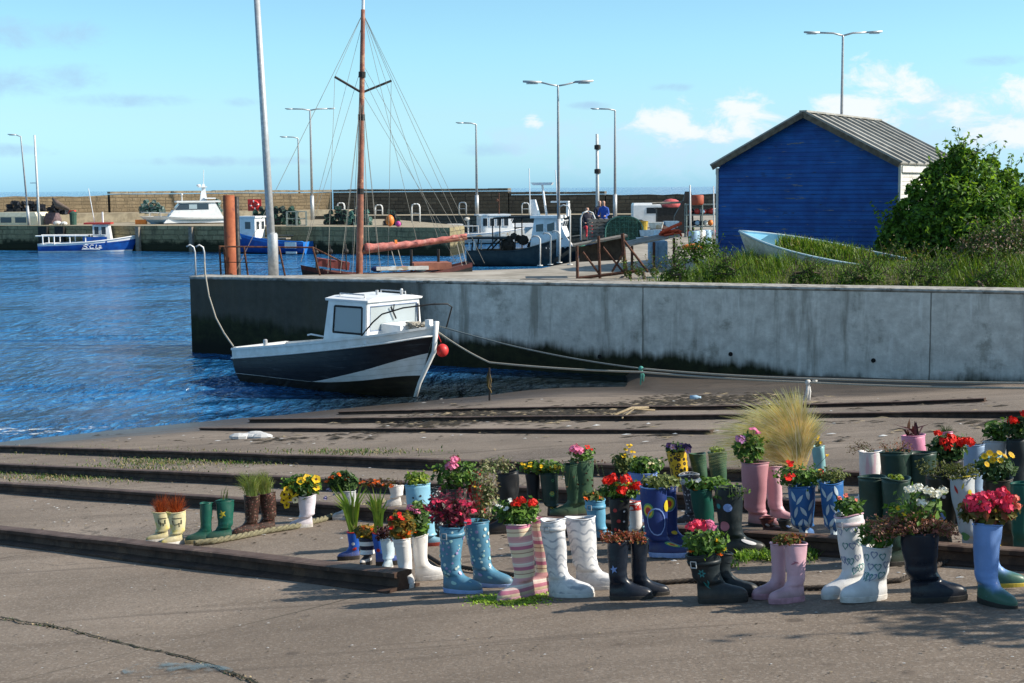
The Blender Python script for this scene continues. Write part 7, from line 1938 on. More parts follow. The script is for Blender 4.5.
        for i in range(n):
            c = Vector((dx + rr.uniform(-1, 1) * w, rr.uniform(-1.05, 1.0) * dep_r, rr.uniform(.0, 1.0) * h * (1 - .3 * rr.random())))
            if abs(c.x - 0) > b.r: c.z -= drop * rr.random()
            for t in range(4): leaf_quad(g, c + rdir() * L * .4, rdir() + Vector((0, -.2, .8)), L * rr.uniform(.6, 1.1), pick(), .5)
    elif kind == 'heather':
        n = n or int(500 * w / .1); 
        for i in range(n):
            f_ = rr.uniform(-1, 1); a0 = Vector((f_ * rb * .7, rr.uniform(-.7, .7) * rb, 0)); e = Vector((dx + f_ * w, rr.uniform(-1, 1) * dep_r, h * rr.uniform(.2, 1.0) * (1 - .3 * f_ * f_) - drop * abs(f_) * rr.random()))
            for t in range(3): leaf_quad(g, a0.lerp(e, rr.uniform(.55, 1)) , rdir() + Vector((0, 0, .4)), (ls or .006) * rr.uniform(.7, 1.3), pick(), .6)
            if i % 12 == 0: g.tube([a0, e], [.0016, .0009], 4, k)
    elif kind == 'trail':
        n = n or 170
        for i in range(n):
            t = rr.random(); up2 = rr.random() < .55
            c = Vector((dx + rr.uniform(-1, 1) * w, -dep_r * rr.uniform(.3, 1.1), (h * rr.random() if up2 else -drop * rr.random())))
            leaf_quad(g, c, rdir() + Vector((0, -.6, .3)), (ls or .015) * rr.uniform(.6, 1.2), pick(), .65)
        for i in range(12):
            x = dx + rr.uniform(-1, 1) * w; g.tube([Vector((0, 0, 0)), Vector((x * .8, -dep_r * .9, h * rr.uniform(.3, 1))), Vector((x, -dep_r * 1.05, -drop * rr.random()))], .0013, 4, k)
    root = g.build(name, ms + [M_STEM], None, loc=b.top); tag(root, label, cat, group)
    st = Geo()
    for fl in flowers:
        kd, col, rad, pos = fl[0], fl[1], fl[2] / s, fl[3]
        if isinstance(pos, int):
            pos2 = []
            for i in range(pos):
                a = rr.uniform(-1, 1); z = rr.uniform(.35, 1.02) if kind != 'sedum' else rr.uniform(.6, 1.2)
                pos2.append(Vector((dx + a * w * .92, -dep_r * rr.uniform(.2, .95), h * z * (1 - .25 * a * a))))
        else: pos2 = [Vector(((x - b.px) / s, -dep_r * rr.uniform(.35, .75), (b.ytop - y) / s * 1.02)) for x, y in pos]
        for q in pos2:
            f, fm = flower(kd, col, rad * rr.uniform(.85, 1.15), rr); f.build('flower_head', fm, root, loc=q)
            st.tube([Vector((dx * .3, 0, 0)), Vector((dx * .5 + q.x * .5 + .005, q.y * .4, q.z * .55)), q], .0014, 4)
    if st.v: st.build('stems', M_STEM, root)
    return root
# ------------------------------------------------------------------ colours of the boots
K_CREAM = rubber('cream_boot', (.66, .60, .36), extra=lambda t, c: t.mix(t.ss(t.noise(9, 3), .48, .62, 0, .8), c, (.62, .50, .06)))
K_DGREEN = rubber('bottle_green_boot', (.008, .085, .060)); K_GREEN = rubber('wellington_green', (.045, .10, .055)); K_DARKG = rubber('dark_green_boot', (.020, .048, .036))
K_BROWNP = rubber('brown_print_boot', (.045, .024, .018), extra=speck((.20, .07, .06), 55, .18, .3, (.17, .12, .09), 40))
K_WPINK = rubber('white_pink_boot', (.76, .70, .75), extra=lambda t, c: t.mix(t.ss(t.noise(8, 3), .52, .7, 0, .6), c, (.62, .42, .58)), dirt=.25)
K_GREYW = rubber('grey_white_boot', (.52, .54, .55)); K_WHITE = rubber('white_boot', (.78, .76, .73), dirt=.3); K_WHITE2 = rubber('dusty_white_boot', (.70, .68, .66), dirt=.35)
K_BLUE = rubber('royal_blue_boot', (.015, .09, .42)); K_LBLUE = rubber('light_blue_boot', (.22, .46, .60)); K_SKY = rubber('sky_blue_boot', (.12, .36, .54)); K_PALEB = rubber('pale_blue_boot', (.50, .62, .68))
K_STRIPE = rubber('navy_white_hoop_boot', (.75, .75, .73), extra=stripes([((.012, .014, .035), 1), ((.74, .74, .72), 1)], .052, .01))
K_DOTB = rubber('blue_dotted_boot', (.085, .24, .36)); D_PALE = rubber('dot_pale', (.55, .66, .62), dirt=.1); D_LILAC = rubber('dot_lilac', (.36, .30, .52), dirt=.1); D_MINT = rubber('dot_mint', (.35, .58, .55), dirt=.1)
K_DRED = rubber('grey_boot_red_pattern', (.055, .045, .045), extra=speck((.24, .03, .05), 30, .22, .32, (.16, .15, .14), 24)); K_RED = rubber('red_boot', (.34, .025, .02))
K_BLACK = rubber('black_boot', (.014, .015, .017)); K_BLACK2 = rubber('black_navy_boot', (.010, .016, .028), rough=.25, dirt=.3)
K_PSTR = rubber('pink_striped_boot', (.72, .45, .5), extra=stripes([((.60, .30, .31), 2), ((.70, .60, .42), 1.6), ((.30, .17, .12), .35), ((.68, .54, .38), 1.4), ((.46, .15, .23), 1.6), ((.70, .56, .52), 1.0), ((.74, .70, .62), .6), ((.62, .36, .36), .8)], .11, .02))
K_WAVE = rubber('white_wavy_boot', (.72, .72, .72), extra=waves((.26, .29, .34)), dirt=.3)
K_PANEL = rubber('blue_panel_boot', (.014, .035, .16)); K_LILACB = rubber('blue_violet_boot', (.16, .26, .58))
K_YEL = rubber('yellow_leopard_boot', (.66, .42, .02), extra=leopard()); K_FLORAL = rubber('dark_floral_boot', (.035, .035, .045), extra=speck((.38, .36, .40), 48, .2, .28))
K_MAUVE = rubber('dusty_pink_boot', (.44, .20, .23)); K_MAUVE2 = rubber('pale_pink_boot', (.62, .36, .40)); K_PINK = rubber('light_pink_boot', (.66, .40, .47)); K_HOTPINK = rubber('bright_pink_boot', (.62, .24, .36)); K_MARO = rubber('maroon_boot', (.10, .022, .022))
K_LEAFB = rubber('leaf_print_blue', (.025, .13, .36)); D_LEAF = rubber('dot_leaf', (.56, .66, .72), dirt=.1); K_TEALP = rubber('pale_teal_boot', (.22, .42, .44))
K_HEART = rubber('white_heart_boot', (.72, .73, .74), dirt=.25); D_HEART = rubber('heart_teal', (.08, .26, .25), dirt=.1); D_HEART2 = rubber('heart_blue', (.20, .25, .40), dirt=.1)
K_WRIB = rubber('white_ribbed_boot', (.74, .73, .72), extra=lambda t, c: t.mix(t.ss(t.noise(1, 3, .5, t.map((26, 26, 3))), .52, .66, 0, .8), c, (.62, .40, .46)), dirt=.2)
K_PERI = rubber('periwinkle_boot', (.17, .30, .62), extra=lambda t, c: t.mix(t.ss(t.math('ADD', t.xyz()[2], t.math('MULTIPLY', t.noise(12, 3), .06)), .09, .14, 1, 0), c, (.035, .12, .085)), dirt=.2)
K_GREYBL = rubber('grey_blue_boot', (.24, .34, .48)); K_SILVER = rubber('silver_grey_boot', (.46, .49, .52)); K_OLIVE = rubber('olive_dark_boot', (.03, .03, .022)); K_TEALB = rubber('slate_teal_boot', (.014, .022, .026))
D_BLACK = rubber('print_black', (.02, .018, .016), dirt=.1); D_YEL = rubber('print_yellow', (.62, .48, .03), dirt=.1); D_BLUE = rubber('print_blue', (.22, .34, .66), dirt=.1); D_RED = rubber('print_red', (.50, .03, .025), dirt=.1); D_PINK = rubber('print_pink', (.42, .15, .20), dirt=.1); D_WHITE = rubber('print_white', (.68, .66, .66), dirt=.1); D_GREEN = rubber('print_green', (.10, .30, .12), dirt=.1); D_ORANGE = rubber('print_orange', (.60, .22, .03), dirt=.1); D_TEAL = rubber('print_teal', (.02, .20, .22), dirt=.1)
S_DARK = mat('dark_sole', (.022, .020, .018), (.04, .034, .028), 20, .7); S_TAN = mat('tan_sole', (.42, .34, .16), (.3, .24, .12), 20, .7); S_YEL = mat('yellow_sole', (.48, .36, .04), (.36, .26, .04), 20, .7); S_WHITE = mat('white_sole', (.62, .60, .57), (.45, .42, .38), 20, .7); S_BLUE = mat('blue_sole', (.30, .40, .66), (.2, .28, .5), 20, .6); S_RED = mat('red_sole', (.34, .05, .03), (.22, .04, .03), 20, .7); S_PINK = mat('pink_sole', (.50, .26, .32), (.34, .18, .21), 20, .7)
def dots(seed, mats_i, n, smin, smax, z0=.12, z1=.93):
    q = random.Random(seed); out = []; 
    tries = 0
    while len(out) < n and tries < 900:
        tries += 1
        th = q.uniform(-100, 100); z = q.uniform(z0, z1); r = q.uniform(smin, smax)
        if any(abs(th - o[2]) * .0011 < (r + o[4]) * 1.0 and abs(z - o[3]) * .34 < (r + o[4]) * 1.05 for o in out): continue
        out.append(('disc', q.choice(mats_i), th, z, r, r, 0, 0))
    return out
B = make_boot
# ---- small group on the left
b = B(164, 538, 513, 16, 200, [K_CREAM, D_BLACK], S_WHITE, 'small cream boot at far left, the left and darker one of its pair', [('bar', 1, 0, .78, .030, .0028, 0, 0), ('bar', 1, -28, .66, .0028, .016, 0, 0), ('bar', 1, 20, .66, .0028, .016, 0, 0), ('bar', 1, -6, .60, .010, .0025, 0, 0), ('bar', 1, -16, .60, .0025, .014, 0, 0), ('bar', 1, 6, .56, .0025, .010, 0, 0)], flare=1.05)
plant(b, 'grass_plant', 'spiky', 'red', 150, 180, 491, 'rusty red spiky grass in the left small cream boot')
b = B(179, 541, 513, 18, 215, [K_CREAM, D_BLACK], S_WHITE, 'small cream boot with black motif, right and nearer one of its pair', [('bar', 1, 0, .80, .034, .0028, 0, 0), ('bar', 1, -30, .68, .0028, .016, 0, 0), ('bar', 1, 28, .68, .0028, .016, 0, 0), ('bar', 1, -10, .60, .011, .0025, 0, 0), ('bar', 1, 12, .64, .009, .0025, 0, 0), ('bar', 1, 12, .58, .0025, .012, 0, 0)], flare=1.05)
plant(b, 'grass_plant', 'spiky', 'red', 163, 196, 491, 'rusty red spiky grass in the right small cream boot', n=150)
b = B(207, 539, 505, 13, 190, [K_DGREEN], S_TAN, 'small plain bottle green boot with a tan sole and no plant')
b = B(226, 537, 502, 18, 195, [K_DGREEN, D_YEL], S_TAN, 'small bottle green boot with a yellow star print', [('star', 1, -18, .66, .026, .030, .35, 0), ('star', 1, -30, .58, .018, .012, .1, 0)])
plant(b, 'seedling', 'grass', 'pale', 222, 234, 485, 'few thin stalks in the bottle green boot with yellow star', n=10)
b = B(253, 534, 497, 16, 205, [K_BROWNP], S_DARK, 'brown red-speckled small boot, left one under the feathery grass')
plant(b, 'feather_grass', 'grass', 'feather', 230, 264, 471, 'pale green feathery grass leaning left, the left tuft', n=230, lean=-1, ls=.0024)
b = B(270, 531, 494, 18, 205, [K_BROWNP], S_DARK, 'brown red-speckled small boot, right one beside the white boot')
plant(b, 'feather_grass', 'grass', 'feather', 248, 279, 470, 'pale green feathery grass leaning left, the right tuft', n=230, ls=.0024)
b = B(308, 527, 497, 18, 185, [K_WPINK], S_WHITE, 'small white boot with pink stain under bright yellow pansies', fl=.20)
plant(b, 'pansy_plant', 'bush', 'green', 284, 322, 477, 'yellow pansies spilling left over the small white boot', [('pansy', 'yellow', 4.6, [(286, 494), (285, 500), (289, 489), (294, 485), (291, 498), (296, 492), (303, 480), (309, 478), (307, 486), (314, 482), (318, 479), (318, 487), (299, 484), (312, 489), (288, 505)]), ('pansy', 'cream', 3.6, [(305, 493), (297, 499)])], drop=.06)
b = B(350, 519, 492, 14, 180, [K_GREYW], S_WHITE, 'small grey-white boot behind the tall iris leaves', fl=.2)
plant(b, 'flowering_plant', 'bush', 'dark', 330, 359, 473, 'dark leafy plant with small orange flowers in the grey-white boot', [('tiny', 'orange', 3, [(334, 476), (341, 474), (349, 478), (329, 481)]), ('tiny', 'lilac', 3, [(331, 489), (336, 494), (328, 497)])], drop=.05)
# ---- cluster by the rail end
b = B(355, 556, 533, 13, 180, [K_BLUE, D_RED, D_WHITE], S_DARK, 'small royal blue boot with red trim half behind the rail', [('disc', 2, -10, .55, .01, .01, 0, 0), ('disc', 1, 15, .35, .011, .011, 0, 0)], trim=D_RED)
plant(b, 'iris_plant', 'iris', 'iris', 334, 370, 485, 'tall sword-leaved plant in the royal blue boot behind the rail', n=30)
b = B(381.5, 562, 534, 13, 0, [K_BLUE, D_RED], S_DARK, 'royal blue boot hidden between the hooped and pale boots', [('disc', 1, -20, .45, .011, .011, 0, 0)], trim=D_RED)
plant(b, 'iris_plant', 'iris', 'iris', 366, 393, 487, 'sword-leaved plant directly left of the small white boots', n=24)
b = B(369, 561, 539, 22, 250, [K_STRIPE], S_DARK, 'small boot with navy and white hoops beside the rail end', flare=1.0)
plant(b, 'flowering_plant', 'bush', 'amber', 356, 383, 527, 'low orange and yellow flowers over the hooped boot', [('tiny', 'orange', 2.6, 9), ('tiny', 'yellow', 2.4, 5)])
b = B(390, 566, 539, 17, 260, [K_PALEB], S_WHITE, 'small pale blue boot right of the hooped boot', flare=1.0)
plant(b, 'succulent', 'sedum', 'purple', 380, 399, 528, 'dark purple succulent rosettes in the small pale blue boot', ls=.014)
b = B(406, 579, 540, 20, 285, [K_WHITE2], S_WHITE, 'small white boot pointing at the viewer beside the rail end')
plant(b, 'flowering_plant', 'bush', 'amber', 394, 418, 515, 'orange-red flowers in the white boot facing the viewer', [('tiny', 'red', 5, [(397, 518), (403, 514), (409, 519), (400, 524)]), ('tiny', 'orange', 4, [(411, 527), (402, 532), (414, 531), (407, 536)])])
b = B(423, 575, 537, 16, 5, [K_WHITE], S_WHITE, 'small white boot with toe pointing right by the rail end')
plant(b, 'flowering_plant', 'bush', 'green', 411, 432, 505, 'green plant with one pink bloom in the right white boot', [('geranium', 'pink', 6, [(415, 508), (421, 511)]), ('tiny', 'orange', 3, [(419, 530), (414, 526)])])
b = B(398, 505, 487, 15, 180, [K_WHITE], S_WHITE, 'white bucket-like boot standing alone behind the iris leaves', fl=.16)
plant(b, 'heather', 'heather', 'brown', 387, 404, 478, 'low reddish brown sprigs in the white bucket-like boot', n=60)
plant(b, 'flowering_plant', 'bush', 'brown', 355, 395, 481, 'rust-orange flower spray left of the white bucket-like boot', [('tiny', 'orange', 3, 10)], n=60, drop=.05)
b = B(426, 543, 485, 25, 0, [K_LBLUE, D_BLACK], S_RED, 'tall light blue boot with red sole behind the maroon begonia', [('disc', 1, 12, .82, .007, .007, 0, 0), ('disc', 1, -22, .80, .006, .006, 0, 0)], fl=.18)
plant(b, 'lettuce_plant', 'bush', 'lime', 414, 438, 474, 'bright lime leafy plant in the tall light blue boot', n=120, ls=.018)
b = B(441, 540, 489, 11, 0, [rubber('chequered_boot', (.03, .03, .035), extra=speck((.6, .6, .58), 60, .25, .3))], S_DARK, 'dark boot with white flecks just right of the light blue one', fl=.16)
# ---- blue dotted pair
b = B(452, 587, 529, 25, -28, [K_DOTB, D_PALE, D_LILAC, D_MINT], S_BLUE, 'blue dotted boot, left of the dotted pair, with maroon begonia', dots(3, (1, 1, 2, 3), 46, .004, .0105), strap=K_DOTB)
plant(b, 'begonia', 'bush', 'maroon', 426, 476, 497, 'maroon-leaved begonia spreading over the left dotted boot', [('tiny', 'rose', 4.5, [(430, 508), (438, 503), (446, 500), (452, 508), (460, 512), (457, 520), (470, 504), (474, 511), (469, 522), (442, 514), (433, 518), (463, 502)])], n=190, ls=.017, drop=.04)
b = B(482, 581, 524, 25, -24, [K_DOTB, D_PALE, D_LILAC, D_MINT], S_BLUE, 'blue dotted boot, right of the dotted pair, with a tall bush', dots(8, (1, 1, 2, 3), 46, .004, .0105))
plant(b, 'variegated_shrub', 'bush', 'vari', 478, 504, 466, 'tall upright cream-speckled shrub in the right dotted boot', n=330, ls=.011)
b = B(458, 526, 490, 21, 180, [K_DRED], S_DARK, 'dark boot with red pattern behind the left dotted boot')
plant(b, 'geranium', 'bush', 'green', 432, 482, 463, 'leafy green geranium with one pink bloom behind the dotted boots', [('geranium', 'pink', 7, [(457, 459), (453, 465)]), ('tiny', 'yellow', 2, [(437, 470), (476, 486)])], n=210, ls=.02, drop=.03)
b = B(480, 524, 473, 16, 180, [K_RED], S_DARK, 'dark red boot showing between the geranium and speckled shrub')
b = B(510, 533, 474, 23, 178, [K_BLACK], S_DARK, 'tall black boot with toe left behind the speckled shrub', fl=.27)
plant(b, 'trailing_plant', 'bush', 'vari', 486, 519, 459, 'loose grey-green sprigs on top of the tall black boot', n=150, ls=.010, drop=.05)
# ---- striped and wavy pairs
b = B(545, 587, 521, 17, 205, [K_PSTR], S_PINK, 'pink striped boot, rear one of its pair, mostly hidden', fl=.25)
b = B(527, 592, 524, 26, 208, [K_PSTR], S_PINK, 'pink striped boot in front, toe left, with leafy plant', fl=.25)
plant(b, 'flowering_plant', 'bush', 'green', 502, 547, 501, 'bright green leafy plant with red blooms in the striped boot', [('geranium', 'red', 5.5, [(524, 501), (530, 498), (541, 502)]), ('tiny', 'white', 4, [(508, 504), (520, 500), (514, 506)])], n=300, ls=.017)
b = B(559, 592, 522, 25, -22, [K_WAVE], S_WHITE, 'white boot with grey wavy lines, empty, left of the wavy pair', strap=K_WHITE2)
b = B(586, 584, 520, 30, -12, [K_WAVE], S_WHITE, 'white boot with grey wavy lines, empty, right of the wavy pair')
# ---- middle row
b = B(534, 516, 474, 14, 180, [K_BLACK], S_DARK, 'black boot half behind the flower-ring green boot', fl=.2)
b = B(551, 516, 475, 20, -60, [K_DARKG, D_YEL, D_BLACK, D_GREEN], S_DARK, 'dark green boot with yellow ringed flower prints', [('disc', 3, 10, .52, .019, .019, 0, 0), ('flower', 1, 10, .54, .017, .017, 0, .55), ('flower', 1, -15, .18, .015, .015, 0, .5), ('flower', 3, 18, .84, .014, .014, 0, .5)], fl=.2)
plant(b, 'flowering_plant', 'bush', 'green', 520, 567, 462, 'green plant with pale yellow tips over the ringed green boot', [('tiny', 'yellow', 2.6, 12)], n=230, ls=.016, drop=.03)
b = B(575, 517, 466, 17, 182, [K_GREEN], S_DARK, 'plain green boot behind the tall one, toe left', fl=.27)
b = B(584, 516, 462, 24, 182, [K_GREEN], S_DARK, 'tall plain green boot below a pink geranium', fl=.28)
plant(b, 'geranium', 'bush', 'green', 573, 598, 449, 'small geranium with pink and red blooms on tall green boot', [('geranium', 'pink', 7, [(577, 449), (582, 450)]), ('tiny', 'red', 3, [(593, 450), (590, 447)])], n=90, ls=.016)
plant(b, 'trailing_plant', 'trail', 'brown', 560, 606, 462, 'thin trailing weed down the front of the green boots', drop=.24, n=40)
b = B(598, 538, 502, 20, 0, [K_SKY], S_DARK, 'small sky blue boot between green boot and dotted black boot', strap=K_SKY, fl=.19)
plant(b, 'flowering_plant', 'bush', 'pale', 588, 606, 494, 'small yellow-green plant in the small sky blue boot', [('tiny', 'orange', 2.4, 4)], n=50)
b = B(620, 546, 500, 21, 10, [K_BLACK, D_RED, D_WHITE], S_DARK, 'black boot with red and white dots under red geraniums', [('disc', 1, -25, .76, .012, .012, 0, 0), ('disc', 1, -5, .55, .011, .011, 0, 0), ('disc', 1, -28, .38, .010, .010, 0, 0), ('disc', 2, 28, .74, .006, .006, 0, 0), ('disc', 2, 27, .54, .006, .006, 0, 0), ('disc', 2, 26, .34, .006, .006, 0, 0)])
plant(b, 'geranium', 'bush', 'green', 600, 642, 484, 'red geraniums over the black boot with red dots', [('geranium', 'red', 6.5, [(607, 481), (612, 479), (625, 479), (637, 486), (631, 489), (622, 490)]), ('tiny', 'yellow', 2.5, 5)], n=150, ls=.018, drop=.03)
b = B(637, 538, 503, 15, 180, [K_WHITE2, D_RED], S_DARK, 'off-white boot with red band behind the red geraniums', [('bar', 1, 0, .86, .05, .02, 0, 0)], trim=D_RED)
b = B(649, 545, 528, 10, 180, [K_TEALP], S_DARK, 'small turquoise shoe-like boot half hidden beside the star boots', fl=.14)
b = B(640, 592, 542, 17, 0, [K_BLACK2, D_BLUE], S_DARK, 'shiny black boot, right of the star pair, toe right', [], fl=.22)
plant(b, 'sedum', 'sedum', 'sedum', 626, 645, 534, 'coppery sedum topping the right shiny black boot')
b = B(619, 595, 543, 22, -8, [K_BLACK2, D_BLUE], S_DARK, 'shiny black boot with a blue star, left of its pair', [('star', 1, -25, .52, .020, .022, .2, 0)], fl=.25)
plant(b, 'sedum', 'sedum', 'sedum', 602, 631, 534, 'coppery sedum topping the black boot with blue star')
# ---- back centre
b = B(622, 520, 475, 14, 180, [K_BLACK], S_DARK, 'black boot left of the blue-violet pot-like boot', fl=.18)
plant(b, 'flowering_plant', 'bush', 'pale', 616, 640, 455, 'upright yellow-green sprigs above the black back boot', [('tiny', 'yellow', 3, [(634, 446), (630, 450), (637, 452), (640, 458), (628, 456)])], n=80)
b = B(645, 522, 474, 29, 180, [K_LILACB], S_BLUE, 'blue-violet wide-rimmed boot behind the panelled blue pair', fl=.22)
plant(b, 'leafy_plant', 'bush', 'green', 630, 664, 459, 'light green leafy plant in the blue-violet boot', [('tiny', 'cream', 2.6, 7)], n=190, ls=.018)
b = B(671, 545, 489, 19, -12, [K_PANEL, D_RED, D_YEL, D_GREEN, D_BLUE], S_BLUE, 'blue boot with painted red-yellow rings, right of the pair', [('disc', 3, 5, .74, .036, .044, 0, 0), ('disc', 2, 5, .74, .028, .034, 0, 0), ('disc', 1, 5, .74, .017, .021, 0, 0), ('disc', 4, 5, .74, .041, .05, 0, .9), ('disc', 2, 25, .25, .016, .012, 0, 0), ('disc', 1, 25, .25, .009, .007, 0, 0)], fl=.23)
b = B(657, 553, 489, 27, -15, [K_PANEL, D_RED, D_YEL, D_GREEN, D_BLUE], S_BLUE, 'blue boot with painted red-yellow rings, left of the pair', [('disc', 3, -30, .66, .032, .044, 0, 0), ('disc', 2, -30, .66, .024, .034, 0, 0), ('disc', 1, -30, .66, .015, .022, 0, 0), ('disc', 4, 5, .50, .052, .082, 0, .9), ('disc', 2, 62, .72, .022, .034, 0, 0), ('disc', 1, 62, .72, .013, .02, 0, 0), ('disc', 3, 40, .16, .024, .016, 0, 0), ('disc', 2, 40, .16, .016, .011, 0, 0), ('disc', 1, 40, .16, .009, .006, 0, 0)], fl=.26, trim=D_BLUE, strap=None)
plant(b, 'leafy_plant', 'bush', 'pale', 646, 680, 478, 'small dull green plant in the painted blue pair', n=80)
b = B(681, 494, 453, 22, -70, [K_YEL], S_DARK, 'yellow leopard-spotted boot in the back row', fl=.18)
plant(b, 'pansy_plant', 'bush', 'dark', 669, 693, 445, 'dark purple pansies in the yellow leopard boot', [('pansy', 'purple', 3.8, 11)], n=60)
b = B(701, 492, 455, 19, -80, [K_GREEN], S_DARK, 'plain green boot in the back row right of the leopard one', fl=.19)
b = B(720, 494, 453, 21, -80, [K_GREEN], S_DARK, 'plain green boot in the back row left of the blond grass', fl=.2)
plant(b, 'seedling', 'bush', 'lime', 713, 726, 448, 'tiny light green seedling in the right plain green boot', n=24, ls=.014)
b = B(695, 525, 476, 20, 190, [K_FLORAL], S_WHITE, 'dark boot with pale floral print, toe left, white sole', fl=.22, trim=K_GREYW, strap=K_GREYW)
b = B(707, 545, 491, 22, 0, [K_DGREEN], S_DARK, 'dark green boot beside the big-dotted black boot', fl=.22)
plant(b, 'rose_plant', 'bush', 'green', 694, 735, 480, 'green plant with one white bloom between the dotted boots', [('tiny', 'white', 6, [(704, 483)]), ('tiny', 'orange', 3, [(709, 484), (722, 487), (700, 490)])], n=130, drop=.03)
b = B(731, 551, 489, 28, -2, [K_TEALB, D_BLUE, D_PINK, D_WHITE, D_TEAL], S_DARK, 'big black boot with large blue, pink and white dots', [('disc', 1, -5, .70, .024, .024, 0, 0), ('disc', 2, -28, .42, .028, .028, 0, 0), ('disc', 3, 33, .17, .019, .017, 0, 0), ('disc', 4, -48, .72, .015, .015, 0, 0)], fl=.30)
plant(b, 'trailing_plant', 'trail', 'green', 716, 748, 483, 'thin green sprig over the rim of the big-dotted boot', n=40, drop=.05)
# ---- dark pair in front with geranium
b = B(722, 592, 556, 24, -8, [K_TEALB], S_DARK, 'dark slate boot, rear one of the front pair, toe right', fl=.27)
b = B(709, 598, 555, 34, -5, [K_TEALB, D_TEAL], S_DARK, 'dark slate boot with teal ornament at front centre', [('flower', 1, -15, .62, .018, .022, 0, .4), ('leaf', 1, -18, .36, .008, .022, .2, 0), ('leaf', 1, -6, .40, .008, .02, -.3, 0)], fl=.28, strap=K_GREYW if False else K_TEALB)
plant(b, 'geranium', 'bush', 'green', 690, 732, 532, 'pink geranium above yellow-green leaves at front centre', [('geranium', 'rose', 7, [(695, 524), (701, 521), (707, 524)]), ('geranium', 'pink', 6, [(713, 521), (716, 524)]), ('tiny', 'yellow', 3.5, [(726, 541), (730, 546), (722, 538)]), ('tiny', 'orange', 3.5, [(696, 548), (721, 551), (726, 552)])], n=220, ls=.018, drop=.02)
# ---- pink tall boots and blond grass
b = B(755, 526, 464, 26, -30, [K_MAUVE], S_DARK, 'tall dusty pink boot left of the blond grass', flare=1.05, fl=.25)
plant(b, 'geranium', 'bush', 'green', 735, 765, 437, 'mauve-pink geranium leaning left above the tall dusty pink boot', [('geranium', 'mauve', 7, [(739, 439)]), ('tiny', 'pink', 4, [(752, 430), (756, 432)])], n=120, drop=.06)
b = B(776, 522, 468, 18, -40, [K_MAUVE2], S_DARK, 'paler pink boot half under the blond grass', fl=.23)
plant(b, 'blond_grass', 'grass', 'straw', 722, 832, 402, 'large shock of blond feathery grass above the pink boots', n=1500, ls=.0031, lean=.42)
b = B(768, 533, 519, 15, 0, [K_MARO, D_WHITE], S_DARK, 'low maroon shoe-like boot with a pale dot', [('disc', 1, -5, .5, .010, .010, 0, 0)], fl=.17)
b = B(786, 535, 521, 15, 0, [K_TEALB, D_BLUE], S_DARK, 'low dark shoe-like boot with a blue dot', [('disc', 1, 20, .5, .010, .010, 0, 0)], fl=.17)
# ---- leaf boots
b = B(821, 492, 448, 14, -80, [K_TEALP], S_DARK, 'pale teal boot behind the blond grass', fl=.18)
plant(b, 'flowering_plant', 'grass', 'pale', 812, 828, 436, 'thin yellow-flowered stalks in the pale teal boot', [('tiny', 'yellow', 2.5, [(818, 440), (823, 443), (821, 437)])], n=24)
LV = [('leaf', 1, a, z, .0245, .036, ro, 0) for a, z, ro in ((-38, .84, .5), (-8, .78, -.6), (26, .86, .3), (44, .66, -.4), (10, .56, .6), (-26, .55, -.3), (-48, .38, .4), (-8, .33, -.5), (24, .32, .5), (44, .40, -.2), (-30, .17, -.5), (4, .14, .6), (32, .15, -.4))]
b = B(835, 539, 484, 26, 60, [K_LEAFB, D_LEAF], S_BLUE, 'blue leaf-print boot, right one of its pair', LV, flare=1.02, fl=.22)
plant(b, 'flowering_plant', 'bush', 'pale', 820, 850, 470, 'sparse grey-green sprigs in the right leaf-print boot', n=100, ls=.013)
b = B(804, 538, 488, 30, 60, [K_LEAFB, D_LEAF], S_BLUE, 'blue leaf-print boot, left one of its pair', LV, flare=1.02, fl=.22)
plant(b, 'geranium', 'bush', 'green', 776, 828, 468, 'green plant with red blooms in the left leaf-print boot', [('tiny', 'red', 6, [(787, 462), (790, 477), (822, 473)]), ('tiny', 'yellow', 2, [(826, 455), (818, 470)])], n=240, ls=.014, drop=.02)
# ---- small pink pair
b = B(779, 592, 546, 15, 190, [K_PINK], S_PINK, 'small light pink boot, left and rear of its pair', fl=.20)
b = B(797, 596, 546, 22, 192, [K_PINK, D_PINK], S_PINK, 'small light pink boot with a pink bow, front of its pair', [('leaf', 1, 5, .68, .008, .014, 1.2, 0), ('leaf', 1, -8, .66, .008, .014, -1.2, 0)], fl=.21)
plant(b, 'sedum', 'bush', 'redgreen', 772, 806, 536, 'low red-green plant in the small pink boots', n=110, ls=.012)
# ---- heart pair
HV = [('heart', 1 + (i % 2), a, z, .0165, .0215, ro * .5, .70) for i, (a, z, ro) in enumerate(((-42, .80, .2), (-8, .86, -.15), (26, .82, .2), (46, .66, -.2), (8, .62, .1), (-26, .62, -.2), (-44, .44, .2), (-6, .42, .1), (28, .46, -.15), (46, .34, .1), (-24, .42, .1), (14, .30, -.1)))]
b = B(856, 589, 516, 28, 197, [K_HEART, D_HEART2, D_HEART], S_WHITE, 'tall white boot with blue heart outlines and pink cuff', HV, fl=.27, strap=mat('pale_pink_strap', (.62, .52, .54), rough=.5), trim=K_PINK)
plant(b, 'budding_plant', 'bush', 'green', 843, 869, 499, 'green plant with small pink bud in the tall heart boot', [('tiny', 'salmon', 3, [(846, 497), (851, 494), (860, 499)])], n=80, ls=.018)
b = B(877, 594, 548, 30, 195, [K_HEART, D_HEART, D_HEART2], S_WHITE, 'short white boot with teal heart outlines in front', [(k, m, a, z, sx, sy, r_, q) for k, m, a, z, sx, sy, r_, q in HV if z > .38], fl=.28)
plant(b, 'leafy_plant', 'bush', 'green', 860, 892, 524, 'leafy plant with yellow-green tips in the short heart boot', [('tiny', 'yellow', 3, [(880, 519), (884, 523), (877, 525), (888, 528)])], n=150, ls=.018, drop=.02)
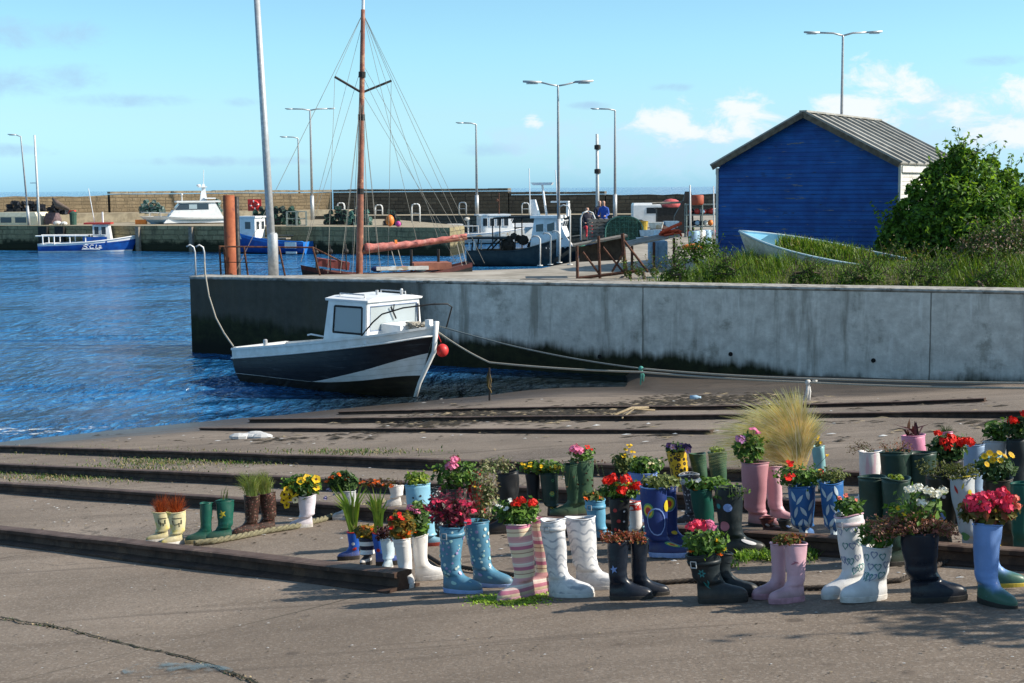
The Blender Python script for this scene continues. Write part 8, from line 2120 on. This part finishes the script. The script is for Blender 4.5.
# ---- right-hand back rows
b = B(870, 508, 453, 22, 185, [K_WRIB], S_WHITE, 'tall ribbed white and pink boot in the back row', flare=1.03, fl=.26)
plant(b, 'heather', 'heather', 'brown', 846, 872, 441, 'brown-mauve sprigs leaning left over the ribbed white boot', n=110, drop=.05)
b = B(918, 492, 437, 24, 200, [K_HOTPINK], S_PINK, 'bright pink boot with strap-leaved plant at the back', fl=.2)
plant(b, 'cordyline', 'dracaena', 'purple', 889, 943, 420, 'purple-brown strap-leaved plant in the bright pink boot', n=9, ls=.012)
b = B(950, 490, 434, 14, 180, [K_HOTPINK], S_PINK, 'small pink boot behind the scarlet geraniums', fl=.17)
plant(b, 'spiky_plant', 'spiky', 'dark', 938, 962, 424, 'dark spiky plant in the small pink back boot', n=50)
b = B(897, 528, 454, 28, 190, [K_DARKG, K_WHITE2], S_DARK, 'large dark green boot with white edge behind the leaning pair', flare=1.15, fl=.27)
plant(b, 'heather', 'heather', 'heather', 882, 915, 440, 'purple-pink heather sprigs over the large dark green boot', n=120)
b = B(922, 526, 455, 26, 0, [K_DARKG], S_DARK, 'large dark green boot beside the scarlet geraniums', flare=1.1, fl=.27)
b = B(952, 520, 462, 26, 0, [K_BLACK], S_DARK, 'black boot under the scarlet geraniums', fl=.25)
plant(b, 'geranium', 'bush', 'dark', 932, 968, 438, 'scarlet geraniums above dark leaves in the black back boot', [('geranium', 'red', 7.5, [(943, 441), (951, 440), (958, 443), (947, 446), (965, 441)]), ('geranium', 'red', 5, [(937, 433)])], n=220, ls=.022, drop=.08)
b = B(974, 505, 447, 22, 0, [K_GREYBL], S_DARK, 'grey-blue boot between the scarlet geraniums and silver boot', fl=.2)
plant(b, 'seedling', 'heather', 'brown', 965, 985, 438, 'dry brown stalks in the grey-blue boot', n=30)
b = B(995, 500, 442, 24, 0, [K_SILVER], S_DARK, 'silver-grey boot with rounded green plant at the back', fl=.2)
plant(b, 'leafy_plant', 'bush', 'green', 983, 1007, 423, 'rounded bright green plant in the silver-grey boot', n=120, ls=.022)
b = B(1018, 502, 441, 22, 0, [K_TEALB], S_DARK, 'dark slate boot at the right edge under red geraniums', fl=.22)
plant(b, 'geranium', 'bush', 'dark', 1003, 1036, 420, 'red geraniums at the right edge of the back row', [('geranium', 'red', 6, [(1010, 421), (1023, 415), (1031, 419)])], n=150, ls=.022)
# leaning dark green pair
b = B(877, 560, 480, 24, 150, [K_DARKG], S_DARK, 'wide dark green boot, left of the leaning pair', flare=1.15, fl=.26)
b = B(894, 562, 481, 26, 30, [K_DARKG], S_DARK, 'wide dark green boot, right of the leaning pair, with sedum', flare=1.15, fl=.26)
plant(b, 'sedum', 'bush', 'lime', 888, 901, 486, 'lime yellow sedum on the front of the leaning green pair', n=50, ls=.012, drop=.06)
# dotted dark boot, green-white boot with yellow soles
b = B(944, 546, 477, 30, 175, [K_OLIVE, D_BLUE, D_WHITE, D_TEAL], S_YEL, 'dark boot with blue and pale dots and yellow sole', [('disc', 1, 0, .45, .022, .022, 0, 0), ('disc', 2, 10, .72, .010, .010, 0, 0), ('disc', 2, 20, .22, .010, .010, 0, 0), ('disc', 3, -30, .66, .012, .012, 0, 0)], fl=.26)
plant(b, 'sedum', 'sedum', 'sgreen', 925, 962, 463, 'spreading dull green sedum in the dark dotted boot', n=150, ls=.012)
b = B(971, 549, 478, 24, 0, [K_SILVER, D_RED, D_YEL, D_GREEN], S_YEL, 'grey boot with red and yellow paint and yellow sole', [('leaf', 1, -30, .84, .018, .026, .3, 0), ('leaf', 2, 5, .88, .010, .02, -.3, 0), ('disc', 2, 35, .78, .012, .02, 0, 0), ('disc', 3, -30, .2, .02, .025, 0, 0)], fl=.24, trim=D_YEL)
plant(b, 'sedum', 'sedum', 'sgreen', 957, 985, 465, 'spreading dull green sedum in the grey painted boot', n=120, ls=.012)
b = B(996, 520, 458, 20, 0, [K_TEALP], S_DARK, 'slate teal boot behind the yellow daisies', fl=.22)
b = B(1006, 545, 481, 28, 0, [K_OLIVE], S_DARK, 'olive-black boot at right below the yellow daisies', fl=.27)
plant(b, 'daisy_plant', 'bush', 'dark', 984, 1022, 460, 'yellow daisies over dark leaves at the right', [('daisy', 'yellow', 3.6, [(989, 456), (994, 453), (999, 455), (1004, 453), (1009, 456), (1014, 454), (997, 460), (990, 463), (1003, 459)])], n=200, ls=.018, drop=.03)
b = B(1022, 552, 486, 22, 0, [K_DGREEN], S_YEL, 'bottle green boot cut by the right edge of the photo', fl=.25)
# ---- front right
b = B(923, 597, 536, 38, -4, [K_BLACK2], S_DARK, 'large glossy black boot under the brown heather, toe right', fl=.30)
plant(b, 'geranium', 'bush', 'green', 893, 948, 497, 'white geranium behind the heather in the glossy black boot', [('geranium', 'white', 6.5, [(909, 490), (917, 488), (925, 490), (933, 493), (941, 491), (921, 503)]), ('tiny', 'yellow', 3, [(898, 508), (903, 513)])], n=45, ls=.022)
plant(b, 'heather', 'heather', 'heather', 872, 955, 514, 'wide brown-pink heather spilling over the glossy black boot', n=1100, ls=.0085, drop=.04)
b = B(988, 582, 527, 26, -10, [K_PERI], S_YEL, 'periwinkle boot, rear one at right, toe right with yellow sole', fl=.26)
b = B(986, 598, 526, 29, -62, [K_PERI], S_DARK, 'periwinkle and green boot in front at right, toe to viewer', fl=.26)
plant(b, 'geranium', 'bush', 'redgreen', 958, 1014, 503, 'big coral pink geranium in the front periwinkle boot', [('geranium', 'rose', 8.5, [(966, 500), (975, 497), (985, 495), (996, 493), (992, 502), (1003, 500), (980, 506), (969, 508), (1001, 508)]), ('geranium', 'salmon', 6, [(1009, 499), (1011, 506)])], n=200, ls=.022, drop=.06)
b = B(1003, 575, 527, 20, -8, [K_DGREEN], S_YEL, 'dark bottle green boot right of the periwinkle boots', fl=.2) if False else b
# shrub just outside the frame whose shade falls across the near right corner
bs = Vector((5.1, 5.9, G(5.1, 5.9)))
bush('bush', bs, [(0, 0, .9, .5), (.35, .2, 1.3, .55), (-.2, -.3, 1.5, .5), (.2, -.2, 1.9, .45), (.1, .4, .6, .5), (-.1, -.6, .8, .45), (.5, -.5, 1.2, .5)], 2600, .06, [B1, B2, B3], (3, 4, 3), 'small leafy shrub just beyond the right edge of the photo', 'bush', 4, sprigs=12, seed=71)
